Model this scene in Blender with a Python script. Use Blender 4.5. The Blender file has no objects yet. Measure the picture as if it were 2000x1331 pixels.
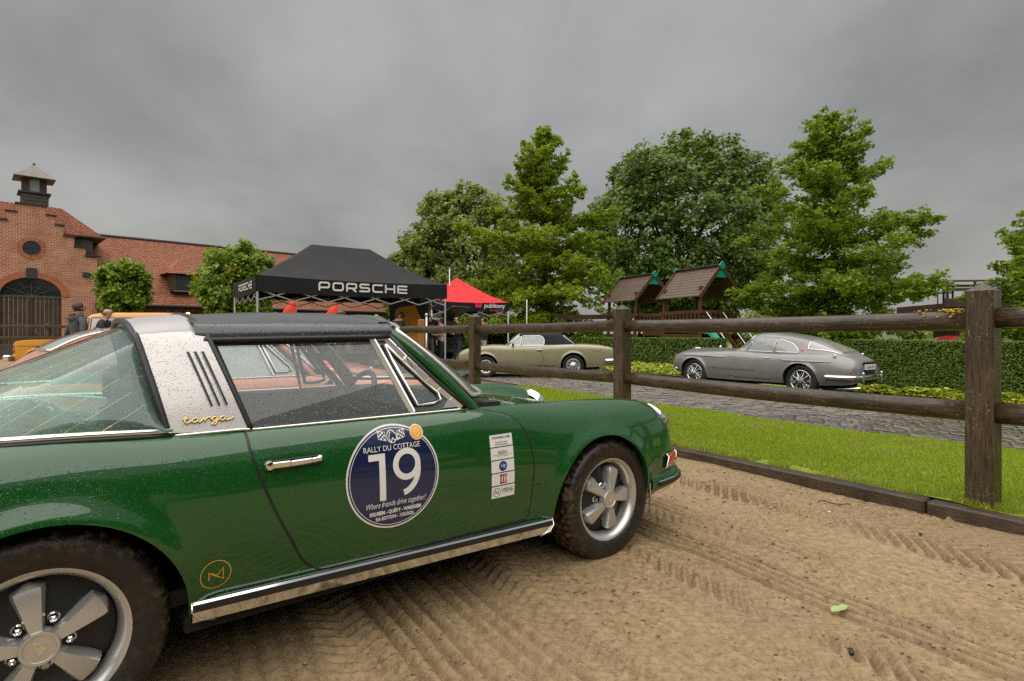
import bpy, math, random
import numpy as np
from mathutils import Vector, Matrix
R = math.radians
random.seed(7); RNG = np.random.default_rng(11)
SC = bpy.context.scene
COL = SC.collection

# ------------------------------------------------------------------ camera, sky, light
FPX, HX, HY, EYE = 1115.0, 1000.0, 653.0, 1.15      # photo focal length in px, horizon row, eye height
cam_d = bpy.data.cameras.new('camera'); cam = bpy.data.objects.new('camera', cam_d); COL.objects.link(cam)
cam.location = (0, 0, EYE); cam.rotation_euler = (R(90), 0, 0)
cam_d.sensor_width = 36; cam_d.lens = 36 * FPX / 2000
cam_d.shift_y = -(665.5 - HY) / 2000
cam_d.clip_start = .05; cam_d.clip_end = 3000
SC.camera = cam
SC.render.resolution_x, SC.render.resolution_y = 1024, 681
SC.view_settings.view_transform = 'Standard'; SC.view_settings.look = 'None'
SC.view_settings.exposure = 1.5; SC.view_settings.gamma = 1; SC.view_settings.use_curve_mapping = False
SC.cycles.use_denoising = False; SC.cycles.max_bounces = 8; SC.cycles.transparent_max_bounces = 24; SC.cycles.transmission_bounces = 6
SC.cycles.glossy_bounces = 4; SC.cycles.diffuse_bounces = 3; SC.cycles.sample_clamp_indirect = 6
SC.cycles.caustics_reflective = False; SC.cycles.caustics_refractive = False

SUN_EL, SUN_AZ = 72, 150           # elevation, azimuth (deg from +Y towards -X)
sd = bpy.data.lights.new('sun', 'SUN'); sun = bpy.data.objects.new('sun', sd); COL.objects.link(sun)
sd.energy = 1.5; sd.angle = R(112); sd.color = (1, .965, .92)
sdir = Vector((-math.sin(R(SUN_AZ)) * math.cos(R(SUN_EL)), math.cos(R(SUN_AZ)) * math.cos(R(SUN_EL)), math.sin(R(SUN_EL))))
sun.rotation_euler = sdir.to_track_quat('Z', 'Y').to_euler()
sun.location = (0, 0, 30)

W = bpy.data.worlds.new('World'); SC.world = W; W.use_nodes = True
def build_world():
    nt = W.node_tree; N = nt.nodes; L = nt.links; N.clear()
    out = N.new('ShaderNodeOutputWorld'); bg = N.new('ShaderNodeBackground'); bg.inputs[1].default_value = .1
    L.new(bg.outputs[0], out.inputs[0])
    sky = N.new('ShaderNodeTexSky'); sky.sky_type = 'NISHITA'; sky.sun_disc = False
    sky.sun_elevation = R(SUN_EL); sky.sun_rotation = R(-SUN_AZ); sky.air_density = 2; sky.dust_density = 5
    tc = N.new('ShaderNodeTexCoord'); sp = N.new('ShaderNodeSeparateXYZ'); L.new(tc.outputs['Generated'], sp.inputs[0])
    mx = N.new('ShaderNodeMath'); mx.operation = 'MAXIMUM'; L.new(sp.outputs[2], mx.inputs[0]); mx.inputs[1].default_value = 0
    ad = N.new('ShaderNodeMath'); ad.operation = 'ADD'; L.new(mx.outputs[0], ad.inputs[0]); ad.inputs[1].default_value = .42
    cb = N.new('ShaderNodeCombineXYZ')
    for i in (0, 1):
        dv = N.new('ShaderNodeMath'); dv.operation = 'DIVIDE'; L.new(sp.outputs[i], dv.inputs[0]); L.new(ad.outputs[0], dv.inputs[1]); L.new(dv.outputs[0], cb.inputs[i])
    def noise(scale, det, rough, off):
        mp = N.new('ShaderNodeMapping'); mp.inputs['Location'].default_value = off; mp.inputs['Scale'].default_value = (1, .8, 1); L.new(cb.outputs[0], mp.inputs[0])
        n = N.new('ShaderNodeTexNoise'); n.inputs['Scale'].default_value = scale; n.inputs['Detail'].default_value = det; n.inputs['Roughness'].default_value = rough
        n.inputs['Distortion'].default_value = .25
        L.new(mp.outputs[0], n.inputs[0]); return n
    n1 = noise(1.0, 4, .5, (3.1, 1.7, 0)); n2 = noise(3.2, 8, .6, (7.3, 2.2, 5))
    ma = N.new('ShaderNodeMath'); ma.operation = 'MULTIPLY_ADD'; L.new(n2.outputs[0], ma.inputs[0]); ma.inputs[1].default_value = .28
    m2 = N.new('ShaderNodeMath'); m2.operation = 'MULTIPLY'; L.new(n1.outputs[0], m2.inputs[0]); m2.inputs[1].default_value = .76
    L.new(m2.outputs[0], ma.inputs[2])
    rp = N.new('ShaderNodeValToRGB'); rp.color_ramp.elements[0].position = .38; rp.color_ramp.elements[1].position = .66
    rp.color_ramp.elements[0].color = (.81, .80, .79, 1); rp.color_ramp.elements[1].color = (1.63, 1.61, 1.58, 1)
    L.new(ma.outputs[0], rp.inputs[0])
    mix = N.new('ShaderNodeMix'); mix.data_type = 'RGBA'; mix.inputs[0].default_value = .05
    L.new(rp.outputs[0], mix.inputs[6]); L.new(sky.outputs[0], mix.inputs[7]); L.new(mix.outputs[2], bg.inputs[0])
build_world()

# ------------------------------------------------------------------ helpers
def at(px, py, Y): return Vector(((px - HX) / FPX * Y, Y, EYE + (HY - py) / FPX * Y))
def gnd(px, py, z=0.): Y = FPX * (EYE - z) / (py - HY); return Vector(((px - HX) / FPX * Y, Y, z))
DV = np.array([-.55, .835]); NV = np.array([.835, .55])          # along the fence (away), across it
def ws(w, s, z=0.): p = NV * w + DV * s; return Vector((p[0], p[1], z))

def link(o, parent=None):
    COL.objects.link(o)
    if parent is not None: o.parent = parent
    return o
def tag(o, label=None, cat=None, group=None, kind=None):
    if label: o['label'] = label
    if cat: o['category'] = cat
    if group: o['group'] = group
    if kind: o['kind'] = kind
    return o
def empty(name, loc=(0, 0, 0), rz=0, label=None, cat=None, group=None):
    o = bpy.data.objects.new(name, None); o.empty_display_size = .2; link(o); o.location = loc; o.rotation_euler = (0, 0, rz)
    return tag(o, label, cat, group)
def mesh(name, verts, faces, mat=None, parent=None, smooth=False, mids=None):
    me = bpy.data.meshes.new(name)
    me.from_pydata([tuple(v) for v in verts] if not isinstance(verts, np.ndarray) else verts.tolist(), [], faces.tolist() if isinstance(faces, np.ndarray) else faces)
    mats = mat if isinstance(mat, (list, tuple)) else [mat]
    for m in mats:
        if m is not None: me.materials.append(m)
    if mids is not None: me.polygons.foreach_set('material_index', np.array(mids, dtype=np.int32))
    if smooth: me.polygons.foreach_set('use_smooth', np.ones(len(me.polygons), dtype=bool))
    me.update()
    return link(bpy.data.objects.new(name, me), parent)
def fastmesh(name, V, F, mat, parent=None, smooth=False):      # numpy arrays, all faces with k corners
    me = bpy.data.meshes.new(name); n, k = F.shape
    me.vertices.add(len(V)); me.vertices.foreach_set('co', np.ascontiguousarray(V, dtype=np.float32).ravel())
    me.loops.add(n * k); me.loops.foreach_set('vertex_index', np.ascontiguousarray(F, dtype=np.int32).ravel())
    me.polygons.add(n); me.polygons.foreach_set('loop_start', np.arange(0, n * k, k, dtype=np.int32))
    me.polygons.foreach_set('loop_total', np.full(n, k, dtype=np.int32))
    if smooth: me.polygons.foreach_set('use_smooth', np.ones(n, dtype=bool))
    me.materials.append(mat); me.update(calc_edges=True)
    return link(bpy.data.objects.new(name, me), parent)
def place(o, loc, rz=0): o.location = loc; o.rotation_euler = (0, 0, rz); return o
def copy_tree(o, parent=None):
    c = o.copy(); COL.objects.link(c); c.parent = parent
    for ch in list(o.children): copy_tree(ch, c)
    return c

class MB:
    def __init__(s): s.v = []; s.f = []; s.m = []; s.cur = 0
    def add(s, vs, fs):
        b = len(s.v); s.v += [tuple(map(float, v)) for v in vs]; s.f += [tuple(int(i) + b for i in f) for f in fs]; s.m += [s.cur] * len(fs); return s
    def box(s, c, d, rz=0, bev=0, M=None):
        x, y, z = d[0] / 2, d[1] / 2, d[2] / 2
        if bev:
            b = min(bev, x * .9, y * .9, z * .9); vs = []; fs = []
            for sx in (-1, 1):
                for sy in (-1, 1):
                    for sz in (-1, 1):
                        vs += [(sx * (x - b), sy * (y - b), sz * z), (sx * (x - b), sy * y, sz * (z - b)), (sx * x, sy * (y - b), sz * (z - b))]
            I = lambda sx, sy, sz, k: ((sx > 0) * 4 + (sy > 0) * 2 + (sz > 0)) * 3 + k
            for q in (-1, 1):
                fs.append([I(-1, -1, q, 0), I(1, -1, q, 0), I(1, 1, q, 0), I(-1, 1, q, 0)])
                fs.append([I(-1, q, -1, 1), I(1, q, -1, 1), I(1, q, 1, 1), I(-1, q, 1, 1)])
                fs.append([I(q, -1, -1, 2), I(q, 1, -1, 2), I(q, 1, 1, 2), I(q, -1, 1, 2)])
            for a in (-1, 1):
                for c2 in (-1, 1):
                    fs.append([I(-1, a, c2, 0), I(1, a, c2, 0), I(1, a, c2, 1), I(-1, a, c2, 1)])
                    fs.append([I(a, -1, c2, 0), I(a, 1, c2, 0), I(a, 1, c2, 2), I(a, -1, c2, 2)])
                    fs.append([I(a, c2, -1, 1), I(a, c2, 1, 1), I(a, c2, 1, 2), I(a, c2, -1, 2)])
                    for e in (-1, 1): fs.append([I(a, c2, e, 0), I(a, c2, e, 1), I(a, c2, e, 2)])
        else:
            vs = [(sx * x, sy * y, sz * z) for sx in (-1, 1) for sy in (-1, 1) for sz in (-1, 1)]
            fs = [(0, 1, 3, 2), (4, 6, 7, 5), (0, 4, 5, 1), (2, 3, 7, 6), (0, 2, 6, 4), (1, 5, 7, 3)]
        if M is None: M = Matrix.Translation(c) @ Matrix.Rotation(rz, 4, 'Z')
        return s.add([M @ Vector(v) for v in vs], fs)
    def bar(s, a, b, w, h, bev=0):         # box beam from a to b
        a, b = Vector(a), Vector(b); d = b - a; q = d.to_track_quat('X', 'Z')
        return s.box(None, (d.length, w, h), bev=bev, M=Matrix.Translation((a + b) / 2) @ q.to_matrix().to_4x4())
    def tube(s, pts, r, n=8, cap=True, closed=False):
        pts = [Vector(p) for p in pts]; rs = r if isinstance(r, (list, tuple, np.ndarray)) else [r] * len(pts); b = []; fs = []
        up = Vector((0, 0, 1)); K = len(pts)
        for i, p in enumerate(pts):
            t = (pts[(i + 1) % K] - pts[i - 1]) if closed else (pts[min(i + 1, K - 1)] - pts[max(i - 1, 0)])
            t.normalize(); a = t.cross(up)
            if a.length < 1e-3: a = t.cross(Vector((1, 0, 0)))
            a.normalize(); c = t.cross(a)
            for k in range(n):
                an = 2 * math.pi * k / n; b.append(p + (a * math.cos(an) + c * math.sin(an)) * rs[i])
        for i in range(K if closed else K - 1):
            j = (i + 1) % K
            for k in range(n): fs.append((i * n + k, i * n + (k + 1) % n, j * n + (k + 1) % n, j * n + k))
        if cap and not closed: fs += [tuple(range(n))[::-1], tuple((K - 1) * n + k for k in range(n))]
        return s.add(b, fs)
    def lathe(s, prof, n=32, axis='z', M=None, a0=0, a1=2 * math.pi):     # prof: (r, h)
        full = abs(a1 - a0 - 2 * math.pi) < 1e-6; m = n if full else n + 1; vs = []; fs = []
        for i in range(m):
            a = a0 + (a1 - a0) * i / n; ca, sa = math.cos(a), math.sin(a)
            for r, h in prof: vs.append((r * ca, r * sa, h) if axis == 'z' else (r * ca, h, r * sa) if axis == 'y' else (h, r * ca, r * sa))
        P = len(prof)
        for i in range(n):
            j = (i + 1) % m
            for k in range(P - 1): fs.append((i * P + k, j * P + k, j * P + k + 1, i * P + k + 1))
        if M is not None: vs = [M @ Vector(v) for v in vs]
        return s.add(vs, fs)
    def prism(s, poly, d0, d1, axis='y'):      # polygon (a,b) extruded along axis between d0 and d1
        n = len(poly); mk = (lambda a, b, d: (a, d, b)) if axis == 'y' else (lambda a, b, d: (d, a, b)) if axis == 'x' else (lambda a, b, d: (a, b, d))
        vs = [mk(a, b, d0) for a, b in poly] + [mk(a, b, d1) for a, b in poly]
        fs = [tuple(range(n)), tuple(range(2 * n - 1, n - 1, -1))] + [(i, (i + 1) % n, n + (i + 1) % n, n + i) for i in range(n)]
        return s.add(vs, fs)
    def grid(s, P, closed_i=False, closed_j=False):
        P = np.asarray(P); n, m = P.shape[:2]; fs = []
        for i in range(n if closed_i else n - 1):
            for j in range(m if closed_j else m - 1):
                fs.append((i * m + j, ((i + 1) % n) * m + j, ((i + 1) % n) * m + (j + 1) % m, i * m + (j + 1) % m))
        return s.add(P.reshape(-1, 3), fs)
    def sphere(s, c, r, n=12, m=8, sc=(1, 1, 1)):
        prof = [(math.sin(math.pi * k / m), -math.cos(math.pi * k / m)) for k in range(m + 1)]
        return s.lathe([(max(a, 1e-4), b) for a, b in prof], n, M=Matrix.Translation(c) @ Matrix.Diagonal((r * sc[0], r * sc[1], r * sc[2], 1)))
    def build(s, name, mat, parent=None, smooth=False): return mesh(name, s.v, s.f, mat, parent, smooth, s.m if isinstance(mat, (list, tuple)) else None)

def smooth_by_angle(o, deg=35):
    me = o.data; me.polygons.foreach_set('use_smooth', np.ones(len(me.polygons), dtype=bool))
    try: me.set_sharp_from_angle(angle=R(deg))
    except Exception: pass
    return o
def pchip(x, y):
    x = np.asarray(x, float); y = np.asarray(y, float); h = np.diff(x); dl = np.diff(y) / h; d = np.zeros(len(x))
    for i in range(1, len(x) - 1):
        if dl[i - 1] * dl[i] > 0:
            w1, w2 = 2 * h[i] + h[i - 1], h[i] + 2 * h[i - 1]; d[i] = (w1 + w2) / (w1 / dl[i - 1] + w2 / dl[i])
    d[0], d[-1] = dl[0], dl[-1]
    def f(q):
        q = np.clip(q, x[0], x[-1]); i = np.clip(np.searchsorted(x, q) - 1, 0, len(x) - 2); t = (q - x[i]) / h[i]
        return (2 * t**3 - 3 * t**2 + 1) * y[i] + (t**3 - 2 * t**2 + t) * h[i] * d[i] + (-2 * t**3 + 3 * t**2) * y[i + 1] + (t**3 - t**2) * h[i] * d[i + 1]
    return f
def crom(P, n, closed=False):                 # Catmull-Rom through P, n samples per span
    P = [np.asarray(p, float) for p in P]; out = []; K = len(P)
    for i in range(K if closed else K - 1):
        if closed: p0, p1, p2, p3 = P[i - 1], P[i], P[(i + 1) % K], P[(i + 2) % K]
        else: p1, p2 = P[i], P[i + 1]; p0 = P[i - 1] if i else 2 * p1 - p2; p3 = P[i + 2] if i + 2 < K else 2 * p2 - p1
        for k in range(n):
            t = k / n; out.append(.5 * (2 * p1 + (p2 - p0) * t + (2 * p0 - 5 * p1 + 4 * p2 - p3) * t * t + (3 * p1 - p0 - 3 * p2 + p3) * t**3))
    if not closed: out.append(P[-1])
    return np.array(out)
_lat = {}
def vnoise(x, y, scale, seed=0):
    if seed not in _lat: _lat[seed] = np.random.default_rng(seed + 100).random((256, 256))
    G = _lat[seed]; x = np.asarray(x) * scale; y = np.asarray(y) * scale; xi = np.floor(x).astype(int); yi = np.floor(y).astype(int); fx = x - xi; fy = y - yi
    fx = fx * fx * (3 - 2 * fx); fy = fy * fy * (3 - 2 * fy); g = lambda a, b: G[a & 255, b & 255]
    return (g(xi, yi) * (1 - fx) + g(xi + 1, yi) * fx) * (1 - fy) + (g(xi, yi + 1) * (1 - fx) + g(xi + 1, yi + 1) * fx) * fy

# ------------------------------------------------------------------ materials
def new_mat(name):
    m = bpy.data.materials.new(name); m.use_nodes = True; nt = m.node_tree; b = nt.nodes['Principled BSDF']; return m, nt.nodes, nt.links, b
def c4(c): return (c[0], c[1], c[2], 1)
def tcoord(N, L, scale=(1, 1, 1), kind='Object'):
    t = N.new('ShaderNodeTexCoord'); mp = N.new('ShaderNodeMapping'); mp.inputs['Scale'].default_value = scale; L.new(t.outputs[kind], mp.inputs[0]); return mp.outputs[0]
def nz(N, L, vec, scale, det=4, rough=.55):
    n = N.new('ShaderNodeTexNoise'); n.inputs['Scale'].default_value = scale; n.inputs['Detail'].default_value = det; n.inputs['Roughness'].default_value = rough
    L.new(vec, n.inputs[0]); return n.outputs[0]
def ramp(N, L, fac, stops):
    r = N.new('ShaderNodeValToRGB'); e = r.color_ramp.elements
    while len(e) < len(stops): e.new(.5)
    for k, (p, c) in enumerate(stops): e[k].position = p; e[k].color = c4(c) if hasattr(c, '__len__') else (c, c, c, 1)
    L.new(fac, r.inputs[0]); return r.outputs[0]
def mixc(N, L, fac, a, b, mode='MIX'):
    m = N.new('ShaderNodeMix'); m.data_type = 'RGBA'; m.blend_type = mode
    for s, v in ((0, fac), (6, a), (7, b)):
        if hasattr(v, 'is_linked'): L.new(v, m.inputs[s])
        elif s == 0: m.inputs[0].default_value = v
        else: m.inputs[s].default_value = c4(v)
    return m.outputs[2]
def math1(N, L, op, a, b=None, clamp=False):
    m = N.new('ShaderNodeMath'); m.operation = op; m.use_clamp = clamp
    for k, v in enumerate((a, b)):
        if v is None: continue
        if hasattr(v, 'is_linked'): L.new(v, m.inputs[k])
        else: m.inputs[k].default_value = v
    return m.outputs[0]
def bump(N, L, h, b, strength=.5, dist=.01, normal=None):
    n = N.new('ShaderNodeBump'); n.inputs['Strength'].default_value = strength; n.inputs['Distance'].default_value = dist; L.new(h, n.inputs['Height'])
    if normal is not None: L.new(normal, n.inputs['Normal'])
    if b is not None: L.new(n.outputs[0], b.inputs['Normal'])
    return n.outputs[0]
def plain(name, col, rough=.5, metal=0, var=.12, nscale=8, bumps=0, bscale=60, spec=.5, coat=0):
    m, N, L, b = new_mat(name); v = tcoord(N, L)
    f = nz(N, L, v, nscale); c = ramp(N, L, f, [(.25, [x * (1 - var) for x in col]), (.75, [min(1, x * (1 + var)) for x in col])])
    L.new(c, b.inputs['Base Color']); b.inputs['Roughness'].default_value = rough; b.inputs['Metallic'].default_value = metal
    b.inputs['Specular IOR Level'].default_value = spec; b.inputs['Coat Weight'].default_value = coat
    if coat: b.inputs['Coat Roughness'].default_value = .04
    if bumps: bump(N, L, nz(N, L, v, bscale, 5), b, bumps, .005)
    return m
def droplets(N, L, cell=145, keep=.45, seed=0):
    """height map of rain beads: voronoi cells, some empty, beads of differing size"""
    v = tcoord(N, L); outs = []
    for sc, kp in ((cell, keep), (cell * 2.1, keep * .9)):
        vo = N.new('ShaderNodeTexVoronoi'); vo.inputs['Scale'].default_value = sc; L.new(v, vo.inputs['Vector'])
        sp = N.new('ShaderNodeSeparateColor'); L.new(vo.outputs['Color'], sp.inputs[0])
        rad = math1(N, L, 'MULTIPLY', math1(N, L, 'SUBTRACT', sp.outputs[0], 1 - kp, True), .5 / kp)     # 0 .. .5 radius
        h = math1(N, L, 'SUBTRACT', rad, vo.outputs['Distance'], True)
        outs.append(math1(N, L, 'POWER', math1(N, L, 'MULTIPLY', h, 3., True), .5))
    return math1(N, L, 'MAXIMUM', outs[0], math1(N, L, 'MULTIPLY', outs[1], .6))
def paint(name, col, wet=True, rough=.32, metal=.0, strength=.24, coat=1.0):
    m, N, L, b = new_mat(name); v = tcoord(N, L)
    f = nz(N, L, v, 3, 2); c = ramp(N, L, f, [(.3, [x * .93 for x in col]), (.7, [x * 1.07 for x in col])])
    L.new(c, b.inputs['Base Color']); b.inputs['Roughness'].default_value = rough; b.inputs['Metallic'].default_value = metal
    b.inputs['Coat Weight'].default_value = coat; b.inputs['Coat Roughness'].default_value = .03; b.inputs['Coat IOR'].default_value = 1.62
    b.inputs['Specular IOR Level'].default_value = .1
    if wet:
        n = bump(N, L, droplets(N, L), None, strength, .0022); L.new(n, b.inputs['Coat Normal']); L.new(n, b.inputs['Normal'])
    return m
def glass(name, tint=(.75, .85, .8), haze=.12, wet=True, ior=1.5, hazecol=(.62, .66, .64), strength=.5, cell=130):
    m, N, L, b = new_mat(name); N.remove(b); out = [n for n in N if n.type == 'OUTPUT_MATERIAL'][0]
    tr = N.new('ShaderNodeBsdfTransparent'); tr.inputs[0].default_value = c4(tint)
    gl = N.new('ShaderNodeBsdfGlossy'); gl.inputs['Roughness'].default_value = .02
    df = N.new('ShaderNodeBsdfDiffuse'); df.inputs[0].default_value = c4(hazecol)  # diffuse veil paints reflected sky, along with water film, onto the pane
    fr = N.new('ShaderNodeLayerWeight'); fr.inputs[0].default_value = .5
    f0 = ((ior - 1) / (ior + 1)) ** 2; fre = math1(N, L, 'MULTIPLY_ADD', math1(N, L, 'POWER', fr.outputs['Facing'], 4.), 1 - 1.6 * f0); fre.node.inputs[2].default_value = 1.6 * f0
    m0 = N.new('ShaderNodeMixShader'); L.new(tr.outputs[0], m0.inputs[1]); L.new(df.outputs[0], m0.inputs[2])
    m1 = N.new('ShaderNodeMixShader'); L.new(fre, m1.inputs[0]); L.new(m0.outputs[0], m1.inputs[1]); L.new(gl.outputs[0], m1.inputs[2])
    if wet:
        d = droplets(N, L, cell, .5); n = bump(N, L, d, None, strength, .003); L.new(n, gl.inputs['Normal']); L.new(n, fr.inputs['Normal'])
        hz = math1(N, L, 'MULTIPLY_ADD', d, .14); hz.node.inputs[2].default_value = haze; L.new(hz, m0.inputs[0])
    else: m0.inputs[0].default_value = haze
    L.new(m1.outputs[0], out.inputs[0]); return m
def wood(name, dark, light, scale=(1, 1, 14), rough=.55, lich=0, bumps=.5, wet=.0):
    m, N, L, b = new_mat(name); v = tcoord(N, L, scale)
    f = nz(N, L, v, 6, 6, .62); g = nz(N, L, tcoord(N, L), 3, 4)
    c = ramp(N, L, f, [(.3, dark), (.7, light)]); c = mixc(N, L, ramp(N, L, g, [(.35, 0), (.65, .6)]), c, dark)
    if lich:
        k = nz(N, L, tcoord(N, L), 55, 6, .7); k2 = nz(N, L, tcoord(N, L), 5, 3); kk = math1(N, L, 'MULTIPLY', ramp(N, L, k, [(.56, 0), (.62, 1)]), ramp(N, L, k2, [(.45, 0), (.62, lich)]))
        c = mixc(N, L, kk, c, (.30, .26, .13))
    L.new(c, b.inputs['Base Color']); L.new(ramp(N, L, g, [(.3, rough - wet), (.7, rough)]), b.inputs['Roughness'])
    bump(N, L, f, b, bumps, .006); return m
def leafmat(name, c1, c2, trans=.35, rough=.4):
    m, N, L, b = new_mat(name); g = N.new('ShaderNodeNewGeometry')
    c = ramp(N, L, g.outputs['Random Per Island'], [(0, c1), (.55, [(a + d) / 2 for a, d in zip(c1, c2)]), (1, c2)])
    L.new(c, b.inputs['Base Color']); b.inputs['Roughness'].default_value = rough; b.inputs['Specular IOR Level'].default_value = .35
    t = N.new('ShaderNodeBsdfTranslucent'); L.new(mixc(N, L, .5, c, (.25, .36, .02), 'MIX'), t.inputs[0])
    mx = N.new('ShaderNodeMixShader'); mx.inputs[0].default_value = trans; L.new(b.outputs[0], mx.inputs[1]); L.new(t.outputs[0], mx.inputs[2])
    out = [n for n in N if n.type == 'OUTPUT_MATERIAL'][0]; L.new(mx.outputs[0], out.inputs[0]); return m
def brickmat(name, c1, c2, mortar, bw, bh, ms, vec='wall', bumps=.6):
    m, N, L, b = new_mat(name); t = N.new('ShaderNodeTexCoord'); sp = N.new('ShaderNodeSeparateXYZ'); L.new(t.outputs['Object'], sp.inputs[0])
    cb = N.new('ShaderNodeCombineXYZ'); L.new(math1(N, L, 'ADD', sp.outputs[0], sp.outputs[1]) if vec == 'wall' else sp.outputs[0], cb.inputs[0]); L.new(sp.outputs[2], cb.inputs[1])
    br = N.new('ShaderNodeTexBrick'); L.new(cb.outputs[0], br.inputs['Vector']); br.inputs['Scale'].default_value = 1
    br.inputs['Color1'].default_value = c4(c1); br.inputs['Color2'].default_value = c4(c2); br.inputs['Mortar'].default_value = c4(mortar)
    br.inputs['Mortar Size'].default_value = ms; br.inputs['Brick Width'].default_value = bw; br.inputs['Row Height'].default_value = bh; br.inputs['Bias'].default_value = -.1
    n = nz(N, L, t.outputs['Object'], 1.2, 5); n2 = nz(N, L, t.outputs['Object'], 9, 4)
    c = mixc(N, L, ramp(N, L, n, [(.4, 0), (.75, .5)]), br.outputs[0], [x * .35 for x in c2]); c = mixc(N, L, ramp(N, L, n2, [(.4, 0), (.7, .35)]), c, [min(1, x * 1.5) for x in c1])
    L.new(c, b.inputs['Base Color']); b.inputs['Roughness'].default_value = .75
    iv = math1(N, L, 'SUBTRACT', 1., br.outputs['Fac']); bump(N, L, iv, b, bumps, .02); return m
# ------------------------------------------------------------------ material set
M = {}
M['green'] = paint('green_paint', (.006, .068, .011))
M['salmon'] = paint('salmon_paint', (.62, .23, .14), strength=.4)
M['red_paint'] = paint('red_paint', (.45, .02, .025), strength=.4)
M['olive'] = paint('olive_metallic', (.33, .30, .19), rough=.35, metal=.3, strength=.15, coat=.6)
M['grey_paint'] = paint('grey_metallic', (.23, .22, .21), rough=.35, metal=.3, strength=.15, coat=.6)
M['yellow'] = paint('yellow_paint', (.62, .27, .02), wet=False)
M['black_paint'] = paint('black_paint', (.01, .01, .011), wet=False)
def silver():
    m, N, L, b = new_mat('brushed_silver'); v = tcoord(N, L, (1, 1, 1)); d = droplets(N, L, 150, .55)
    c = ramp(N, L, nz(N, L, v, 6, 3), [(.3, (.50, .475, .45)), (.7, (.58, .555, .53))]); L.new(c, b.inputs['Base Color'])
    b.inputs['Metallic'].default_value = .55; b.inputs['Roughness'].default_value = .42; b.inputs['Coat Weight'].default_value = .4; b.inputs['Coat Roughness'].default_value = .05
    n = bump(N, L, d, None, .6, .0025); L.new(n, b.inputs['Normal']); L.new(n, b.inputs['Coat Normal']); return m
M['silver'] = silver()
def vinyl():
    m, N, L, b = new_mat('black_vinyl'); d = droplets(N, L, 110, .5); g = nz(N, L, tcoord(N, L), 260, 3)
    b.inputs['Base Color'].default_value = (.014, .014, .015, 1); b.inputs['Roughness'].default_value = .34; b.inputs['Specular IOR Level'].default_value = .6
    b.inputs['Coat Weight'].default_value = .6; b.inputs['Coat Roughness'].default_value = .12
    n = bump(N, L, g, None, .25, .002); n = bump(N, L, d, None, .6, .003, n); L.new(n, b.inputs['Normal']); L.new(n, b.inputs['Coat Normal']); return m
M['vinyl'] = vinyl()
M['chrome'] = plain('chrome', (.80, .80, .79), .07, 1, .03)
M['bright'] = plain('bright_trim', (.88, .88, .87), .22, .85, .03)
M['satin'] = plain('satin_alloy', (.60, .59, .57), .32, .7, .06, 20)
M['rubber'] = plain('black_rubber', (.012, .012, .012), .42, 0, .2)
M['black'] = plain('black_plastic', (.016, .016, .017), .35)
M['well'] = plain('wheel_well', (.012, .011, .010), .9)
M['gold'] = plain('gold_badge', (.75, .55, .22), .22, 1, .05)
M['goldink'] = plain('gold_print', (.55, .33, .05), .45)
M['white'] = plain('white_print', (.74, .72, .70), .38, 0, .02)
M['ink'] = plain('black_print', (.02, .02, .022), .45)
M['navy'] = plain('navy_print', (.010, .016, .062), .22, 0, .05, coat=.6)
M['blue'] = plain('blue_print', (.012, .05, .2), .4)
M['crimson'] = plain('crimson_print', (.42, .012, .06), .4); M['maroon'] = plain('maroon_print', (.12, .008, .02), .4); M['pink'] = plain('pink_print', (.75, .04, .16), .4)
M['orange'] = plain('orange_print', (.80, .38, .03), .4)
M['lens_red'] = plain('red_lens', (.55, .03, .012), .12, 0, .1, coat=1); M['lens_amber'] = plain('amber_lens', (.85, .28, .02), .15, coat=1)
M['lens'] = plain('lamp_lens', (.30, .32, .32), .08, .2, .1, coat=1)
M['glass'] = glass('side_glass', (.90, .92, .91), .15, strength=.42, hazecol=(.42, .44, .43))
M['rear_glass'] = glass('rear_green_glass', (.62, .84, .78), .20, hazecol=(.38, .58, .52), strength=.5, cell=105)
M['ws_glass'] = glass('windscreen_glass', (.72, .84, .78), .16, hazecol=(.55, .62, .58), strength=.7)
M['dark_glass'] = glass('dark_glass', (.20, .24, .24), .05, wet=False)
M['paleglass'] = plain('wet_sky_pale_glass', (.40, .47, .45), .10, 0, .2, 5, coat=1)  # opaque pale colour stands in for the sky reflected in these panes
M['car_glass'] = glass('far_car_glass', (.42, .46, .45), .30, wet=False, hazecol=(.42, .45, .43))
M['interior'] = plain('black_interior', (.022, .022, .023), .6, bumps=.2, bscale=150)
M['seat'] = plain('black_seat', (.026, .026, .028), .5, bumps=.25, bscale=180)
def tyre():
    m, N, L, b = new_mat('muddy_tyre'); v = tcoord(N, L); n = nz(N, L, v, 9, 6, .65); n2 = nz(N, L, v, 42, 5, .6)
    sx = N.new('ShaderNodeSeparateXYZ'); L.new(v, sx.inputs[0]); rr = math1(N, L, 'SQRT', math1(N, L, 'ADD', math1(N, L, 'MULTIPLY', sx.outputs[0], sx.outputs[0]), math1(N, L, 'MULTIPLY', sx.outputs[2], sx.outputs[2]))); rm = ramp(N, L, math1(N, L, 'MULTIPLY', rr, 3.), [(.74, .10), (.88, .45), (.935, 1)])
    mud = math1(N, L, 'MULTIPLY', rm, math1(N, L, 'MULTIPLY', ramp(N, L, n, [(.38, .1), (.60, 1)]), ramp(N, L, n2, [(.50, 0), (.60, 1)])))
    c = mixc(N, L, ramp(N, L, n, [(.35, .05), (.6, .6)]), (.008, .008, .008), (.026, .018, .012)); c = mixc(N, L, mud, c, (.20, .125, .05))
    L.new(c, b.inputs['Base Color']); L.new(ramp(N, L, mud, [(0, .38), (1, .9)]), b.inputs['Roughness']); bump(N, L, n2, b, .7, .006); return m
M['tyre'] = tyre()
M['tyre_clean'] = plain('tyre', (.014, .014, .014), .55)
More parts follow.
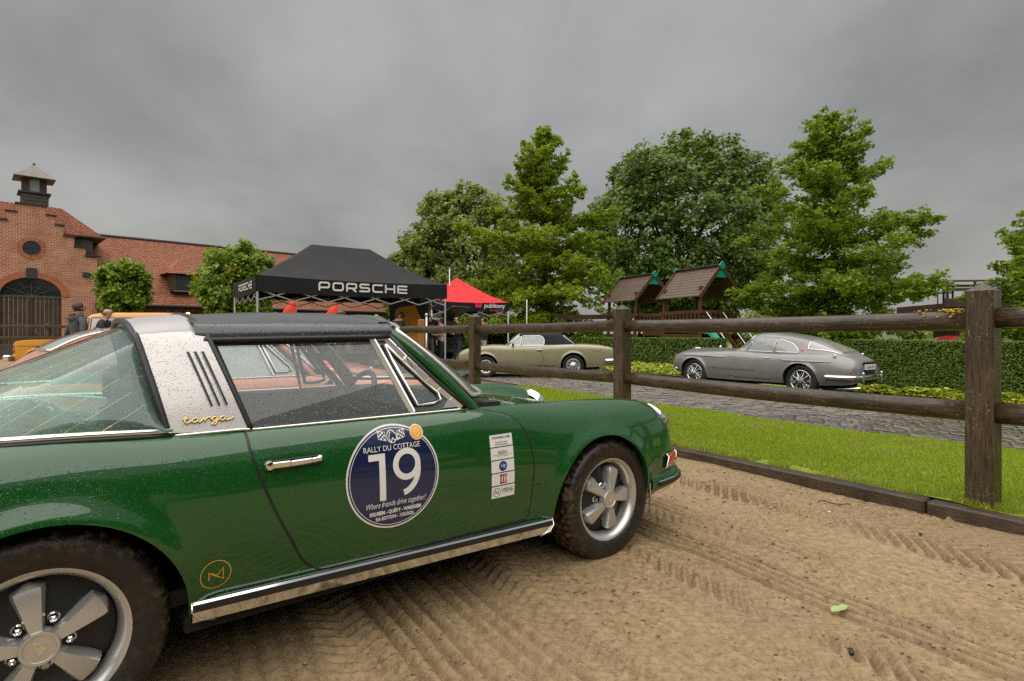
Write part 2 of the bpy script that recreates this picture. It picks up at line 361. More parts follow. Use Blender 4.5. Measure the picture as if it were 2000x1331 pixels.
M['fence'] = wood('dark_wet_fence_wood', (.016, .010, .005), (.135, .094, .050), (11, 11, 1), .45, .9, .7, .2)
M['rail'] = wood('dark_wet_rail_wood', (.015, .009, .005), (.115, .078, .044), (1.2, 11, 11), .38, .5, .6, .22)
M['sleeper'] = wood('dark_sleeper_wood', (.012, .008, .005), (.13, .080, .040), (1.5, 16, 16), .5, .3, .8)
M['lichen'] = plain('yellow_lichen', (.62, .38, .02), .9, bumps=.6, bscale=90)
M['playwood'] = wood('stained_cedar', (.045, .018, .008), (.15, .062, .024), (3, 3, 3), .5, 0, .4)
M['playroof'] = wood('weathered_roof_board', (.075, .048, .033), (.17, .115, .082), (1, 12, 12), .55, 0, .5)
M['teal'] = plain('teal_plastic', (.005, .27, .19), .35)
M['oldwood'] = wood('weathered_oak', (.018, .010, .006), (.12, .062, .028), (12, 12, 1), .7, 0, .6)
M['greywood'] = wood('grey_boards', (.03, .025, .020), (.12, .105, .085), (1, 10, 10), .7, 0, .6)
M['brick'] = brickmat('old_red_brick', (.46, .15, .068), (.27, .082, .040), (.54, .43, .32), .27, .105, .016)
M['brick2'] = plain('red_brick_voussoir', (.40, .135, .062), .75, 0, .35, 14, .4, 30)
M['mortar'] = plain('lime_mortar', (.46, .37, .27), .9)
M['tiles'] = brickmat('red_roof_tiles', (.44, .14, .058), (.22, .066, .032), (.05, .02, .013), .20, .125, .022, 'roof', 1.)
M['slate'] = plain('dark_stone', (.03, .029, .028), .6, bumps=.4); M['leadroof'] = plain('weathered_metal_roof', (.20, .175, .15), .6, 0, .25, 3)
M['wire'] = plain('window_bars', (.02, .02, .02), .5); M['winglass'] = plain('window_glass', (.02, .026, .032), .05, 0, .2)
def canvas(name, col, rough=.5):
    m, N, L, b = new_mat(name); v = tcoord(N, L); n = nz(N, L, v, 2.2, 5, .6); L.new(ramp(N, L, n, [(.3, [x * .8 for x in col]), (.7, [x * 1.2 for x in col])]), b.inputs['Base Color'])
    b.inputs['Roughness'].default_value = rough; b.inputs['Specular IOR Level'].default_value = .22; bump(N, L, n, b, .5, .05); return m
M['canopy'] = canvas('black_canopy', (.013, .013, .014), .6); M['redcanopy'] = canvas('red_canopy', (.62, .018, .022), .5)
M['alu'] = plain('aluminium_pole', (.55, .55, .56), .35, .7)
M['bark'] = plain('bark', (.045, .034, .025), .9, 0, .4, 12, .8, 40)
M['leaf_oak'] = leafmat('oak_leaf', (.13, .225, .012), (.40, .47, .035), .46)
M['leaf_oak2'] = leafmat('oak_leaf_deep', (.10, .19, .014), (.33, .42, .04), .46)
M['leaf_lime'] = leafmat('linden_leaf', (.055, .12, .022), (.20, .28, .06), .34)
M['leaf_pale'] = leafmat('pale_linden_leaf', (.13, .18, .035), (.38, .39, .10), .40)
M['leaf_small'] = leafmat('young_linden_leaf', (.07, .15, .010), (.30, .42, .025), .38)
M['leaf_hedge'] = leafmat('hedge_leaf', (.045, .10, .010), (.18, .26, .03), .32)
M['leaf_bed'] = leafmat('ground_cover_leaf', (.16, .27, .015), (.62, .56, .06), .35)
M['grass'] = leafmat('grass_blade', (.17, .27, .006), (.44, .50, .035), .44, .35)
M['straw'] = leafmat('straw_blade', (.30, .24, .07), (.52, .42, .17), .3)
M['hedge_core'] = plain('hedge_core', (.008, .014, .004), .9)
M['soil'] = plain('dark_soil', (.03, .02, .012), .85, bumps=.8, bscale=40)
def sandmat(far=False):
    m, N, L, b = new_mat('sand_far' if far else 'wet_sand'); v = tcoord(N, L)
    n = nz(N, L, v, 1.3, 4); n2 = nz(N, L, v, 28, 5, .65); n3 = nz(N, L, v, 260, 4, .7)
    c = ramp(N, L, n2, [(.30, (.195, .131, .064)), (.62, (.37, .262, .140))]); c = mixc(N, L, ramp(N, L, n, [(.35, 0), (.7, .35)]), c, (.205, .142, .076))
    pm_ = ramp(N, L, nz(N, L, v, 2.6, 3), [(.38, .25), (.62, 1)]); sp = math1(N, L, 'MULTIPLY', ramp(N, L, nz(N, L, v, 52, 6, .72), [(.37, 1), (.44, 0)]), pm_); c = mixc(N, L, math1(N, L, 'MULTIPLY', sp, .8), c, (.055, .034, .018))
    L.new(c, b.inputs['Base Color']); L.new(ramp(N, L, n2, [(.3, .55), (.7, .8)]), b.inputs['Roughness']); b.inputs['Specular IOR Level'].default_value = .35
    q = bump(N, L, n2, None, .32, .008); q = bump(N, L, n3, None, .8, .004, q); L.new(q, b.inputs['Normal']); return m
M['sand'] = sandmat(); M['clod'] = plain('sand_clod', (.25, .172, .092), .85, 0, .4, 40, .6, 200)
def lawnmat():
    m, N, L, b = new_mat('lawn_turf'); v = tcoord(N, L); n = nz(N, L, v, 2.5, 4); n2 = nz(N, L, v, 120, 3)
    c = ramp(N, L, n2, [(.3, (.13, .21, .006)), (.7, (.32, .38, .025))]); c = mixc(N, L, ramp(N, L, n, [(.5, 0), (.72, .4)]), c, (.26, .24, .05))
    L.new(c, b.inputs['Base Color']); b.inputs['Roughness'].default_value = .8; bump(N, L, n2, b, .8, .02); return m
M['lawn'] = lawnmat()
def setts(name):
    m, N, L, b = new_mat(name); g = N.new('ShaderNodeNewGeometry'); oi = N.new('ShaderNodeObjectInfo'); v = tcoord(N, L)
    r = math1(N, L, 'FRACT', math1(N, L, 'ADD', g.outputs['Random Per Island'], oi.outputs['Random']))
    c = ramp(N, L, r, [(0, (.058, .045, .033)), (.6, (.112, .090, .066)), (1, (.17, .142, .108))]); n = nz(N, L, v, 25, 5)
    c = mixc(N, L, ramp(N, L, n, [(.4, 0), (.7, .5)]), c, (.05, .043, .035)); L.new(c, b.inputs['Base Color'])
    L.new(ramp(N, L, nz(N, L, v, 7, 4), [(.38, .06), (.62, .32)]), b.inputs['Roughness']); b.inputs['Specular IOR Level'].default_value = .7
    bump(N, L, n, b, .35, .008); return m
M['sett'] = setts('wet_granite_setts'); M['joint'] = plain('wet_joint', (.035, .028, .02), .35, bumps=.5)
def yardmat():
    m, N, L, b = new_mat('wet_yard_gravel'); v = tcoord(N, L); n = nz(N, L, v, 30, 5); n2 = nz(N, L, v, .5, 4)
    L.new(ramp(N, L, n, [(.3, (.045, .036, .026)), (.7, (.12, .098, .072))]), b.inputs['Base Color']); L.new(ramp(N, L, n2, [(.4, .15), (.65, .6)]), b.inputs['Roughness'])
    bump(N, L, n, b, .5, .01); return m
M['yard'] = yardmat(); M['meadow'] = plain('meadow_ground', (.07, .11, .025), .9, 0, .4, .4, .5, 3)

# ------------------------------------------------------------------ ground
SL, LAWN0, LAWN_S1 = 4.22, 4.37, 11.2
RZ = lambda s: np.interp(s, [4, 6.5, 9.1, 15, 20, 26], [-.155, -.15, -.13, -.11, -.06, 0])      # the road lies lower than the arena
EDGE = lambda s: np.interp(s, [2, 4.2, 11], [8.12, 7.95, 7.98])                                   # road edge of the lawn
def strip(name, w0, w1, s0, s1, z, mat):
    return tag(mesh(name, [ws(w0, s0, z), ws(w1, s0, z), ws(w1, s1, z), ws(w0, s1, z)], [(0, 1, 2, 3)], mat), kind='structure')
tag(mesh('ground', [(-900, -900, -.35), (900, -900, -.35), (900, 1400, -.35), (-900, 1400, -.35)], [(0, 1, 2, 3)], M['meadow']), kind='structure')
strip('arena_sand', -70, SL, -30, 12.5, -.055, M['sand'])
strip('far_sand', -70, -2.5, 12.5, 60, -.055, M['sand'])
strip('yard', -2.5, 4.3, 12.5, 44, .004, M['yard'])
def yard_slope():
    sg_ = np.linspace(LAWN_S1 - .02, 44, 40); V = []
    for q in sg_: V.append([tuple(ws(4.3, q, .004)), tuple(ws(6.2, q, .004 + .3 * (RZ(q) - .02))), tuple(ws(8.05, q, RZ(q) - .02))])
    b = MB(); b.grid(np.array(V)); tag(b.build('yard_slope', M['yard'], smooth=True), kind='structure')
yard_slope()

def sand_height(X, Y):
    w = NV[0] * X + NV[1] * Y; s = DV[0] * X + DV[1] * Y
    w2 = w + (vnoise(s, 0 * s, .7, 5) - .5) * .05
    h = (vnoise(X, Y, 1.7, 1) - .5) * .022 + (vnoise(X, Y, 5, 2) - .5) * .010
    cl = vnoise(X, Y, 31, 3) * .5 + vnoise(.8 * X + .6 * Y, .8 * Y - .6 * X, 52, 4) * .5
    patch = np.clip((vnoise(X, Y, 2.2, 7) - .38) * 2.8, 0, 1)
    cl2 = np.maximum(cl - .62, 0) * .08 - np.maximum(.34 - cl, 0) * .11
    band = lambda a, b, e=.02: 1 / (1 + np.exp(-(w2 - a) / (e / 4))) * 1 / (1 + np.exp((w2 - b) / (e / 4)))
    rough = .15 + .85 * patch; tr = 0
    for a, n, per, dep in ((2.43, 4, .054, .044), (2.89, 3, .058, .026), (.80, 4, .066, .034), (1.12, 3, .068, .030), (.28, 4, .078, .020), (3.28, 3, .05, .010), (1.66, 3, .06, .012)):
        fade = .55 + .6 * vnoise(s, 0 * s + a, 1.3, 18); k = band(a - per, a + n * per); rough = rough * (1 - .8 * k)
        for i in range(n): tr = tr - dep * fade * np.exp(-((w2 - a - i * per) / .0105)**2) + .30 * dep * fade * np.exp(-((w2 - a - (i + .5) * per) / .012)**2)
    for a, b, per, amp, sl in ((2.12, 2.38, .072, .019, .9), (2.66, 2.86, .068, .009, -.9), (3.46, 3.88, .078, .020, .8), (.55, .76, .066, .011, -.7), (1.36, 1.58, .066, .010, .8), (3.95, 4.1, .05, .003, .5), (1.85, 2.05, .06, .005, -.8)):
        k = band(a, b); ph = (s + sl * np.abs((w2 - a) - (b - a) / 2) + .014 * vnoise(X, Y, 9, 8)) / per
        lug = np.clip(np.sin(2 * math.pi * ph) * 2.2, -1, 1) * np.clip(1.7 * vnoise(X, Y, 2.6, 9) - .1, 0, 1.2); tr = tr + k * (amp * lug - .003); rough = rough * (1 - .65 * k)
    return h + cl2 * rough + tr
def near_sand():
    st = .0082; xs = np.arange(-2.2, 4.2, st); ys = np.arange(1.3, 6.4, st); X, Y = np.meshgrid(xs, ys); keep = (NV[0] * X + NV[1] * Y) < SL + .03
    Z = sand_height(X, Y)
    # sand heaped against tyres and pressed flat below them
    for cx, cy in WHEEL_XY: Z = Z + .012 * np.exp(-((X - cx)**2 + (Y - cy)**2) / .05)
    idx = -np.ones(X.shape, int); idx[keep] = np.arange(keep.sum()); V = np.stack([X[keep], Y[keep], Z[keep]], 1)
    F = np.stack([idx[:-1, :-1], idx[:-1, 1:], idx[1:, 1:], idx[1:, :-1]], -1).reshape(-1, 4); F = F[(F >= 0).all(1)]
    tag(fastmesh('sand', V, F, M['sand'], smooth=True), kind='structure')
CAR_F = np.array([.787, .617]); CAR_R = np.array([.617, -.787]); CAR_O = np.array([-1.288, 1.557]) - .74 * CAR_R
WHEEL_XY = [tuple(CAR_O + u * CAR_F + v * CAR_R) for u in (0, 2.268) for v in (-.66, .66)]
near_sand()
# sand beyond the fine sheet, between the cars and the fence
strip('sand_back', -6, SL, 5.2, 12.5, -.012, M['sand'])

# lawn with blades
LZ = lambda w, s: .078 + (RZ(s) + .012 - .078) * np.clip((w - LAWN0) / (EDGE(s) - LAWN0), 0, 1)**1.25
def lawn():
    nw, ns = 40, 260; t = np.linspace(0, 1, nw); s = np.linspace(-6, LAWN_S1, ns); T_, S = np.meshgrid(t, s); Wm = LAWN0 - .045 + T_ * (EDGE(S) - LAWN0 + .045)
    Z = LZ(Wm, S) + .03 * (vnoise(Wm, S, 1.4, 12) - .5) + .02 * np.clip((LAWN0 + .12 - Wm) / .12, 0, 1) * (vnoise(Wm, S, 6, 13) - .6)
    P = Wm[..., None] * NV + S[..., None] * DV; V = np.concatenate([P, Z[..., None]], -1).reshape(-1, 3)
    i = np.arange(ns - 1)[:, None] * nw + np.arange(nw - 1)[None]; F = np.stack([i, i + 1, i + nw + 1, i + nw], -1).reshape(-1, 4)
    tag(fastmesh('lawn', V, F, M['lawn'], smooth=True), kind='structure')
    n = 260000; sv = -3.2 + (LAWN_S1 + 3.2) * RNG.random(n)**1.4; wv = LAWN0 - .05 + (EDGE(sv) - LAWN0 + .045) * RNG.random(n) ** 1.12
    bald = (vnoise(wv, sv, 7, 14) > .72) & (wv < LAWN0 + .14); thin = vnoise(wv, sv, 1.8, 15)
    k = ~bald; wv, sv, thin = wv[k], sv[k], thin[k]; n = len(wv)
    z = LZ(wv, sv) + .03 * (vnoise(wv, sv, 1.4, 12) - .5); b = wv[:, None] * NV + sv[:, None] * DV; hgt = (.020 + .022 * RNG.random(n)) * (.75 + .5 * thin) * np.where(wv < LAWN0 + .1, 1.35, 1)
    a = RNG.random(n) * 2 * np.pi; wd = (.0022 + .0016 * RNG.random(n)) * (1 + .10 * np.maximum(sv, 0)); ln = RNG.random(n) * 2 * np.pi; lean = hgt * (.3 + .8 * RNG.random(n))
    dx, dy = np.cos(a) * wd, np.sin(a) * wd
    V = np.stack([np.stack([b[:, 0] - dx, b[:, 1] - dy, z - .004], 1), np.stack([b[:, 0] + dx, b[:, 1] + dy, z - .004], 1), np.stack([b[:, 0] + np.cos(ln) * lean, b[:, 1] + np.sin(ln) * lean, z + hgt], 1)], 1).reshape(-1, 3)
    tag(fastmesh('grass', V, np.arange(3 * n).reshape(-1, 3), M['grass']), 'short wet mown grass of the lawn strip between sleepers and road', 'grass', kind='stuff')
    dry = (vnoise(wv, sv, 2.3, 16) + .35 * vnoise(wv, sv, 11, 17) > .88) | ((wv < LAWN0 + .2) & (RNG.random(n) < .35)); dry &= RNG.random(n) < .35
    V3 = V.reshape(-1, 3, 3)[dry].copy(); V3[:, 2, 2] += .004; V3[:, 2, :2] += RNG.normal(size=(len(V3), 2)) * .008; tag(fastmesh('dry_grass', V3.reshape(-1, 3), np.arange(3 * len(V3)).reshape(-1, 3), M['straw']), 'straw coloured dry blades among the green lawn', 'grass', kind='stuff')
lawn()

# timber edging of the arena
def edging():
    root = empty('timber_edging', ws(SL, 0), label='low edging of dark sleepers between the sand and the lawn', cat='edging')
    s = -5.6
    for i in range(8):
        ln = 2.4; p0 = ws(SL + .06 + random.uniform(-.006, .006), s + .004); p1 = ws(SL + .06 + random.uniform(-.006, .006), s + ln - .004)
        b = MB(); b.bar(p0 + Vector((0, 0, .0)), p1 + Vector((0, 0, .0 + random.uniform(-.004, .004))), .11, .17, .012)
        o = b.build('sleeper', M['sleeper']); off = Vector((p0 + p1) / 2)
        an = math.atan2(DV[1], DV[0])
        o.data.transform(Matrix.Rotation(-an, 4, 'Z') @ Matrix.Translation(-off)); o.matrix_world = Matrix.Translation(off) @ Matrix.Rotation(an, 4, 'Z')
        o.parent = root; o.matrix_parent_inverse = Matrix.Translation(-root.location)
        s += ln
edging()

# road of wet setts
def road():
    strip('playground', 13.2, 70, -30, 70, -.17, M['lawn'])
    sg_ = np.linspace(-30, 44, 75); Wg = np.stack([EDGE(sg_) + .004, np.full(75, 13.25)], 1); P = Wg[..., None] * NV + sg_[:, None, None] * DV; V = np.concatenate([P, np.repeat((RZ(sg_) - .035)[:, None], 2, 1)[..., None]], -1)
    b = MB(); b.grid(V); r2 = tag(b.build('road', M['joint']), kind='structure')
    mb = MB(); mb.box((0, 0, 0), (.205, .128, .05), bev=.014); proto = mb.build('sett', M['sett']); me = proto.data; bpy.data.objects.remove(proto)
    L = []; w = 8.0; row = 0
    while w < 13.2:
        s = -6 + (row % 2) * .11 + random.uniform(-.03, .03)
        while s < 24:
            if w > EDGE(s) + .06: L.append((w, s))
            s += .222 * random.uniform(.96, 1.04)
        w += .146; row += 1
    L = [(w, s) for w, s in L if -.25 < (NV[0] * w + DV[0] * s) / max(.1, NV[1] * w + DV[1] * s) < 1.02]
    dep = lambda t: NV[1] * t[0] + DV[1] * t[1]; L.sort(key=dep); an = math.atan2(DV[1], DV[0]); rest = []
    V0 = np.array([v.co[:] for v in me.vertices]); F0 = [tuple(p.vertices) for p in me.polygons]
    for k, (w, s) in enumerate(L):
        z = float(RZ(s)) - .022 + random.uniform(-.006, .006); rot = Matrix.Rotation(an + random.uniform(-.03, .03), 4, 'Z') @ Matrix.Rotation(random.uniform(-.025, .025), 4, 'X') @ Matrix.Rotation(random.uniform(-.02, .02), 4, 'Y')
        sc = Matrix.Diagonal((random.uniform(.9, 1.03), random.uniform(.92, 1.04), 1, 1)); mt = Matrix.Translation(ws(w, s, z)) @ rot @ sc
        if k < 300: o = bpy.data.objects.new('sett', me); link(o, r2); o.matrix_world = mt
        else: rest.append(mt)
    q = np.array([np.array(m) for m in rest]); VV = np.einsum('kij,nj->kni', q[:, :3, :3], V0) + q[:, None, :3, 3]
    nv = len(V0); F4 = np.array([f for f in F0 if len(f) == 4]); FF = (F4[None] + (np.arange(len(rest)) * nv)[:, None, None]).reshape(-1, 4)
    o = fastmesh('far_setts', VV.reshape(-1, 3), FF, M['sett'], r2); o['kind'] = 'stuff'
    strip('planting_bed', 13.2, 14.6, -6, 7.2, -.125, M['soil']); strip('planting_bed_left', 13.3, 16.6, 9, 30, -.09, M['soil'])
road()

# fence
def post(root, w, s, top, zb=.02, ww=.148):
    c = ws(w, s); b = MB(); h = ww / 2; z1 = top - .055
    prof = [(-h + .012, -h), (h - .012, -h), (h, -h + .012), (h, h - .012), (h - .012, h), (-h + .012, h), (-h, h - .012), (-h, -h + .012)]
    n = 8; vs = []; zs = [zb, .3, .7, 1.0, z1]
    for z in zs: vs += [(x * (1 + .01 * math.sin(z * 7)), y, z) for x, y in prof]
    fs = [(i * n + k, i * n + (k + 1) % n, (i + 1) * n + (k + 1) % n, (i + 1) * n + k) for i in range(len(zs) - 1) for k in range(n)]
    vs.append((0, 0, top)); t = len(vs) - 1; bb = (len(zs) - 1) * n; fs += [(bb + k, bb + (k + 1) % n, t) for k in range(n)]
    b.add(vs, fs); o = b.build('post', M['fence'], root); o.location = c - Vector(root.location); o.rotation_euler[2] = math.atan2(DV[1], DV[0]) + random.uniform(-.03, .03); return o
def rail(root, a, b, r, name='rail'):
    a, b = Vector(a), Vector(b); d = b - a; n = 14; m = 12; vs = []; fs = []
    for i in range(n + 1):
        t = i / n; sag = -.012 * math.sin(math.pi * t)
        for k in range(m):
            an = 2 * math.pi * k / m; y, z = math.cos(an), math.sin(an); q = max(abs(y), abs(z))
            y, z = y * (1 + .16 * (1 / q - 1)), z * (1 + .16 * (1 / q - 1)); rr = r * (1 + .03 * math.sin(9 * t + k))
            vs.append((d.length * (t - .5), y * rr * .78, z * rr + sag))
    for i in range(n):
        for k in range(m): fs.append((i * m + k, i * m + (k + 1) % m, (i + 1) * m + (k + 1) % m, (i + 1) * m + k))
    fs += [tuple(range(m)), tuple(n * m + k for k in range(m))]
    o = mesh(name, vs, fs, M['rail'], root, True); q = d.to_track_quat('X', 'Z')
    o.matrix_world = Matrix.Translation((a + b) / 2 - Vector(root.location)) @ q.to_matrix().to_4x4(); return o
FW = 4.44
def fence():
    root = empty('post_and_rail_fence', ws(FW, 0), label='dark wet timber post and rail fence along the lawn', cat='fence')
    sA = 1.366; S = [sA - 3.2, sA, 4.551, 7.80, 11.0]
    for k, s in enumerate(S): post(root, FW, s, 1.475)
    for i in range(len(S) - 1):
        for zz, r in ((1.245, .064), (.665, .066)):
            j = random.uniform(-.012, .012); a = ws(FW, S[i] + .07, zz + j); b = ws(FW, S[i + 1] - .07, zz + random.uniform(-.012, .012)); rail(root, a, b, r)
    # yellow lichen crust near the big post
    b = MB(); rr = random.Random(3)
    for k in range(70):
        s = sA + .1 + abs(rr.gauss(0, .11)); an = rr.uniform(.2, 2.2); q = ws(FW - .053 * math.cos(an) - .002, s, 1.245 + .066 * math.sin(an) + .001); b.sphere(q, rr.uniform(.004, .010), 6, 4, (1, 1, .5))
    o = b.build('lichen', M['lichen'], root); o.location = -Vector(root.location); o['kind'] = 'stuff'
    # short knob end of next bay to the right of the frame is included (first bay)
fence()
# ------------------------------------------------------------------ cars: shared shell tools (x forward, y left, z up; v = distance from centre line)
class Shell:
    """side and top skin of a car from section tables; every curve runs along u"""
    def __init__(s, tab, arches, flare=.02, fw=.04, bul=(.27, .70)):
        U = tab['u']; s.u0, s.u1 = U[0], U[-1]; s.f = {k: pchip(U, tab[k]) for k in tab if k != 'u'}; s.arches = arches; s.flare = flare; s.fw = fw; s.bul = bul; s.ns, s.nt = 44, 26; s.memo = {}
    def ctrl(s, u):
        f = s.f; g = lambda k: float(f[k](u)); vs, zs, vw, zw, vh, zh, vi, zi, zc = (g(k) for k in ('vs', 'zs', 'vw', 'zw', 'vh', 'zh', 'vi', 'zi', 'zc'))
        a, b = s.bul
        return [(vs, zs), (vs + .72 * (vw - vs), zs + .42 * (zw - zs)), (vw, zw), (vw - a * (vw - vh), zw + b * (zh - zw)), (vh, zh), (vi, zi), (0, zc)]
    def fl(s, u, z):
        d = 0
        for cu, cz, r, *_ in s.arches:
            q = np.hypot(u - cu, z - cz) - r; d = d + s.flare * np.exp(-(np.maximum(q, 0) / s.fw)**2) * (z > cz - .1)
        return d
    def curve(s, u):
        key = round(float(u), 4)
        if key not in s.memo: c = crom(s.ctrl(key), 14); k = 4 * 14; s.memo[key] = (c[:k + 1], c[k:])
        return s.memo[key]
    def zlow(s, u):
        z = float(s.f['zs'](u))
        for cu, cz, r, *_ in s.arches:
            if abs(u - cu) < r: z = max(z, cz + math.sqrt(max(0, r * r - (u - cu)**2)))
        return z
    def cols(s, a=None, b=None, step=.03):
        a = s.u0 if a is None else a; b = s.u1 if b is None else b
        u = list(np.linspace(a, b, max(2, int((b - a) / step))))
        for cu, cz, r, *_ in s.arches: u = [x for x in u if abs(x - cu) > r + .004] + [cu + r * math.cos(t) for t in np.linspace(0, math.pi, 34)] + [cu - r - .001, cu + r + .001]
        u = [x for x in u if a <= x <= b]; e = s.u1 - .12
        if b > e: u += list(np.linspace(e, b, 10))
        return np.array(sorted(set(np.round(u, 5))))
    def side_pts(s, u, ns=None):
        c, _ = s.curve(u); ns = ns or s.ns; z0 = s.zlow(u); z = np.maximum.accumulate(c[:, 1] + np.arange(len(c)) * 1e-7)
        t = np.linspace(0, 1, len(c)); t0 = np.interp(z0, z, t); tt = t0 + (1 - t0) * np.linspace(0, 1, ns); v = np.interp(tt, t, c[:, 0]); zz = np.interp(tt, t, c[:, 1])
        return np.stack([np.full(ns, u), v + s.fl(u, zz), zz], 1)
    def v(s, u, z):
        c, _ = s.curve(round(float(u) * 500) / 500); zz = np.maximum.accumulate(c[:, 1] + np.arange(len(c)) * 1e-7)
        return float(np.interp(z, zz, c[:, 0]) + s.fl(u, z))
    def top_pts(s, u, nt=None):
        _, c = s.curve(u); nt = nt or s.nt; t = np.linspace(0, 1, len(c)); tt = np.linspace(0, 1, nt); return np.stack([np.full(nt, u), np.interp(tt, t, c[:, 0]), np.interp(tt, t, c[:, 1])], 1)
    def topz(s, u, v):
        _, c = s.curve(float(u)); return float(np.interp(-v, -c[:, 0], c[:, 1]))
    def build(s, name, mat, parent, tops, lip=.03):
        b = MB(); U = s.cols()
        S = np.array([s.side_pts(u) for u in U])
        inn = S[:, :1].copy(); inn[:, :, 1] -= lip; inn[:, :, 2] += .004; S2 = np.concatenate([inn, S], 1)
        for sg in (-1, 1): b.grid(S2 * np.array([1, sg, 1]))
        for a, e in tops:
            T = np.array([s.top_pts(u) for u in s.cols(a, e)]); T = np.concatenate([T, (T * np.array([1, -1, 1]))[:, ::-1]], 1); b.grid(T)
        for end in (0, -1):      # close nose and tail
            u = U[end]; r = np.concatenate([s.side_pts(u), s.top_pts(u)[1:]]); Q = np.concatenate([r, (r * np.array([1, -1, 1]))[::-1][1:]])
            b.add(Q, [tuple(range(len(Q)))])
        o = b.build(name, mat, parent, True)
        # weld mirrored and shared borders so the shading is continuous
        import bmesh
        bm = bmesh.new(); bm.from_mesh(o.data); bmesh.ops.remove_doubles(bm, verts=bm.verts, dist=.0006); bmesh.ops.recalc_face_normals(bm, faces=bm.faces); bm.to_mesh(o.data); bm.free(); smooth_by_angle(o, 50); return o
    def patch(s, left, right, zs, sg, off=.002, n=30):
        """sheet lying on the side skin between two border curves u(z)"""
        P = []
        for z in zs:
            a, e = left(z), right(z); P.append([(u, sg * (s.v(u, z) + off), z) for u in np.linspace(a, e, n)])
        P = np.array(P); rim = P.copy(); rim = P.copy()
        # drop the outermost ring behind the skin for a visible panel edge
        R_ = np.empty((P.shape[0] + 2, P.shape[1] + 2, 3)); R_[1:-1, 1:-1] = P; R_[0, 1:-1] = P[0]; R_[-1, 1:-1] = P[-1]; R_[:, 0] = R_[:, 1]; R_[:, -1] = R_[:, -2]
        for sl in ((0, slice(None)), (-1, slice(None)), (slice(None), 0), (slice(None), -1)): R_[sl][..., 1] -= sg * (off + .006)
        return R_
    def ribbon(s, path, wdt, off, sg, mb):
        path = [np.array(p, float) for p in path]; A = []
        for i, p in enumerate(path):
            t = path[min(i + 1, len(path) - 1)] - path[max(i - 1, 0)]; t = t / (np.hypot(*t) + 1e-9); nrm = np.array([-t[1], t[0]]) * wdt / 2
            A.append([(q[0], sg * (s.v(q[0], q[1]) + off), q[1]) for q in (p - nrm, p, p + nrm)])
        mb.grid(np.array(A))
    def decal(s, pts, faces, off, sg=-1):
        return [(p[0], sg * (s.v(p[0], p[1]) + off), p[1]) for p in pts], faces

def tri_fill(outline):                # fan disc / polygon in 2D with a centre
    c = np.mean(outline, 0); n = len(outline); return np.vstack([c, outline]), [(0, 1 + i, 1 + (i + 1) % n) for i in range(n)]
def disc2(cx, cz, rx, rz, n=48, rings=5):
    P = [(cx, cz)]; F = []
    for k in range(1, rings + 1):
        for i in range(n): a = 2 * math.pi * i / n; P.append((cx + rx * k / rings * math.cos(a), cz + rz * k / rings * math.sin(a)))
    F += [(0, 1 + i, 1 + (i + 1) % n) for i in range(n)]
    for k in range(rings - 1):
        for i in range(n): a = 1 + k * n; F.append((a + i, a + n + i, a + n + (i + 1) % n, a + (i + 1) % n))
    return P, F
def ring2(cx, cz, r0, r1, n=56, ax=1.):
    P = [(cx + r * math.cos(2 * math.pi * i / n) * ax, cz + r * math.sin(2 * math.pi * i / n)) for r in (r0, r1) for i in range(n)]
    return P, [(i, (i + 1) % n, n + (i + 1) % n, n + i) for i in range(n)]
def stroke(path, w, closed=False):     # flat ribbon along a 2D polyline with mitred joints
    p = [np.array(q, float) for q in path]; K = len(p); P = []
    for i in range(K):
        if closed: a, c = p[i - 1], p[(i + 1) % K]
        else: a, c = p[max(i - 1, 0)], p[min(i + 1, K - 1)]
        d0 = p[i] - a; d1 = c - p[i]; n0 = np.hypot(*d0); n1 = np.hypot(*d1)
        d0 = d0 / n0 if n0 > 1e-9 else d1 / n1; d1 = d1 / n1 if n1 > 1e-9 else d0
        t = d0 + d1; t = t / (np.hypot(*t) + 1e-9); n = np.array([-t[1], t[0]]); k = min(2., 1 / max(.35, n @ np.array([-d0[1], d0[0]])))
        P += [p[i] - n * w / 2 * k, p[i] + n * w / 2 * k]
    F = [(2 * i, 2 * ((i + 1) % K), 2 * ((i + 1) % K) + 1, 2 * i + 1) for i in range(K if closed else K - 1)]
    return P, F
def arc(cx, cy, rx, ry, a0, a1, n=14): return [(cx + rx * math.cos(R(a0 + (a1 - a0) * i / n)), cy + ry * math.sin(R(a0 + (a1 - a0) * i / n))) for i in range(n + 1)]
def text2(txt, size, x=0, y=0, align='CENTER', shear=0, sx=1, bold=0):
    cu = bpy.data.curves.new('t', 'FONT'); cu.body = txt; cu.size = size; cu.align_x = align; cu.shear = shear; cu.offset = bold; cu.resolution_u = 3
    o = bpy.data.objects.new('t', cu); COL.objects.link(o); bpy.context.view_layer.update(); me = bpy.data.meshes.new_from_object(o)
    P = [(v.co.x * sx + x, v.co.y + y) for v in me.vertices]; F = [tuple(p.vertices) for p in me.polygons]
    bpy.data.objects.remove(o); bpy.data.curves.remove(cu); bpy.data.meshes.remove(me); return P, F
class D2:                                # collects flat art in 2D
    def __init__(s): s.P = []; s.F = []
    def add(s, pf, dx=0, dy=0, k=1):
        b = len(s.P); s.P += [(p[0] * k + dx, p[1] * k + dy) for p in pf[0]]; s.F += [tuple(i + b for i in f) for f in pf[1]]; return s
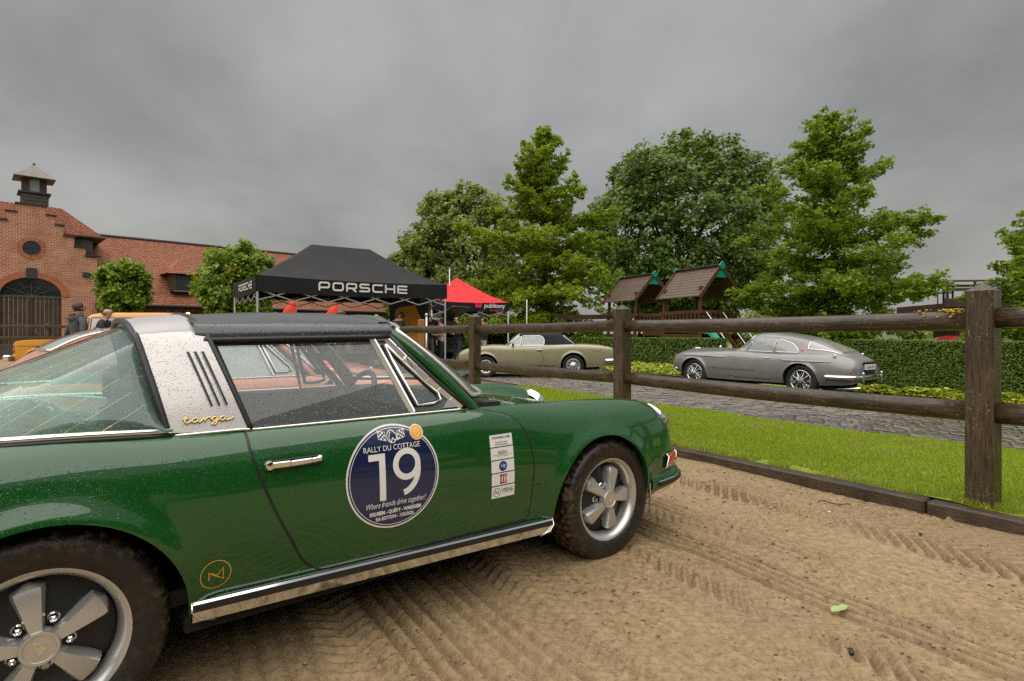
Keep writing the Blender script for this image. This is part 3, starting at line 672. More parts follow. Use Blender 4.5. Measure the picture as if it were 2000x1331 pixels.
def wordmark(h=1., w=1.28, gap=.26, t=.2):     # wide squared capitals of the sports-car maker
    r = .22; d = D2(); x = 0; W_ = w
    def rect(x0, x1, y0, y1): return [(x0, y0), (x1, y0), (x1, y1), (x0, y1)]
    def box_path(cor):                        # polyline with rounded corners
        out = []
        for i, p in enumerate(cor):
            p = np.array(p, float)
            if i in (0, len(cor) - 1): out.append(p); continue
            a = np.array(cor[i - 1], float); c = np.array(cor[i + 1], float); da = (a - p); dc = (c - p); la, lc = np.hypot(*da), np.hypot(*dc); k = min(r, la / 2, lc / 2)
            A, C_ = p + da / la * k, p + dc / lc * k
            for q in np.linspace(0, 1, 5): out.append((1 - q)**2 * A + 2 * q * (1 - q) * p + q * q * C_)
        return out
    a = t / 2; H = h
    for ch in 'PORSCHE':
        L0, L1 = x + a, x + W_ - a; S = []
        if ch == 'P': S = [box_path([(L0, 0), (L0, H - a), (L1, H - a), (L1, .36 * H), (L0, .36 * H)])]
        if ch == 'O': S = [box_path([((L0 + L1) / 2, a), (L1, a), (L1, H - a), (L0, H - a), (L0, a), ((L0 + L1) / 2, a)])]
        if ch == 'R': S = [box_path([(L0, 0), (L0, H - a), (L1, H - a), (L1, .38 * H), (L0, .38 * H)]), [(L1 - .45, .38 * H), (L1 - .02, 0)]]
        if ch == 'S': S = [box_path([(L1, H - a), (L0, H - a), (L0, H / 2), (L1, H / 2), (L1, a), (L0 - a, a)])]
        if ch == 'C': S = [box_path([(L1 + a, H - a), (L0, H - a), (L0, a), (L1 + a, a)])]
        if ch == 'H': S = [[(L0, 0), (L0, H)], [(L1, 0), (L1, H)], [(L0, H / 2), (L1, H / 2)]]
        if ch == 'E': S = [[(L1 + a, H - a), (L0 - a, H - a)], [(L0, H), (L0, 0)], [(L0 - a, a), (L1 + a, a)], [(L0, H / 2), (L1 + a, H / 2)]]
        for q in S: d.add(stroke(q, t))
        x += W_ + gap
    d.w = x - gap; return d

def fuchs(root, u, v, sg, phase, muddy=True, detail=True):
    """five-petal forged wheel; sg=-1 right side, outer face towards -y at |y|=v"""
    o_y = lambda h: h                               # profile h: + is outwards
    Mw = Matrix.Identity(4)
    def fin(b, name, mat, par, sm=True):
        o = b.build(name, mat, par, sm)
        if sm: smooth_by_angle(o, 40)
        return o
    Y = lambda h: -h if sg < 0 else h
    b = MB(); b.lathe([(r, Y(h)) for r, h in [(.196, -.16), (.200, -.03), (.206, -.012), (.213, -.004), (.2155, .004), (.212, .009), (.204, .007), (.196, 0), (.187, -.012), (.181, -.030), (.178, -.055)]], 56, 'y')
    w = fin(b, 'wheel', M['satin'], root); w.location = (u, sg * v, .298)
    b = MB(); b.lathe([(r, Y(h)) for r, h in [(.1795, -.05), (.172, -.062), (.120, -.050), (.075, -.034), (.045, -.03), (.001, -.03)]], 48, 'y'); fin(b, 'wheel_centre', M['black'], w)
    # tyre with tread
    prof = [(.203, .000), (.212, .010), (.232, .020), (.258, .024), (.284, .020), (.300, .008), (.308, -.006), (.3125, -.022), (.314, -.05), (.3145, -.085), (.314, -.12), (.3125, -.150), (.308, -.166), (.300, -.180), (.28, -.192), (.25, -.196), (.22, -.185), (.204, -.175)]
    pr = crom([np.array(p) for p in prof], 3); n = 300 if detail else 72; P = np.empty((n, len(pr), 3))
    for i in range(n):
        a = 2 * math.pi * i / n; r = pr[:, 0].copy(); h = pr[:, 1]
        if detail:
            tr = (r > .3)
            for g in (-.035, -.068, -.102, -.135): r = r - np.where(tr, .006 * np.exp(-((h - g) / .0045)**2), 0)
            lug = (i % 6) < 2; side = (h > -.035) | (h < -.135)
            if lug: r = r - np.where((r > .302) & side, .0055, 0)
            if (i % 6) in (3,): r = r - np.where(tr & ~side, .004, 0)
            r = r + np.where((h > .012) & (r < .285) & (r > .235), .0, 0)
        P[i] = np.stack([r * math.cos(a), [Y(q) for q in h], r * math.sin(a)], 1)
    P[..., 2] = np.maximum(P[..., 2], -.305)
    b = MB(); b.grid(P, closed_i=True); fin(b, 'tyre', M['tyre'] if muddy else M['tyre_clean'], w)
    # petals
    for k in range(5):
        a = R(phase + 72 * k); nr, nc = 12, 9; top = []
        for i in range(nr):
            t = i / (nr - 1); r = .040 + t * .132; hw = (.0175 + .026 * t**1.1) * (1 - .16 * max(0, t - .86) / .14 - .5 * max(0, t - .97) / .03)
            for j in range(nc):
                c = -1 + 2 * j / (nc - 1); e = abs(c); rr = r - .010 * (1 - math.cos(c * 1.1)) * t
                h = .010 - .020 * t + .004 * math.sin(t * 3) - .016 * max(0, (e - .72) / .28)**2 - .018 * max(0, (t - .88) / .12)**2
                x, z = rr * math.cos(a) - c * hw * math.sin(a), rr * math.sin(a) + c * hw * math.cos(a); top.append((x, Y(h), z))
        P = np.array(top).reshape(nr, nc, 3); low = P.copy(); low[..., 1] = np.where(True, Y(-.05), 0)
        G = np.concatenate([low[:, :1], P, low[:, -1:]], 1); G = np.concatenate([G, np.concatenate([low[-1:, :1], low[-1:], low[-1:, -1:]], 1)], 0)
        b = MB(); b.grid(G); fin(b, 'petal', M['satin'], w)
        if detail:
            a2 = a + R(36); b = MB(); c = Vector((.066 * math.cos(a2), Y(-.022), .066 * math.sin(a2)))
            b.lathe([(.0115, Y(-.02)), (.0115, Y(0)), (.0095, Y(.004)), (.005, Y(.006)), (.0005, Y(.0035))], 6, 'y', M=Matrix.Translation(c)); b.lathe([(.0165, Y(-.022)), (.016, Y(-.012)), (.0118, Y(-.008))], 18, 'y', M=Matrix.Translation(c)); b.build('lug_nut', M['chrome'], w)
    b = MB(); b.lathe([(r, Y(h)) for r, h in [(.047, -.02), (.047, .012), (.044, .017), (.037, .017), (.0355, .014), (.001, .0148)]], 40, 'y'); cap = fin(b, 'centre_cap', M['satin'], w)
    if detail:        # shield crest relief
        sh = [(-.013, .016), (0, .0185), (.013, .016), (.0135, -.002), (.008, -.012), (0, -.019), (-.008, -.012), (-.0135, -.002)]
        b = MB(); b.prism(sh, Y(.0145), Y(.0165)); b.prism([(x * .32, z * .32) for x, z in sh], Y(.0165), Y(.0185))
        for q in ((-.0065, .008), (.0065, -.006), (.0065, .008), (-.0065, -.006)): b.box((q[0], Y(.0172), q[1]), (.008, .0015, .0035))
        o = b.build('crest', M['chrome'], w)
    return w

T911 = dict(
 u =[-.93, -.87, -.72, -.45, -.20, .00, .30, .60, 1.0, 1.4, 1.7, 2.0, 2.25, 2.50, 2.70, 2.84, 2.94, 3.01, 3.045],
 vw=[.42, .60, .715, .778, .800, .806, .800, .788, .784, .784, .783, .783, .785, .778, .757, .715, .635, .50, .36],
 zw=[.46, .50, .55, .60, .61, .61, .59, .57, .56, .56, .56, .56, .555, .53, .50, .47, .44, .42, .41],
 vh=[.34, .49, .59, .665, .690, .698, .702, .702, .702, .702, .668, .605, .585, .580, .570, .548, .500, .40, .30],
 zh=[.60, .67, .745, .815, .850, .852, .834, .826, .822, .822, .816, .806, .800, .787, .760, .702, .612, .51, .45],
 vi=[.2, .30, .40, .48, .55, .58, .60, .60, .60, .60, .53, .455, .425, .405, .385, .36, .32, .25, .18],
 zi=[.62, .69, .77, .835, .86, .865, .84, .825, .82, .82, .812, .765, .738, .700, .640, .575, .515, .465, .435],
 zc=[.63, .71, .79, .85, .86, .865, .84, .82, .82, .82, .832, .800, .762, .712, .645, .578, .515, .465, .435],
 zs=[.36, .30, .28, .28, .28, .28, .275, .27, .262, .255, .25, .245, .245, .25, .26, .27, .28, .30, .32],
 vs=[.38, .55, .66, .72, .735, .74, .745, .75, .75, .75, .748, .745, .745, .738, .718, .680, .60, .47, .34])
ARCH911 = [(.01, .30, .343), (2.20, .295, .345)]
VG = lambda z: .700 - .135 * ((z - .825) / .315) - .02 * ((z - .825) / .315)**2        # side glass plane

def bar_curve(u_lo, z_lo, u_hi, z_hi, zt=1.252, n=30):
    """half hoop from the right belt over the roof to the left belt at the bar; returns (n,3)"""
    ctr = [(VG(z_lo), z_lo), (VG(.95) + .012, .95), (VG(1.06) + .012, 1.06), (.548, 1.14), (.49, zt - .058), (.36, zt - .024), (.18, zt - .004), (0, zt)]
    c = crom([np.array(p) for p in ctr], 6); u = np.interp(c[:, 1], [z_lo, z_hi], [u_lo, u_hi]); r = np.stack([u, -c[:, 0], c[:, 1]], 1)
    return np.concatenate([r, (r * np.array([1, -1, 1]))[::-1][1:]])
def offset_hoop(H, d): q = H.copy(); q[:, 1] *= 1 + d / .6; q[:, 2] += d * (q[:, 2] - .8) / .45; return q

def build_911(root, pm, targa=True, detail=True):
    sh = Shell(T911, ARCH911, .020, .045)
    if not detail: sh.ns, sh.nt = 24, 14
    body = sh.build('body', pm, root, [(-.93, .33), (1.46, 3.045)])
    SG = (-1, 1)
    # wheel wells and floor
    b = MB()
    for cu, cz, r in ARCH911:
        for sg in SG:
            b.lathe([(r + .012, sg * .45), (r + .012, sg * .752)], 24, 'y', M=Matrix.Translation((cu, 0, cz)), a0=0, a1=math.pi)
            n = 20; pts = [(cu + (r + .02) * math.cos(t), sg * .47, cz + (r + .02) * math.sin(t)) for t in np.linspace(0, math.pi, n)]; b.add([(cu, sg * .47, cz)] + pts, [(0, 1 + i, 2 + i) for i in range(n - 1)])
    b.box((1.1, 0, .235), (1.5, 1.44, .05)); b.box((-.5, 0, .30), (.7, 1.0, .1)); b.box((2.75, 0, .27), (.45, .9, .06)); b.box((1.15, 0, .25), (2.5, .9, .05))
    b.build('underbody', M['well'], root)
    # doors
    dl = pchip([.318, .322, .335, .373, .445, .556, .648, .784, .832], [.80, .775, .742, .700, .662, .608, .571, .531, .527])
    dr = pchip([.300, .40, .473, .558, .639, .70, .739, .765, .791, .806, .815, .823, .832], [1.702, 1.717, 1.722, 1.728, 1.716, 1.698, 1.677, 1.65, 1.606, 1.545, 1.49, 1.43, 1.40])
    zs = np.concatenate([np.linspace(.318, .345, 7), np.linspace(.36, .76, 26), np.linspace(.77, .826, 14)])
    for sg in SG:
        b = MB(); G = sh.patch(lambda z: dl(z) + .004, lambda z: dr(z) - .004, zs, sg, .0025); b.grid(G); door = b.build('door', pm, root, True); smooth_by_angle(door, 60)
        b = MB(); sh.ribbon([(dl(z), z) for z in zs[::-1]] + [(u, .3175 - (u - .8) * .012) for u in np.linspace(.83, 1.66, 12)] + [(dr(z), z) for z in zs], .0105, .0012, sg, b); b.build('door_gap', M['rubber'], root)
        # handle: lever on a round base with a scooped recess
        hz = .716; hv = lambda u: sg * (sh.v(u, hz) + .003)
        if detail:
            P, F = disc2(.685, hz - .001, .060, .030, 32, 4); vs = [(p[0], sg * (sh.v(p[0], p[1]) + .0032 - 0.0 * i), p[1]) for i, p in enumerate(P)]; mesh('handle_cup', vs, F, pm, door, True)
            b = MB(); b.lathe([(.0165, 0), (.0165, .012), (.013, .02), (.001, .022)], 20, 'y', M=Matrix.Translation((.585, hv(.585), hz)) @ Matrix.Rotation(0 if sg > 0 else math.pi, 4, 'Z'))
            q = [Vector((.58, hv(.58) + sg * .014, hz)), Vector((.65, hv(.65) + sg * .026, hz + .001)), Vector((.72, hv(.72) + sg * .026, hz + .002)), Vector((.757, hv(.757) + sg * .020, hz + .003))]
            for i in range(3): b.bar(q[i], q[i + 1], .008, .021 - .002 * i, .003)
            b.box((.752, hv(.752) + sg * .01, hz + .003), (.016, .02, .022), bev=.004); h = b.build('handle', M['chrome'], door); smooth_by_angle(h, 40)
            b = MB(); b.box((.667, hv(.667) + sg * .003, hz - .003), (.185, .004, .034), bev=.0018); b.build('handle_gasket', M['rubber'], door)
        # belt chrome along the door and quarter
        b = MB(); b.tube([(u, sg * (.7045), .828 + .004 * (u < .55)) for u in np.linspace(.325, 1.42, 24)], .0052, 8); b.build('belt_trim', M['chrome'], root, True)
    # sill trim: chrome lip, rubber insert, polished lower strip
    zt = lambda u: .322 - .0243 * (u - .36)
    for sg in SG:
        U = np.linspace(.362, 1.842, 30)
        for nm, z0, z1, v0, v1, mt in (('sill_lip', 0.004, -.003, .781, .785, 'chrome'), ('sill_rubber', -.004, -.024, .7875, .7880, 'rubber'), ('sill_plate', -.025, -.060, .787, .776, 'chrome')):
            b = MB(); b.grid(np.array([[(u, sg * (v0 - .008), zt(u) + z0), (u, sg * v0, zt(u) + z0), (u, sg * v1, zt(u) + z1), (u, sg * (v1 - .03), zt(u) + z1)] for u in U])); b.build(nm, M[mt], root)
        for u in (.366, 1.838):
            b = MB(); k = 1 if u < 1 else -1; b.tube([(u - k * .004, sg * .778, zt(u) + .008), (u - k * .008, sg * .79, zt(u) - .02), (u + k * .012, sg * .785, zt(u) - .05), (u + k * .06, sg * .77, zt(u) - .066)], .0042, 6); b.build('sill_end', M['chrome'], root, True)
    # front and rear bumpers
    def bumper(name, plan, z0, z1, proud):
        c = crom([np.array(p, float) for p in plan], 6); c = np.concatenate([c, (c * np.array([1, -1]))[::-1][1:]]); t = np.gradient(c, axis=0); nn = np.stack([t[:, 1], -t[:, 0]], 1); nn /= np.hypot(*nn.T)[:, None]
        if nn[len(nn) // 2, 0] * (1 if name == 'front_bumper' else -1) < 0: nn = -nn
        zm = (z0 + z1) / 2; sec = [(-.05, z1 - .004), (-.01, z1 + .002), (.004, z1 - .006), (proud, zm + .03), (proud + .004, zm), (proud - .004, zm - .03), (-.006, z0 + .01), (-.06, z0)]
        sec = crom([np.array(p) for p in sec], 4); b = MB(); b.grid(np.array([[(c[i, 0] + nn[i, 0] * d, c[i, 1] + nn[i, 1] * d, z) for d, z in sec] for i in range(len(c))])); ob = b.build(name, pm, root, True)
        ks = range(3, len(c) - 3)
        for nm, hh, dd, mt in (('bumper_trim', .019, proud + .007, 'chrome'), ('bumper_rubber', .0145, proud + .014, 'rubber')):
            s2 = crom([np.array(p) for p in [(0, zm + hh), (dd, zm + hh * .8), (dd + .002, zm), (dd, zm - hh * .8), (0, zm - hh)]], 3)
            b = MB(); b.grid(np.array([[(c[i, 0] + nn[i, 0] * d, c[i, 1] + nn[i, 1] * d, z) for d, z in s2] for i in ks])); ends = [ks[0], ks[-1]]
            for i in ends: b.add([(c[i, 0] + nn[i, 0] * d, c[i, 1] + nn[i, 1] * d, z) for d, z in s2], [tuple(range(len(s2)))])
            b.build(nm, M[mt], ob, True)
        e = c[0]; b = MB(); b.tube([(e[0], -e[1] * sg - sg * .004, z1) if False else (e[0] - .002, e[1] - .01 if e[1] < 0 else e[1] + .01, z) for sg, z in ((1, z1), (1, zm), (1, z0 - .06))], .006, 6); b.build('bumper_edge', M['chrome'], ob, True)
    bumper('front_bumper', [(2.585, -.752), (2.70, -.745), (2.84, -.715), (2.96, -.64), (3.05, -.50), (3.10, -.28), (3.115, 0)], .265, .375, .022)
    bumper('rear_bumper', [(-.50, -.785), (-.68, -.745), (-.82, -.65), (-.92, -.48), (-.965, -.25), (-.98, 0)], .34, .46, .022)
    # front valance below the bumper
    b = MB(); pl = crom([np.array(p, float) for p in [(2.60, -.715), (2.75, -.69), (2.88, -.60), (2.98, -.46), (3.04, -.25), (3.055, 0)]], 5); pl = np.concatenate([pl, (pl * np.array([1, -1]))[::-1][1:]])
    b.grid(np.array([[(x, y, .275), (x - .02, y * .98, .235), (x - .06, y * .94, .195), (x - .14, y * .86, .17)] for x, y in pl])); b.build('valance', pm, root, True)
    # headlamps and indicators
    for sg in SG:
        c = Vector((2.868, sg * .560, .640)); ax = Vector((.80, sg * .12, .60)).normalized(); Mt = Matrix.Translation(c) @ ax.to_track_quat('Z', 'Y').to_matrix().to_4x4()
        b = MB(); b.lathe([(.120, -.05), (.119, .004), (.114, .012), (.106, .012), (.101, .005)], 40, M=Mt); hl = b.build('headlamp', M['chrome'], root, True)
        b = MB(); b.lathe([(.103, .004), (.085, .006), (.045, .008), (.001, .009)], 32, M=Mt); b.build('lens', M['lens'], hl, True)
        # indicator wraps the corner above the bumper
        zs2 = (.392, .401, .458, .470); us = np.linspace(2.715, 2.875, 8); G = np.array([[(u + (z - .392) * .16 + (.006 if 0 < k < 3 else .002), sg * (sh.v(u + (z - .392) * .16, z) + (.020 if 0 < k < 3 else .008)), z) for k, z in enumerate(zs2)] for u in us])
        b = MB(); b.grid(G); b.build('indicator', M['lens_red'], root, True); b = MB(); loop = [G[i, 0] for i in range(8)] + [G[-1, k] for k in range(1, 4)] + [G[i, -1] for i in range(6, -1, -1)] + [G[0, k] for k in (2, 1)]
        b.tube(loop, .0045, 6, closed=True); b.build('indicator_trim', M['chrome'], root, True)
    # bonnet gaps
    b = MB()
    for sg in SG:
        for i, u in enumerate(np.linspace(1.66, 2.95, 26)):
            pass
        A = []
        for u in np.linspace(1.64, 2.96, 40):
            v0 = float(np.interp(u, [1.64, 2.2, 2.7, 2.96], [.56, .475, .40, .20])); A.append([(u, sg * (v0 + d), sh.topz(u, v0 + d) + .0012) for d in (-.003, .003)])
        b.grid(np.array(A))
    b.build('bonnet_gap', M['rubber'], root)
    # windscreen: frame hoop, glass, chrome trim
    bot = crom([np.array(p, float) for p in [(1.478, -.684, .842), (1.585, -.625, .836), (1.665, -.46, .842), (1.715, -.24, .850), (1.73, 0, .852)]], 6); top = crom([np.array(p, float) for p in [(1.128, -.515, 1.188), (1.155, -.468, 1.202), (1.19, -.33, 1.220), (1.21, -.17, 1.230), (1.217, 0, 1.234)]], 6)
    bot = np.concatenate([bot, (bot * np.array([1, -1, 1]))[::-1][1:]]); top = np.concatenate([top, (top * np.array([1, -1, 1]))[::-1][1:]])
    K = 12; G = np.array([[bot[i] * (1 - t) + top[i] * t + np.array([.035, 0, .03]) * math.sin(math.pi * t) * (.35 + .65 * (1 - abs(bot[i, 1]) / .7)) for t in np.linspace(0, 1, K)] for i in range(len(bot))])
    ins = G[1:-1, 1:-1]; b = MB(); b.grid(ins); b.build('windscreen', M['ws_glass'] if detail else M['paleglass'], root, True)
    lp = [ins[i, 0] for i in range(len(ins))] + [ins[-1, k] for k in range(1, K - 2)] + [ins[i, -1] for i in range(len(ins) - 2, -1, -1)] + [ins[0, k] for k in range(K - 4, 0, -1)]
    b = MB(); b.tube([Vector(p) + Vector((.006, 0, .004)) for p in lp], .0105, 8, closed=True); b.build('windscreen_trim', M['bright'], root, True)
    b = MB(); b.tube([Vector(p) + Vector((0, 0, -.002)) for p in lp], .0085, 8, closed=True); b.build('windscreen_seal', M['rubber'], root, True)
    for sg in SG:       # A pillars: lofted ribs from the scuttle to the header
        base = G[0] if sg < 0 else G[-1]; A = []
        for k in range(K):
            t = k / (K - 1); p = base[k]; wx = .050 * (1 - .15 * t); sec = [(p[0] + .010, p[1] - sg * .022, p[2] - .004), (p[0] + .004, p[1] - sg * .006, p[2] + .008), (p[0] - .012, p[1] + sg * .008, p[2] + .006), (p[0] - .036, p[1] + sg * .009, p[2] - .014), (p[0] - .05, p[1] - sg * .02, p[2] - .02), (p[0] - .02, p[1] - sg * .04, p[2] - .03)]
            A.append(sec)
        A = np.array(A); lo = A[0].copy(); lo[:, 0] += .028; lo[:, 2] -= .045; lo[:, 1] += sg * .012; A = np.concatenate([lo[None], A]); b = MB(); b.grid(A, closed_j=True); o = b.build('pillar', pm, root, True); smooth_by_angle(o, 70)
    A = [];
    for i in range(1, len(top) - 1):
        p = G[i, -1]; A.append([(p[0] + .024, p[1], p[2] - .012), (p[0] + .006, p[1], p[2] + .010), (p[0] - .03, p[1], p[2] + .012), (p[0] - .055, p[1], p[2] - .012), (p[0] - .02, p[1], p[2] - .03)])
    b = MB(); b.grid(np.array(A), closed_j=True); b.build('header', pm, root, True)
    # roof panel
    rows = []; U = np.linspace(.405, 1.138, 16)
    for u in U:
        k = (u - .405) / .733; ze = .004 * math.sin(math.pi * k); dz = np.interp(u, [.405, .7, 1.0, 1.138], [-.022, -.004, .0, -.010])
        ctr = [(.556, 1.136 + .012 * k), (.549, 1.160 + .012 * k), (.520, 1.186 + .008 * k), (.44, 1.216 + dz), (.25, 1.242 + dz), (0, 1.252 + dz)]; c = crom([np.array(p) for p in ctr], 5)
        r = np.stack([np.full(len(c), u), -c[:, 0], c[:, 1]], 1); rows.append(np.concatenate([r, (r * np.array([1, -1, 1]))[::-1][1:]]))
    b = MB(); b.grid(np.array(rows)); lowr = np.array(rows); lowr[..., 2] -= .03; lowr[..., 1] *= .96; b.grid(lowr); roof = b.build('roof', M['vinyl'] if targa else pm, root, True)
    for sg in SG:
        b = MB(); b.tube([(u, sg * (.560), 1.128 + .012 * (u - .405) / .733) for u in np.linspace(.43, 1.12, 14)], .010, 8); b.build('roof_seal', M['rubber'], root, True)
    # hoop
    H0 = bar_curve(.318, .84, .222, 1.235, 1.203); H1 = bar_curve(.540, .826, .398, 1.252, 1.226); g = np.array([H0 * (1 - t) + H1 * t for t in np.linspace(0, 1, 8)]); g = np.array([offset_hoop(x, .006 * math.sin(math.pi * min(1, max(0, (i + .5) / 8))) + .004) for i, x in enumerate(g)])
    inn = np.array([offset_hoop(x, -.05) for x in (H1, H0)]); gg = np.concatenate([g, inn]); b = MB(); b.grid(gg, closed_i=True); hoop = b.build('targa_hoop' if targa else 'rear_pillar', M['silver'] if targa else pm, root, True); smooth_by_angle(hoop, 55)
    for H, nm, r in ((H1, 'hoop_seal', .010), (H0, 'hoop_seal', .011)):
        b = MB(); q = offset_hoop(H, .002); q[:, 0] += .008 if H is H1 else -.010; b.tube(q, r, 8); b.build(nm, M['rubber'], root, True)
    if targa and detail:
        for sg in SG:
            for k in range(3):
                b = MB(); a0, a1 = .376 + .022 * k, .433 + .0225 * k; pts = []
                for t in np.linspace(0, 1, 8):
                    z = 1.092 + (.915 - 1.092) * t; u = a0 + (a1 - a0) * t; vv = np.interp(z, [.84, .95, 1.06, 1.14], [VG(.84), VG(.95) + .012, VG(1.06) + .012, .548]) * (1 + .0095 / .6) + .008
                    pts.append([(u - .0042 * (1 - .3 * t), sg * (vv), z), (u, sg * (vv + .0015), z), (u + .0042 * (1 - .3 * t), sg * (vv), z)])
                b.grid(np.array(pts)); b.build('vent_slot', M['rubber'], hoop)
        # script badge
        sc = [[(0, .55), (.22, .62)], [(.13, .95), (.08, .3), (.12, .05), (.22, .12), (.34, .4)], [(.52, .52), (.44, .6), (.36, .45), (.34, .2), (.42, .06), (.52, .25), (.55, .55), (.54, .2), (.60, .06), (.70, .3), (.78, .58)], [(.78, .58), (.80, .1), (.82, .35), (.92, .58), (1.0, .56), (1.03, .3), (1.08, .2)],
              [(1.22, .52), (1.14, .58), (1.07, .4), (1.08, .14), (1.16, .08), (1.24, .3), (1.26, .55), (1.24, .0), (1.16, -.36), (1.04, -.3), (1.16, -.04), (1.36, .22)], [(1.54, .52), (1.46, .58), (1.38, .42), (1.38, .16), (1.46, .06), (1.55, .3), (1.57, .56), (1.56, .2), (1.62, .06), (1.76, .2), (1.9, .34)]]
        b = MB()
        for s_ in sc:
            p3 = []
            for x, y in crom([np.array(q) for q in s_], 4): z = .866 + y * .024; u = .347 + x * .079; vv = np.interp(z, [.84, .95], [VG(.84), VG(.95) + .012]) * (1 + .0095 / .6) + .006; p3.append((u, -vv, z))
            b.tube(p3, .0027, 6)
        b.build('script_badge', M['gold'], hoop, True)
    # rear glass (wrap-around) or fastback shell with rear window
    Hb = offset_hoop(H0, -.022 if targa else .0); n = len(Hb)
    base = crom([np.array(p, float) for p in [(.318, -.690, .848), (.12, -.698, .858), (-.08, -.688, .862), (-.25, -.645, .856), (-.38, -.55, .848), (-.455, -.38, .842), (-.49, -.18, .840), (-.495, 0, .840)]], 8); base = np.concatenate([base, (base * np.array([1, -1, 1]))[::-1][1:]])
    def resamp(P, m, pw=1.):
        d = np.concatenate([[0], np.cumsum(np.linalg.norm(np.diff(P, axis=0), axis=1))]); d /= d[-1]; q = np.linspace(0, 1, m); return np.stack([np.interp(q, d, P[:, k]) for k in range(3)], 1)
    A, B = resamp(Hb, 41), resamp(base, 41); T = np.linspace(0, 1, 14)
    G2 = np.array([[A[i] * (1 - t) + B[i] * t + np.array([-.004, 0, .004 if targa else .085]) * math.sin(math.pi * t) * min(1, (A[i, 2] - .85) / .3) * (1 - .25 * t) + np.array([0, .05 * np.sign(A[i, 1]) * abs(A[i, 1]), 0]) * math.sin(math.pi * t) for t in T] for i in range(41)])
    if targa:
        b = MB(); b.grid(G2); b.build('rear_window', M['rear_glass'], root, True)
        b = MB()
        for k in np.linspace(3, 37, 26):
            i = int(k); f = k - i; b.tube([Vector(G2[i, j] * (1 - f) + G2[i + 1, j] * f) * 1 + Vector((0, 0, -.004)) for j in range(3, 14)], .0008, 4)
        b.build('heater_wires', M['gold'], root)
    else:
        b = MB(); b.grid(G2); b.build('fastback', pm, root, True); wdw = G2[11:30, 2:9] + np.array([-.004, 0, .006]); b = MB(); b.grid(wdw); b.build('rear_window', M['paleglass'], root, True)
        lp = [wdw[i, 0] for i in range(19)] + [wdw[-1, k] for k in range(1, 7)] + [wdw[i, -1] for i in range(17, -1, -1)] + [wdw[0, k] for k in range(5, 0, -1)]; b = MB(); b.tube(lp, .009, 6, closed=True); b.build('window_trim', M['chrome'], root, True)
    b = MB(); b.tube([p + np.array([0, .006 * np.sign(p[1]), -.002]) for p in B], .0115, 8); b.build('rear_window_trim', M['chrome'], root, True)
    b = MB(); b.tube([p + np.array([0, .012 * np.sign(p[1]), -.016]) for p in B], .0085, 8); b.build('rear_window_seal', M['rubber'], root, True)
    b = MB(); b.tube([p + np.array([-.004, .015 * np.sign(p[1]), -.027]) for p in B], .006, 8); b.build('rear_lower_trim', M['chrome'], root, True)
    # side windows
    zb, zq = .832, 1.132
    def side_sheet(poly_l, poly_r, sg, off=0, nz=12, nu=14): return np.array([[(poly_l(z) * (1 - t) + poly_r(z) * t, sg * (VG(z) + .004 * math.sin(math.pi * (z - zb) / .3) + off), z) for t in np.linspace(0, 1, nu)] for z in np.linspace(zb, zq, nz)])
    gl = lambda z: np.interp(z, [.83, 1.135], [.552, .458]); dv = lambda z: np.interp(z, [.83, 1.135], [1.163, 1.050]); ap = lambda z: np.interp(z, [.83, .935, 1.038, 1.135], [1.398, 1.285, 1.190, 1.108])
    gm = M['glass'] if detail else M['paleglass']
    for sg in SG:
        b = MB(); b.grid(side_sheet(gl, dv, sg, -.012)); b.build('door_window', gm, root, True)
        b = MB(); b.grid(side_sheet(lambda z: dv(z) + .01, ap, sg, -.008)); qw = b.build('quarter_window', gm, root, True)
        pt = lambda f, z, o=0.: Vector((float(f(z)), sg * (VG(z) + o), z))
        # divider bar and vent window frame
        b = MB(); b.bar(pt(dv, .83), pt(dv, 1.14), .014, .027, .003); b.build('window_divider', M['bright'], root)
        b = MB(); fr = [pt(dv, 1.133, .002)] + [pt(lambda z: ap(z), z, .002) for z in np.linspace(1.133, .834, 8)]
        for i in range(len(fr) - 1): b.bar(fr[i], fr[i + 1], .014, .025, .003)
        b.build('window_frame', M['bright'], root)
        inset = [pt(dv, z, -.002) + Vector((.030, 0, 0)) for z in (.858, 1.105)] + [pt(ap, z, -.002) + Vector((-.034, 0, 0)) for z in np.linspace(1.105, .90, 6)] + [pt(ap, .872, -.002) + Vector((-.055, 0, 0)), pt(ap, .860, -.002) + Vector((-.11, 0, 0))]
        b = MB(); b.tube(inset, .0105, 6, closed=True); b.build('vent_seal', M['rubber'], qw, True); b = MB(); b.tube([p + Vector((.004, sg * .007, .002)) for p in inset], .0058, 6, closed=True); b.build('vent_frame', M['bright'], qw, True)
        if detail:
            cz = pt(ap, 1.03, .008) + Vector((-.012, 0, 0)); b = MB(); b.bar(cz + Vector((-.02, 0, .024)), cz + Vector((.02, 0, -.024)), .014, .016, .005); b.build('vent_hinge', M['chrome'], qw)
            b = MB(); b.add([pt(ap, .84, .004) + Vector((-.012, 0, 0)), pt(ap, .875, .004) + Vector((-.012, 0, 0)), pt(ap, .84, .004) + Vector((-.085, 0, 0))], [(0, 1, 2)]); b.build('vent_plate', M['chrome'], qw)
        b = MB(); b.tube([pt(gl, z, -.004) + Vector((-.004, 0, 0)) for z in np.linspace(.83, 1.13, 5)], .010, 6); b.build('window_seal', M['rubber'], root, True)
        b = MB(); b.tube([pt(ap, z, .006) + Vector((.020, 0, .004)) for z in np.linspace(.83, 1.14, 6)], .012, 6); b.build('pillar_seal', M['rubber'], root, True)
    # wheels
    for k, (u, ph) in enumerate(((0, 100), (2.268, 70))):
        for sg in SG: fuchs(root, u, .742, sg, ph, detail, detail)
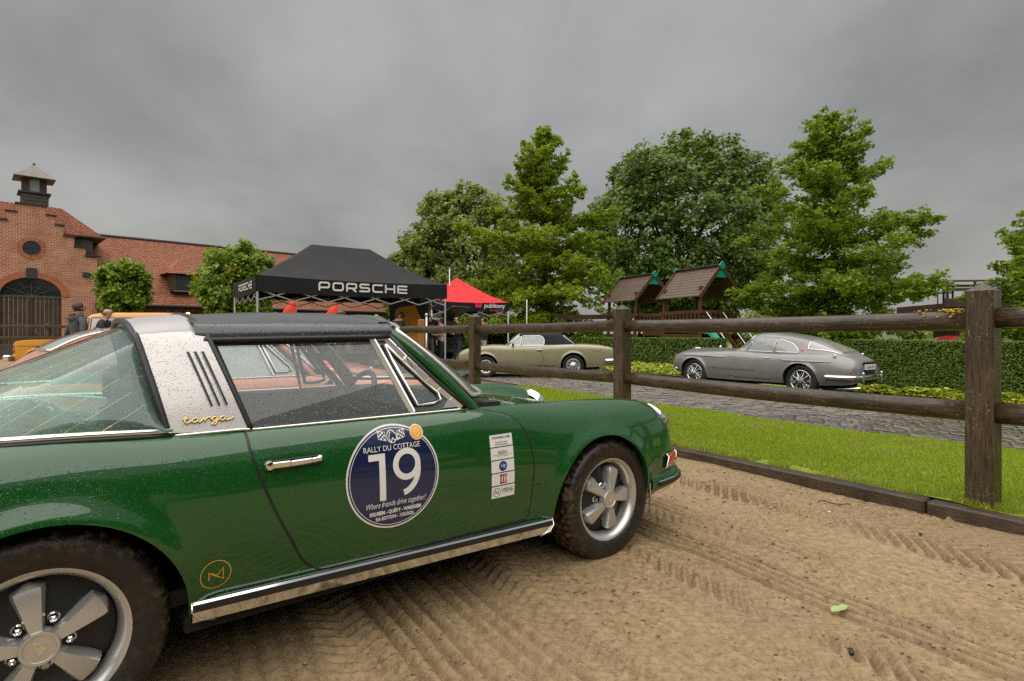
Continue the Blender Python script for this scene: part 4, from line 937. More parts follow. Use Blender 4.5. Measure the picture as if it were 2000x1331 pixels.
    # cabin
    b = MB(); b.box((.80, 0, .30), (1.9, 1.30, .05)); b.box((-.02, 0, .60), (.06, 1.25, .45)); b.box((-.15, 0, .835), (.7, 1.2, .03)); b.build('cabin_floor', M['interior'], root)
    b = MB(); P = [(1.33, .62), (1.30, .74), (1.34, .80), (1.46, .838), (1.66, .836), (1.66, .5), (1.40, .5)]; b.prism(P, -.62, .62); b.build('dashboard', M['interior'], root)
    for sg in SG:
        b = MB(); b.box((1.0, sg * .665, .60), (.92, .05, .44), bev=.015); b.box((1.0, sg * .655, .835 - .02), (.95, .05, .03), bev=.01); b.build('door_card', M['interior'], root)
        sx = MB(); y = sg * .33
        sx.grid(np.array([[(x, y + yy, z - .03 * (abs(yy) < .16)) for yy in (-.25, -.22, -.1, .1, .22, .25)] for x, z in ((.42, .42), (.50, .47), (.70, .48), (.88, .50), (.93, .46), (.93, .36))]))
        seat = sx.build('seat', M['seat'], root, True); bk = []
        for t in np.linspace(0, 1, 9):
            x = .44 - .17 * t; z = .45 + .40 * t; hw = .25 - .06 * t**2
            bk.append([(x + dx, y + hw * c, z) for c, dx in ((-1, -.03), (-.8, .05), (-.4, .03), (0, .02), (.4, .03), (.8, .05), (1, -.03), (.6, -.06), (-.6, -.06))])
        q = MB(); q.grid(np.array(bk), closed_j=True); q.add(bk[-1], [tuple(range(9))]); q.build('backrest', M['seat'], seat, True); q = MB(); q.box((.235, y, .925), (.10, .24, .17), bev=.045); h = q.build('headrest', M['seat'], seat); smooth_by_angle(h, 80)
        b = MB(); b.box((.02, sg * .3, .64), (.10, .5, .34), bev=.05); o = b.build('rear_seat', M['seat'], root); smooth_by_angle(o, 80)
    c = Vector((1.345, .345, .77)); ax = Vector((-.86, 0, .5)).normalized(); q = ax.to_track_quat('Z', 'X').to_matrix().to_4x4(); b = MB(); b.tube([Matrix.Translation(c) @ q @ Vector((.185 * math.cos(t), .185 * math.sin(t), 0)) for t in np.linspace(0, 2 * math.pi, 33)[:-1]], .0155, 8, closed=True); swh = b.build('steering_wheel', M['black'], root, True)
    b = MB(); mt = Matrix.Translation(c) @ q
    for t in (math.pi / 2, -math.pi / 2, math.pi): b.bar(mt @ Vector((.03 * math.cos(t), .03 * math.sin(t), -.02)), mt @ Vector((.178 * math.cos(t), .178 * math.sin(t), 0)), .004, .024)
    b.build('wheel_spokes', M['satin'], swh); b = MB(); b.lathe([(.045, -.03), (.045, 0), (.03, .012), (.001, .014)], 20, M=mt); b.build('horn_pad', M['black'], swh, True); b = MB(); b.tube([mt @ Vector((0, 0, -.02)), mt @ Vector((0, 0, -.26))], .025, 10); b.build('steering_column', M['interior'], root)
    # wiper and washer jet
    b = MB(); b.tube([(1.68, .12, .86), (1.60, -.22, .885), (1.585, -.36, .89)], .006, 6); b.tube([(1.595, -.06, .893), (1.575, -.52, .885)], .008, 6); b.build('wiper', M['black'], root)
    return sh

ANG = math.atan2(.617, .787)
green = empty('sports_car', (CAR_O[0], CAR_O[1], 0), ANG, 'dark green targa sports car with number 19 rally sticker on its door', 'car')
SH = build_911(green, M['green'])

# stickers on the right door of the green car
def decal(name, d2, mat, off, sub=None, parent=None):
    v, f = SH.decal(d2.P, d2.F, off); return mesh(name, v, f, mat, parent or green, True)
CX, CZ, RX = 1.037, .612, .192
def local(d, k, dx, dz): q = D2(); q.P = [(CX + (p[0] + dx) * k, CZ + (p[1] + dz) * k) for p in d.P]; q.F = d.F; return q
rd = decal('round_sticker', D2().add(disc2(CX, CZ, RX, RX, 64, 8)), M['white'], .0048)
decal('sticker_field', D2().add(disc2(CX, CZ, RX * .965, RX * .965, 64, 8)), M['navy'], .0056, parent=rd)
decal('sticker_ring', D2().add(ring2(CX, CZ, RX * .925, RX * .937)), M['white'], .0066, parent=rd)
num = D2()
dens = lambda a, b, n: [(a[0] + (b[0] - a[0]) * i / n, a[1] + (b[1] - a[1]) * i / n) for i in range(n + 1)]
num.add(stroke([(-.54, .40), (-.42, .40), (-.30, .40), (-.195, .40)], .125)); num.add(stroke(dens((-.26, .34), (-.26, -.44), 10), .13))      # 1
num.add(stroke(arc(.27, .20, .245, .255, 0, 360, 40)[:-1], .118, True)); num.add(stroke(dens((.515, .20), (.515, .08), 3)[:-1] + arc(.12, .08, .395, .44, 0, -80, 16), .118))   # 9
decal('start_number', local(num, RX, .0, .01), M['white'], .0066, parent=rd)
for tt in (text2('RALLY DU COTTAGE', .15, -.02, .515, sx=.86), text2('KRUISEM - QUÉVY - WAREGEM', .098, .02, -.70, sx=.82, bold=.004), text2('5th EDITION - 13/6/2026', .095, 0, -.81, sx=.82, bold=.003), text2('Where friends drive together!', .16, .02, -.56, shear=.35, sx=.66)):
    decal('lettering', local(D2().add(tt), RX, 0, 0), M['white'], .0066, parent=rd)
em = D2()
em.add(stroke(arc(0, .79, .10, .12, 60, 340, 20), .016)); em.add(stroke([(.03, .90), (.10, .83), (.115, .73), (.06, .71), (.02, .76), (-.03, .68)], .02)); em.add(stroke([(-.02, .88), (-.06, .78), (-.04, .68)], .016))
for s_ in (-1, 1):
    for i in range(4):
        for j in range(4):
            if (i + j) % 2 == 0: x, y = s_ * (.14 + i * .036), .72 + j * .038 + i * .012; em.add(([(x, y), (x + s_ * .034, y + .012), (x + s_ * .034, y + .048), (x, y + .036)], [(0, 1, 2, 3)]))
    em.add(stroke([(s_ * .13, .72), (s_ * .285, .765), (s_ * .285, .92), (s_ * .13, .875)], .01, True))
decal('sticker_emblem', local(em, RX, -.01, -.02), M['white'], .0066, parent=rd)
AX, AZ, AR = 1.142, .766, .029
sm = decal('acorn_sticker', D2().add(disc2(AX, AZ, AR, AR, 32, 3)), M['white'], .0074); decal('acorn_field', D2().add(disc2(AX, AZ, AR * .9, AR * .9, 32, 3)), M['orange'], .0082, parent=sm)
for pth in (arc(0, .12, .36, .36, 0, 180, 14) + [(-.36, .08), (.36, .08), (.36, .12)], [(-.34, .0), (-.3, -.3), (0, -.6), (.3, -.3), (.34, .0)]):
    q = D2(); ac = stroke(pth, .07); q.P = [(AX + p[0] * AR, AZ + p[1] * AR) for p in ac[0]]; q.F = ac[1]; decal('acorn_outline', q, M['white'], .0092, parent=sm)
def strip_art():
    x0, x1 = 1.488, 1.612; zt_, h, gp = .714, .0505, .0045
    for k in range(5):
        z1 = zt_ - k * (h + gp); z0 = z1 - h; xc, zc = (x0 + x1) / 2 + .003 * (k - 2) * .3, (z0 + z1) / 2; w2 = (x1 - x0) / 2
        nn = 6; P = [(xc - w2 + 2 * w2 * i / nn, z0 + (z1 - z0) * j) for j in (0, 1) for i in range(nn + 1)]; F = [(i, i + 1, nn + 2 + i, nn + 1 + i) for i in range(nn)]
        d = D2(); d.P = P; d.F = F; c = decal('sponsor_sticker', d, M['white'], .005)
        art = lambda dd, m, o=.006: decal('sponsor_print', dd, m, o, parent=c)
        if k == 0:
            wm = wordmark(); kx = .098 / wm.w; q = D2(); q.P = [(xc - .049 + p[0] * kx, z1 - .0165 + p[1] * kx * .95) for p in wm.P]; q.F = wm.F; q.add(text2('Porsche Centre', .0105, xc, zc - .010)); q.add(text2('West-Vlaanderen', .0105, xc, zc - .020)); art(q, M['ink'])
        if k == 1:
            q = D2(); q.add(text2('DELEN', .019, xc, zc - .002, sx=.85)); q.add(stroke([(x0 + .008, zc - .006), (x1 - .008, zc - .006)], .0009)); q.add(text2('P R I V A T E  B A N K', .0062, xc, zc - .014)); art(q, M['ink'])
        if k == 2: art(D2().add(disc2(xc, zc, .0215, .0215, 32, 2)), M['blue']); art(D2().add(text2('vdp', .022, xc, zc - .004, sx=.85)), M['white'], .007)
        if k == 3:
            for i, m in enumerate(('maroon', 'crimson', 'pink')):
                q = D2(); xx = xc - .019 + i * .0135
                for a, b_, c_, d_ in ((0, .0115, .013, .020), (.0028, .0088, -.014, .014), (0, .0115, -.020, -.013)): q.add(([(xx + a, zc + c_), (xx + b_, zc + c_), (xx + b_, zc + d_), (xx + a, zc + d_)], [(0, 1, 2, 3)]))
                art(q, M[m])
        if k == 4:
            q = D2(); q.add(ring2(xc - .035, zc, .0185, .020, 36)); q.add(stroke([(xc - .045, zc - .009), (xc - .045, zc + .008), (xc - .033, zc - .001), (xc - .026, zc + .010), (xc - .025, zc - .010), (xc - .043, zc + .004)], .0015)); q.add(text2('MENS', .0215, xc + .022, zc - .002, sx=1.1)); q.add(stroke([(xc - .006, zc - .006), (xc + .05, zc - .006)], .0008)); art(q, M['ink'])
strip_art()
q = D2(); q.add(ring2(.425, .399, .0425, .0455, 48)); q.add(stroke([(.406, .383), (.406, .408), (.430, .394), (.446, .416), (.448, .380), (.412, .402)], .0032)); decal('monogram_sticker', q, M['goldink'], .0022)
# paper notice behind the rear glass
b = MB(); b.box((0.10, .54, .95), (.19, .003, .055)); b.build('window_notice', M['white'], green)
# ------------------------------------------------------------------ other parked cars
M['fog'] = plain('fogged_glass', (.30, .33, .31), .10, 0, .25, 9, coat=1); M['tintfog'] = plain('dark_fogged_glass', (.10, .12, .12), .08, 0, .3, 5, coat=1); M['greyfog'] = plain('wet_grey_glass', (.33, .31, .30), .12, 0, .1, 9, coat=1)
class House:
    """cabin shell: stations (u, belt half width, belt z, upper half width, upper z, crown z)"""
    def __init__(s, st):
        U = [r[0] for r in st]; s.f = [pchip(U, [r[k] for r in st]) for k in range(1, 6)]; s.memo = {}
    def curve(s, u):
        k = round(float(u), 3)
        if k not in s.memo:
            vb, zb, vm, zm, zr = (float(f(k)) for f in s.f); s.memo[k] = crom([np.array(p) for p in [(vb, zb), (vb + (vm - vb) * .46, zb + (zm - zb) * .54), (vm, zm), (vm * .80, zm + (zr - zm) * .62), (vm * .4, zr - (zr - zm) * .06), (0, zr)]], 5)
        return s.memo[k]
    def p(s, u, t, sg, off=0):
        c = s.curve(u); x = t * (len(c) - 1); i = min(int(x), len(c) - 2); f = x - i; q = c[i] * (1 - f) + c[i + 1] * f; d = c[i + 1] - c[i]; d = d / (np.hypot(*d) + 1e-9)
        n = np.array([d[1], -d[0]]); q = q + n * off; return (u, sg * q[0], q[1])
    def tz(s, u, z): c = s.curve(u); zz = np.maximum.accumulate(c[:, 1] + np.arange(len(c)) * 1e-7); return float(np.interp(z, zz, np.linspace(0, 1, len(c))))
    def skin(s, a, b, n=40, t0=0): return np.array([[s.p(u, t, -1) for t in np.linspace(t0, 1, 26)] + [s.p(u, t, 1) for t in np.linspace(1, t0, 26)[1:]] for u in np.linspace(a, b, n)])
    def win(s, lf, rf, z0, z1, sg, off=.004, nu=12, nz=8):
        P = []
        for k in np.linspace(0, 1, nz):
            z = z0 + (z1 - z0) * k; P.append([s.p(u, s.tz(u, z), sg, off) for u in np.linspace(lf(z), rf(z), nu)])
        return np.array(P)
def border(P): return [P[0, j] for j in range(P.shape[1])] + [P[i, -1] for i in range(1, P.shape[0])] + [P[-1, j] for j in range(P.shape[1] - 2, -1, -1)] + [P[i, 0] for i in range(P.shape[0] - 2, 0, -1)]
def add_window(root, P, mat, trim=.008, tm=None, name='window'):
    b = MB(); b.grid(P); o = b.build(name, mat, root, True)
    if trim: b = MB(); b.tube(border(P), trim, 5, closed=True); b.build('window_trim', tm or M['chrome'], o, True)
    return o
def wheel(root, u, v, sg, r, rim, kind, wd=.17):
    Y = lambda h: sg * h; b = MB(); b.lathe([(a, Y(h)) for a, h in [(rim - .005, -.01), (rim + .02, .006), ((r + rim) / 2, .016), (r - .02, .004), (r - .003, -.025), (r, -.06), (r, -wd + .05), (r - .02, -wd + .01), (rim, -wd)]], 40, 'y'); w = b.build('wheel', M['tyre_clean'], root, True); w.location = (u, sg * v, r - .004)
    if kind == 'wire':
        b = MB(); b.lathe([(rim + .006, Y(0)), (rim + .004, Y(.01)), (rim - .012, Y(.006)), (rim - .02, Y(-.02)), (rim - .03, Y(-.07))], 40, 'y'); b.build('rim', M['chrome'], w, True); b = MB()
        for k in range(44):
            a = 2 * math.pi * k / 44; d = .24 * (1 if k % 2 else -1); h0 = .035 if k % 4 < 2 else -.02; b.tube([(.035 * math.cos(a + d), Y(h0), .035 * math.sin(a + d)), ((rim - .014) * math.cos(a), Y(-.005 - .04 * (k % 2)), (rim - .014) * math.sin(a))], .0032, 4, cap=False)
        o = b.build('spokes', M['chrome'], w); b = MB(); b.lathe([(.04, Y(-.06)), (.04, Y(.03)), (.03, Y(.045)), (.001, Y(.05))], 18, 'y'); b.bar((-.075, Y(.045), 0), (.075, Y(.045), 0), .02, .018, .004); b.build('spinner', M['chrome'], w); b = MB(); b.lathe([(rim - .03, Y(-.10)), (.001, Y(-.10))], 24, 'y'); b.build('brake_drum', M['well'], w)
    else:
        b = MB(); b.lathe([(rim + .004, Y(.004)), (rim - .008, Y(.012)), (rim - .022, Y(.002)), (rim - .045, Y(-.012)), (rim * .5, Y(.004)), (.05, Y(.006)), (.045, Y(.016)), (.001, Y(.018))], 40, 'y'); b.build('rim', M['satin' if kind != 'steel' else 'alu'], w, True)
        for k in range(10 if kind == 'slot' else 8):
            a = 2 * math.pi * k / (10 if kind == 'slot' else 8); c = Vector((rim * .68 * math.cos(a), Y(.002), rim * .68 * math.sin(a))); b = MB(); b.box(None, (rim * .26, .016, rim * .2), bev=.006, M=Matrix.Translation(c) @ Matrix.Rotation(-a, 4, 'Y')); b.build('wheel_slot', M['well'], w)
    return w
def shell_car(root, T, arches, pm, tops, wells=True, hub=None, wk=None, flare=.012, bul=(.27, .70)):
    sh = Shell(T, arches, flare, .035, bul); sh.ns, sh.nt = 26, 14; sh.build('body', pm, root, tops); b = MB()
    for cu, cz, r in arches:
        for sg in (-1, 1):
            b.lathe([(r + .012, sg * .40), (r + .012, sg * .74)], 20, 'y', M=Matrix.Translation((cu, 0, cz)), a0=-.3, a1=math.pi + .3); n = 16; pts = [(cu + (r + .02) * math.cos(t), sg * .42, cz + (r + .02) * math.sin(t)) for t in np.linspace(-.5, math.pi + .5, n)]; b.add([(cu, sg * .42, cz)] + pts, [(0, 1 + i, 2 + i) for i in range(n - 1)])
    b.box(((T['u'][0] + T['u'][-1]) / 2, 0, .24), (T['u'][-1] - T['u'][0] - .9, 1.1, .08)); b.build('underbody', M['well'], root); return sh
def gap(sh, root, path, sg, w=.012, name='door_gap'): b = MB(); sh.ribbon(path, w, .002, sg, b); b.build(name, M['rubber'], root)

# second and third sports cars of the row (parallel to the green one, on its far side)
LEFT = -CAR_R
def row_pos(d, f): p = CAR_O + LEFT * d + CAR_F * f; return (p[0], p[1], 0)
salmon = empty('sports_car', row_pos(2.42, .12), ANG + .02, 'salmon pink sports coupe parked beside the green targa', 'car'); build_911(salmon, M['salmon'], False, False)
redcar = empty('sports_car', row_pos(4.75, .35), ANG - .02, 'red sports coupe parked beyond the salmon coupe', 'car'); build_911(redcar, M['red_paint'], False, False)
b = MB(); b.box((1.1, -.80, .60), (.22, .008, .20)); b.build('number_plate_sticker', M['white'], redcar)

# grey fastback grand tourer
def fastback():
    hubR, hubF = np.array([5.95, 11.76]), np.array([4.45, 13.86]); Fd = (hubF - hubR) / np.hypot(*(hubF - hubR)); Lf = np.array([-Fd[1], Fd[0]]); O = hubR - .70 * Lf
    root = empty('grand_tourer', (O[0], O[1], -.15), math.atan2(Fd[1], Fd[0]), 'grey fastback coupe with chrome wire wheels parked by the hedge', 'car'); root.rotation_euler[1] = -.010
    T = dict(u=[-1.00, -.95, -.80, -.50, -.25, 0, .3, .6, 1.0, 1.5, 1.9, 2.3, 2.64, 2.95, 3.2, 3.4, 3.54, 3.60],
     vw=[.44, .56, .66, .745, .785, .79, .780, .765, .76, .76, .76, .77, .785, .775, .735, .655, .51, .36], zw=[.46, .47, .49, .51, .53, .54, .53, .52, .51, .51, .51, .52, .53, .53, .52, .50, .48, .47],
     vh=[.34, .44, .53, .61, .64, .645, .64, .635, .635, .635, .62, .61, .60, .58, .54, .46, .34, .24], zh=[.58, .63, .70, .785, .80, .80, .79, .785, .79, .80, .795, .775, .765, .75, .725, .69, .63, .57],
     vi=[.2, .28, .38, .46, .5, .52, .52, .52, .52, .52, .44, .38, .36, .34, .32, .28, .2, .14], zi=[.61, .68, .76, .82, .82, .82, .80, .80, .80, .81, .815, .80, .795, .785, .77, .74, .68, .60], zc=[.62, .69, .78, .84, .84, .84, .82, .82, .82, .83, .845, .845, .84, .83, .815, .78, .70, .62],
     zs=[.34, .30, .27, .25, .24, .24, .24, .235, .23, .22, .22, .22, .24, .26, .30, .33, .37, .40], vs=[.38, .50, .58, .66, .69, .70, .71, .715, .715, .715, .71, .70, .70, .68, .64, .57, .44, .3])
    for k_ in ('zw', 'zh', 'zi', 'zc'): T[k_] = [z * 1.115 for z in T[k_]]
    T['zs'] = [z * 1.12 for z in T['zs']]; T['u'] = [u if u < 2.95 else 2.95 + (u - 2.95) * .72 for u in T['u']]
    A = [(0, .345, .36), (2.60, .345, .36)]; sh = shell_car(root, T, A, M['grey_paint'], [(T['u'][0], T['u'][-1])], flare=.02)
    h = House([(a_, b_, c_ * 1.115, d_, e_ * (1.115 if e_ < .9 else 1.085), f_ * (1.115 if f_ < .9 else 1.072)) for a_, b_, c_, d_, e_, f_ in [(-.93, .40, .64, .25, .67, .68), (-.76, .48, .73, .34, .775, .80), (-.50, .57, .795, .45, .89, .94), (-.22, .61, .805, .50, .99, 1.06), (.1, .628, .80, .52, 1.06, 1.155), (.5, .63, .79, .53, 1.11, 1.22), (.9, .63, .79, .53, 1.125, 1.25), (1.1, .63, .79, .525, 1.11, 1.24), (1.25, .63, .79, .52, 1.06, 1.18), (1.42, .62, .80, .53, .93, .99), (1.56, .60, .815, .50, .85, .87), (1.64, .58, .82, .40, .835, .845)]])
    b = MB(); b.grid(h.skin(-.93, 1.64, 60)); b.build('roof', M['grey_paint'], root, True)
    L = lambda pts: (lambda z: np.interp(z, [p[0] for p in pts], [p[1] for p in pts]))
    for sg in (-1, 1):
        add_window(root, h.win(L([(.90, .66), (1.18, .60)]), L([(.90, 1.27), (1.18, 1.10)]), .912, 1.175, sg), M['fog'], .009, name='door_window')
        add_window(root, h.win(L([(.91, 1.31), (1.12, 1.15)]), L([(.91, 1.48), (1.12, 1.19)]), .92, 1.11, sg), M['fog'], .008, name='vent_window')
        add_window(root, h.win(L([(.91, .10), (1.0, .13), (1.1, .25), (1.175, .50)]), L([(.91, .61), (1.175, .55)]), .912, 1.17, sg), M['greyfog'], .010, name='quarter_window')
        gap(sh, root, [(1.63, .87), (1.66, .76), (1.66, .5), (1.63, .345), (1.5, .32), (.7, .32), (.61, .345), (.60, .55), (.60, .87)], sg)
        b = MB(); sh.ribbon([(u, .50 + .004 * (u > 1)) for u in np.linspace(1.0, 2.22, 12)], .022, .008, sg, b); b.build('side_trim', M['chrome'], root)
        b = MB(); b.bar((.66, sg * (sh.v(.66, .78) + .02), .78), (.80, sg * (sh.v(.8, .78) + .02), .782), .012, .018, .004); b.build('door_handle', M['chrome'], root)
        # sharp eyebrow creases over both wheels
        for u0, u1, z in ((1.68, 3.02, .755), (-.62, .42, .745)):
            U = np.linspace(u0, u1, 18); P = []
            for u in U:
                k = (u - u0) / (u1 - u0); w = .030 * (math.sin(math.pi * min(1, max(0, k))) ** .6); P.append([(u, sg * (sh.v(u, z + .02) + .001), z + .025), (u, sg * (sh.v(u, z) + w), z + .004), (u, sg * (sh.v(u, z - .02) + .002), z - .012)])
            b = MB(); b.grid(np.array(P)); b.build('eyebrow', M['grey_paint'], root)
        b = MB(); b.lathe([(.036, 0), (.034, .012), (.02, .02), (.001, .022)], 16, 'y', M=Matrix.Translation((.03, sg * (h.curve(.03)[5][0] + .012), .955)) @ Matrix.Rotation(0 if sg > 0 else math.pi, 4, 'Z')); b.build('side_lamp', M['lens_red'], root, True)
        b = MB(); b.sphere((-.90, sg * .585, .55), .045, 10, 8, (.5, .5, 1.3)); b.build('tail_lamp', M['lens_red'], root, True)
        b = MB(); b.sphere((-.62, sg * .60, .885), .035, 10, 6, (1, 1, .6)); b.build('fuel_cap', M['chrome'], root, True)
        b = MB(); b.lathe([(.095, -.05), (.09, .02), (.06, .05), (.001, .06)], 20, 'x', M=Matrix.Translation((3.25, sg * .50, .69))); b.build('headlamp', M['chrome'], root, True)
        b = MB(); b.tube([(1.95, sg * .58, .88), (1.95, sg * .60, .95)], .008, 6); b.sphere((1.95, sg * .605, .975), .045, 12, 8, (.6, 1, 1)); b.build('wing_mirror', M['chrome'], root, True)
        for u in (0, 2.60): wheel(root, u, .715, sg, .345, .215, 'wire')
        b = MB(); b.box((-1.06, sg * .40, .47), (.05, .05, .19), bev=.02); b.build('overrider', M['chrome'], root)
    rw = np.array([[h.p(u, t, -1, .005) for t in np.linspace(.16 + .1 * k, 1, 10)] + [h.p(u, t, 1, .005) for t in np.linspace(1, .16 + .1 * k, 10)[1:]] for k, u in zip(np.linspace(0, 1, 10), np.linspace(-.08, -.66, 10))]); add_window(root, rw, M['greyfog'], .010, name='rear_window')
    wsn = np.array([[h.p(u, t, -1, .005) for t in np.linspace(.42, 1, 10)] + [h.p(u, t, 1, .005) for t in np.linspace(1, .42, 10)[1:]] for u in np.linspace(1.20, 1.56, 8)]); add_window(root, wsn, M['tintfog'], .010, name='windscreen')
    pl = crom([np.array(p, float) for p in [(-.50, -.79), (-.75, -.74), (-.95, -.62), (-1.03, -.35), (-1.05, 0)]], 5); pl = np.concatenate([pl, (pl * np.array([1, -1]))[::-1][1:]]); b = MB(); b.tube([(x, y, .46) for x, y in pl], .042, 10); b.build('rear_bumper', M['chrome'], root, True)
    b = MB(); b.tube([(3.12, -.70, .41), (3.34, -.5, .42), (3.42, 0, .43), (3.34, .5, .42), (3.12, .70, .41)], .04, 10); b.build('front_bumper', M['chrome'], root, True)
    b = MB(); b.box((-.99, 0, .63), (.03, .50, .26), bev=.012); plt = b.build('plate_recess', M['black'], root); b = MB(); b.box((-1.012, 0, .655), (.012, .46, .105), bev=.004); pp = b.build('number_plate', M['white'], plt)
    t = text2('1-GHF-951', .085); b = MB(); b.add([(-1.0205, -p[0] * .92, p[1] + .625) for p in t[0]], t[1]); b.build('plate_lettering', M['crimson'], pp)
    b = MB(); b.tube([(-.35, .42, .20), (-.7, .46, .22), (-1.04, .46, .255)], .028, 10); b.build('exhaust', M['chrome'], root, True); b = MB(); b.tube([(2.95, .0, .925), (3.10, 0, .92)], .012, 6); b.build('bonnet_ornament', M['chrome'], root)
fastback()

# olive convertible
def convertible():
    hubR, hubF = np.array([1.80, 16.55]), np.array([-.75, 16.65]); Fd = (hubF - hubR) / np.hypot(*(hubF - hubR)); Lf = np.array([-Fd[1], Fd[0]]); O = hubR - .72 * Lf
    root = empty('convertible_car', (O[0], O[1], -.085), math.atan2(Fd[1], Fd[0]), 'olive metallic convertible with closed black soft top behind the fence', 'car'); root.rotation_euler[1] = .016
    T = dict(u=[-1.20, -1.16, -1.0, -.6, -.2, .1, .5, 1.0, 1.6, 2.0, 2.4, 2.55, 2.90, 3.15, 3.32, 3.37],
     vw=[.70, .745, .79, .825, .838, .84, .842, .845, .845, .842, .84, .838, .825, .80, .76, .71], zw=[.54, .55, .57, .60, .62, .62, .61, .60, .60, .60, .61, .62, .60, .58, .56, .55],
     vh=[.66, .70, .735, .76, .77, .77, .77, .77, .77, .77, .765, .76, .74, .70, .63, .56], zh=[.70, .74, .79, .845, .865, .87, .865, .855, .855, .862, .875, .872, .84, .79, .72, .68],
     vi=[.5, .54, .58, .62, .64, .64, .64, .64, .64, .64, .62, .6, .58, .55, .48, .42], zi=[.71, .755, .81, .862, .882, .885, .875, .865, .87, .885, .895, .888, .855, .80, .73, .69], zc=[.72, .765, .82, .87, .89, .89, .88, .87, .875, .90, .91, .90, .865, .81, .735, .69],
     zs=[.36, .33, .30, .28, .27, .27, .27, .28, .30, .31, .31, .31, .33, .36, .40, .42], vs=[.66, .70, .74, .77, .78, .78, .785, .79, .79, .785, .78, .775, .75, .71, .65, .6])
    for k_ in ('zw', 'zh', 'zi', 'zc'): T[k_] = [z * 1.06 for z in T[k_]]
    A = [(.02, .335, .37), (2.56, .335, .37)]; sh = shell_car(root, T, A, M['olive'], [(-1.20, 3.37)], flare=.018, bul=(.2, .75))
    h = House([(a_, b_, c_ * 1.06, d_, e_ * (1.06 if e_ < .95 else 1.085), f_ * (1.06 if f_ < .95 else 1.095)) for a_, b_, c_, d_, e_, f_ in [(-.10, .66, .87, .5, .89, .895), (.02, .70, .87, .58, .96, .98), (.22, .715, .865, .60, 1.06, 1.11), (.45, .715, .865, .60, 1.12, 1.18), (.8, .715, .86, .60, 1.14, 1.205), (1.2, .71, .86, .60, 1.145, 1.215), (1.5, .70, .86, .585, 1.14, 1.205), (1.60, .70, .862, .58, 1.12, 1.175), (1.78, .69, .87, .60, 1.02, 1.06), (1.98, .68, .88, .58, .90, .925), (2.05, .66, .885, .5, .895, .905)]])
    b = MB(); b.grid(h.skin(-.10, 1.58, 40)); b.build('soft_top', M['canopy'], root, True); b = MB(); b.grid(h.skin(1.58, 2.05, 16)); b.build('windscreen_frame', M['tintfog'], root, True)
    L = lambda pts: (lambda z: np.interp(z, [p[0] for p in pts], [p[1] for p in pts]))
    for sg in (-1, 1):
        add_window(root, h.win(L([(.92, .86), (1.08, .84), (1.17, .90), (1.215, 1.0)]), L([(.92, 1.50), (1.215, 1.46)]), .93, 1.208, sg, .008), M['fog'], .009, name='door_window'); add_window(root, h.win(L([(.92, 1.54), (1.2, 1.50)]), L([(.92, 1.86), (1.2, 1.56)]), .935, 1.18, sg, .008), M['fog'], .010, name='vent_window')
        b = MB(); b.tube([h.p(u, h.tz(u, z), sg, .012) for u, z in ((1.92, .945), (1.75, 1.07), (1.60, 1.20), (1.56, 1.25))], .014, 6); b.build('windscreen_pillar', M['chrome'], root, True)
        b = MB(); b.tube([h.p(u, h.tz(u, z), sg, .008) for u, z in ((-.02, .94), (.10, 1.04), (.22, 1.13), (.28, 1.19))], .012, 6); b.build('top_piping', M['white'], root, True)
        gap(sh, root, [(2.10, .855), (2.12, .7), (2.12, .45), (2.08, .34), (.95, .33), (.90, .45), (.87, .6), (.86, .85)], sg, .01)
        b = MB(); b.tube([(u, sg * (.775), .918) for u in np.linspace(-.05, 1.95, 20)], .008, 6); b.build('belt_trim', M['chrome'], root, True)
        b = MB(); b.bar((.90, sg * (sh.v(.9, .79) + .012), .793), (1.08, sg * (sh.v(1.08, .79) + .012), .793), .014, .026, .006); b.build('door_handle', M['chrome'], root); b = MB(); b.box((.99, sg * (sh.v(.99, .722) + .0), .767), (.14, .012, .026), bev=.004); b.build('handle_recess', M['black'], root)
        b = MB(); sh.ribbon([(u, .335 - .01 * (u - .5)) for u in np.linspace(.48, 2.2, 14)], .03, .010, sg, b); b.build('sill_trim', M['chrome'], root); gap(sh, root, [(-.55, .82), (-.55, .72), (-.75, .72), (-.75, .80)], sg, .008, 'fuel_flap_gap')
        b = MB(); b.box((1.75, sg * .86, .955), (.06, .12, .10), bev=.025); b.tube([(1.78, sg * .78, .91), (1.76, sg * .84, .945)], .012, 6); b.build('door_mirror', M['black'], root); b = MB(); b.box((-1.17, sg * .68, .66), (.06, .20, .13), bev=.02); b.build('tail_lamp', M['lens_red'], root); b = MB(); b.box((3.33, sg * .50, .62), (.07, .30, .15), bev=.03); b.build('headlamp', M['lens'], root)
        for u in (.02, 2.56): wheel(root, u, .745, sg, .33, .195, 'slot')
        b = MB(); b.box((2.33, sg * (sh.v(2.33, .45) + .003), .455), (.03, .006, .07)); b.box((2.33, sg * (sh.v(2.33, .42) + .003), .415), (.13, .006, .02)); b.build('wing_badge', M['chrome'], root)
    for nm, pl, z, m in (('rear_bumper', [(-.90, -.83), (-1.16, -.80), (-1.24, -.6), (-1.26, 0)], .45, 'chrome'), ('front_bumper', [(3.0, -.83), (3.28, -.78), (3.40, -.55), (3.43, 0)], .46, 'black')):
        c = crom([np.array(p, float) for p in pl], 5); c = np.concatenate([c, (c * np.array([1, -1]))[::-1][1:]]); b = MB(); b.grid(np.array([[(x, y * .97, z + .06), (x, y, z + .05), (x * 1.005, y * 1.01, z), (x, y, z - .06), (x, y * .97, z - .07)] for x, y in c])); b.build(nm, M[m], root, True)
    b = MB(); b.tube([(-.92, .62, .87), (-.92, .62, .93)], .014, 6); b.build('aerial_base', M['black'], root)
convertible()

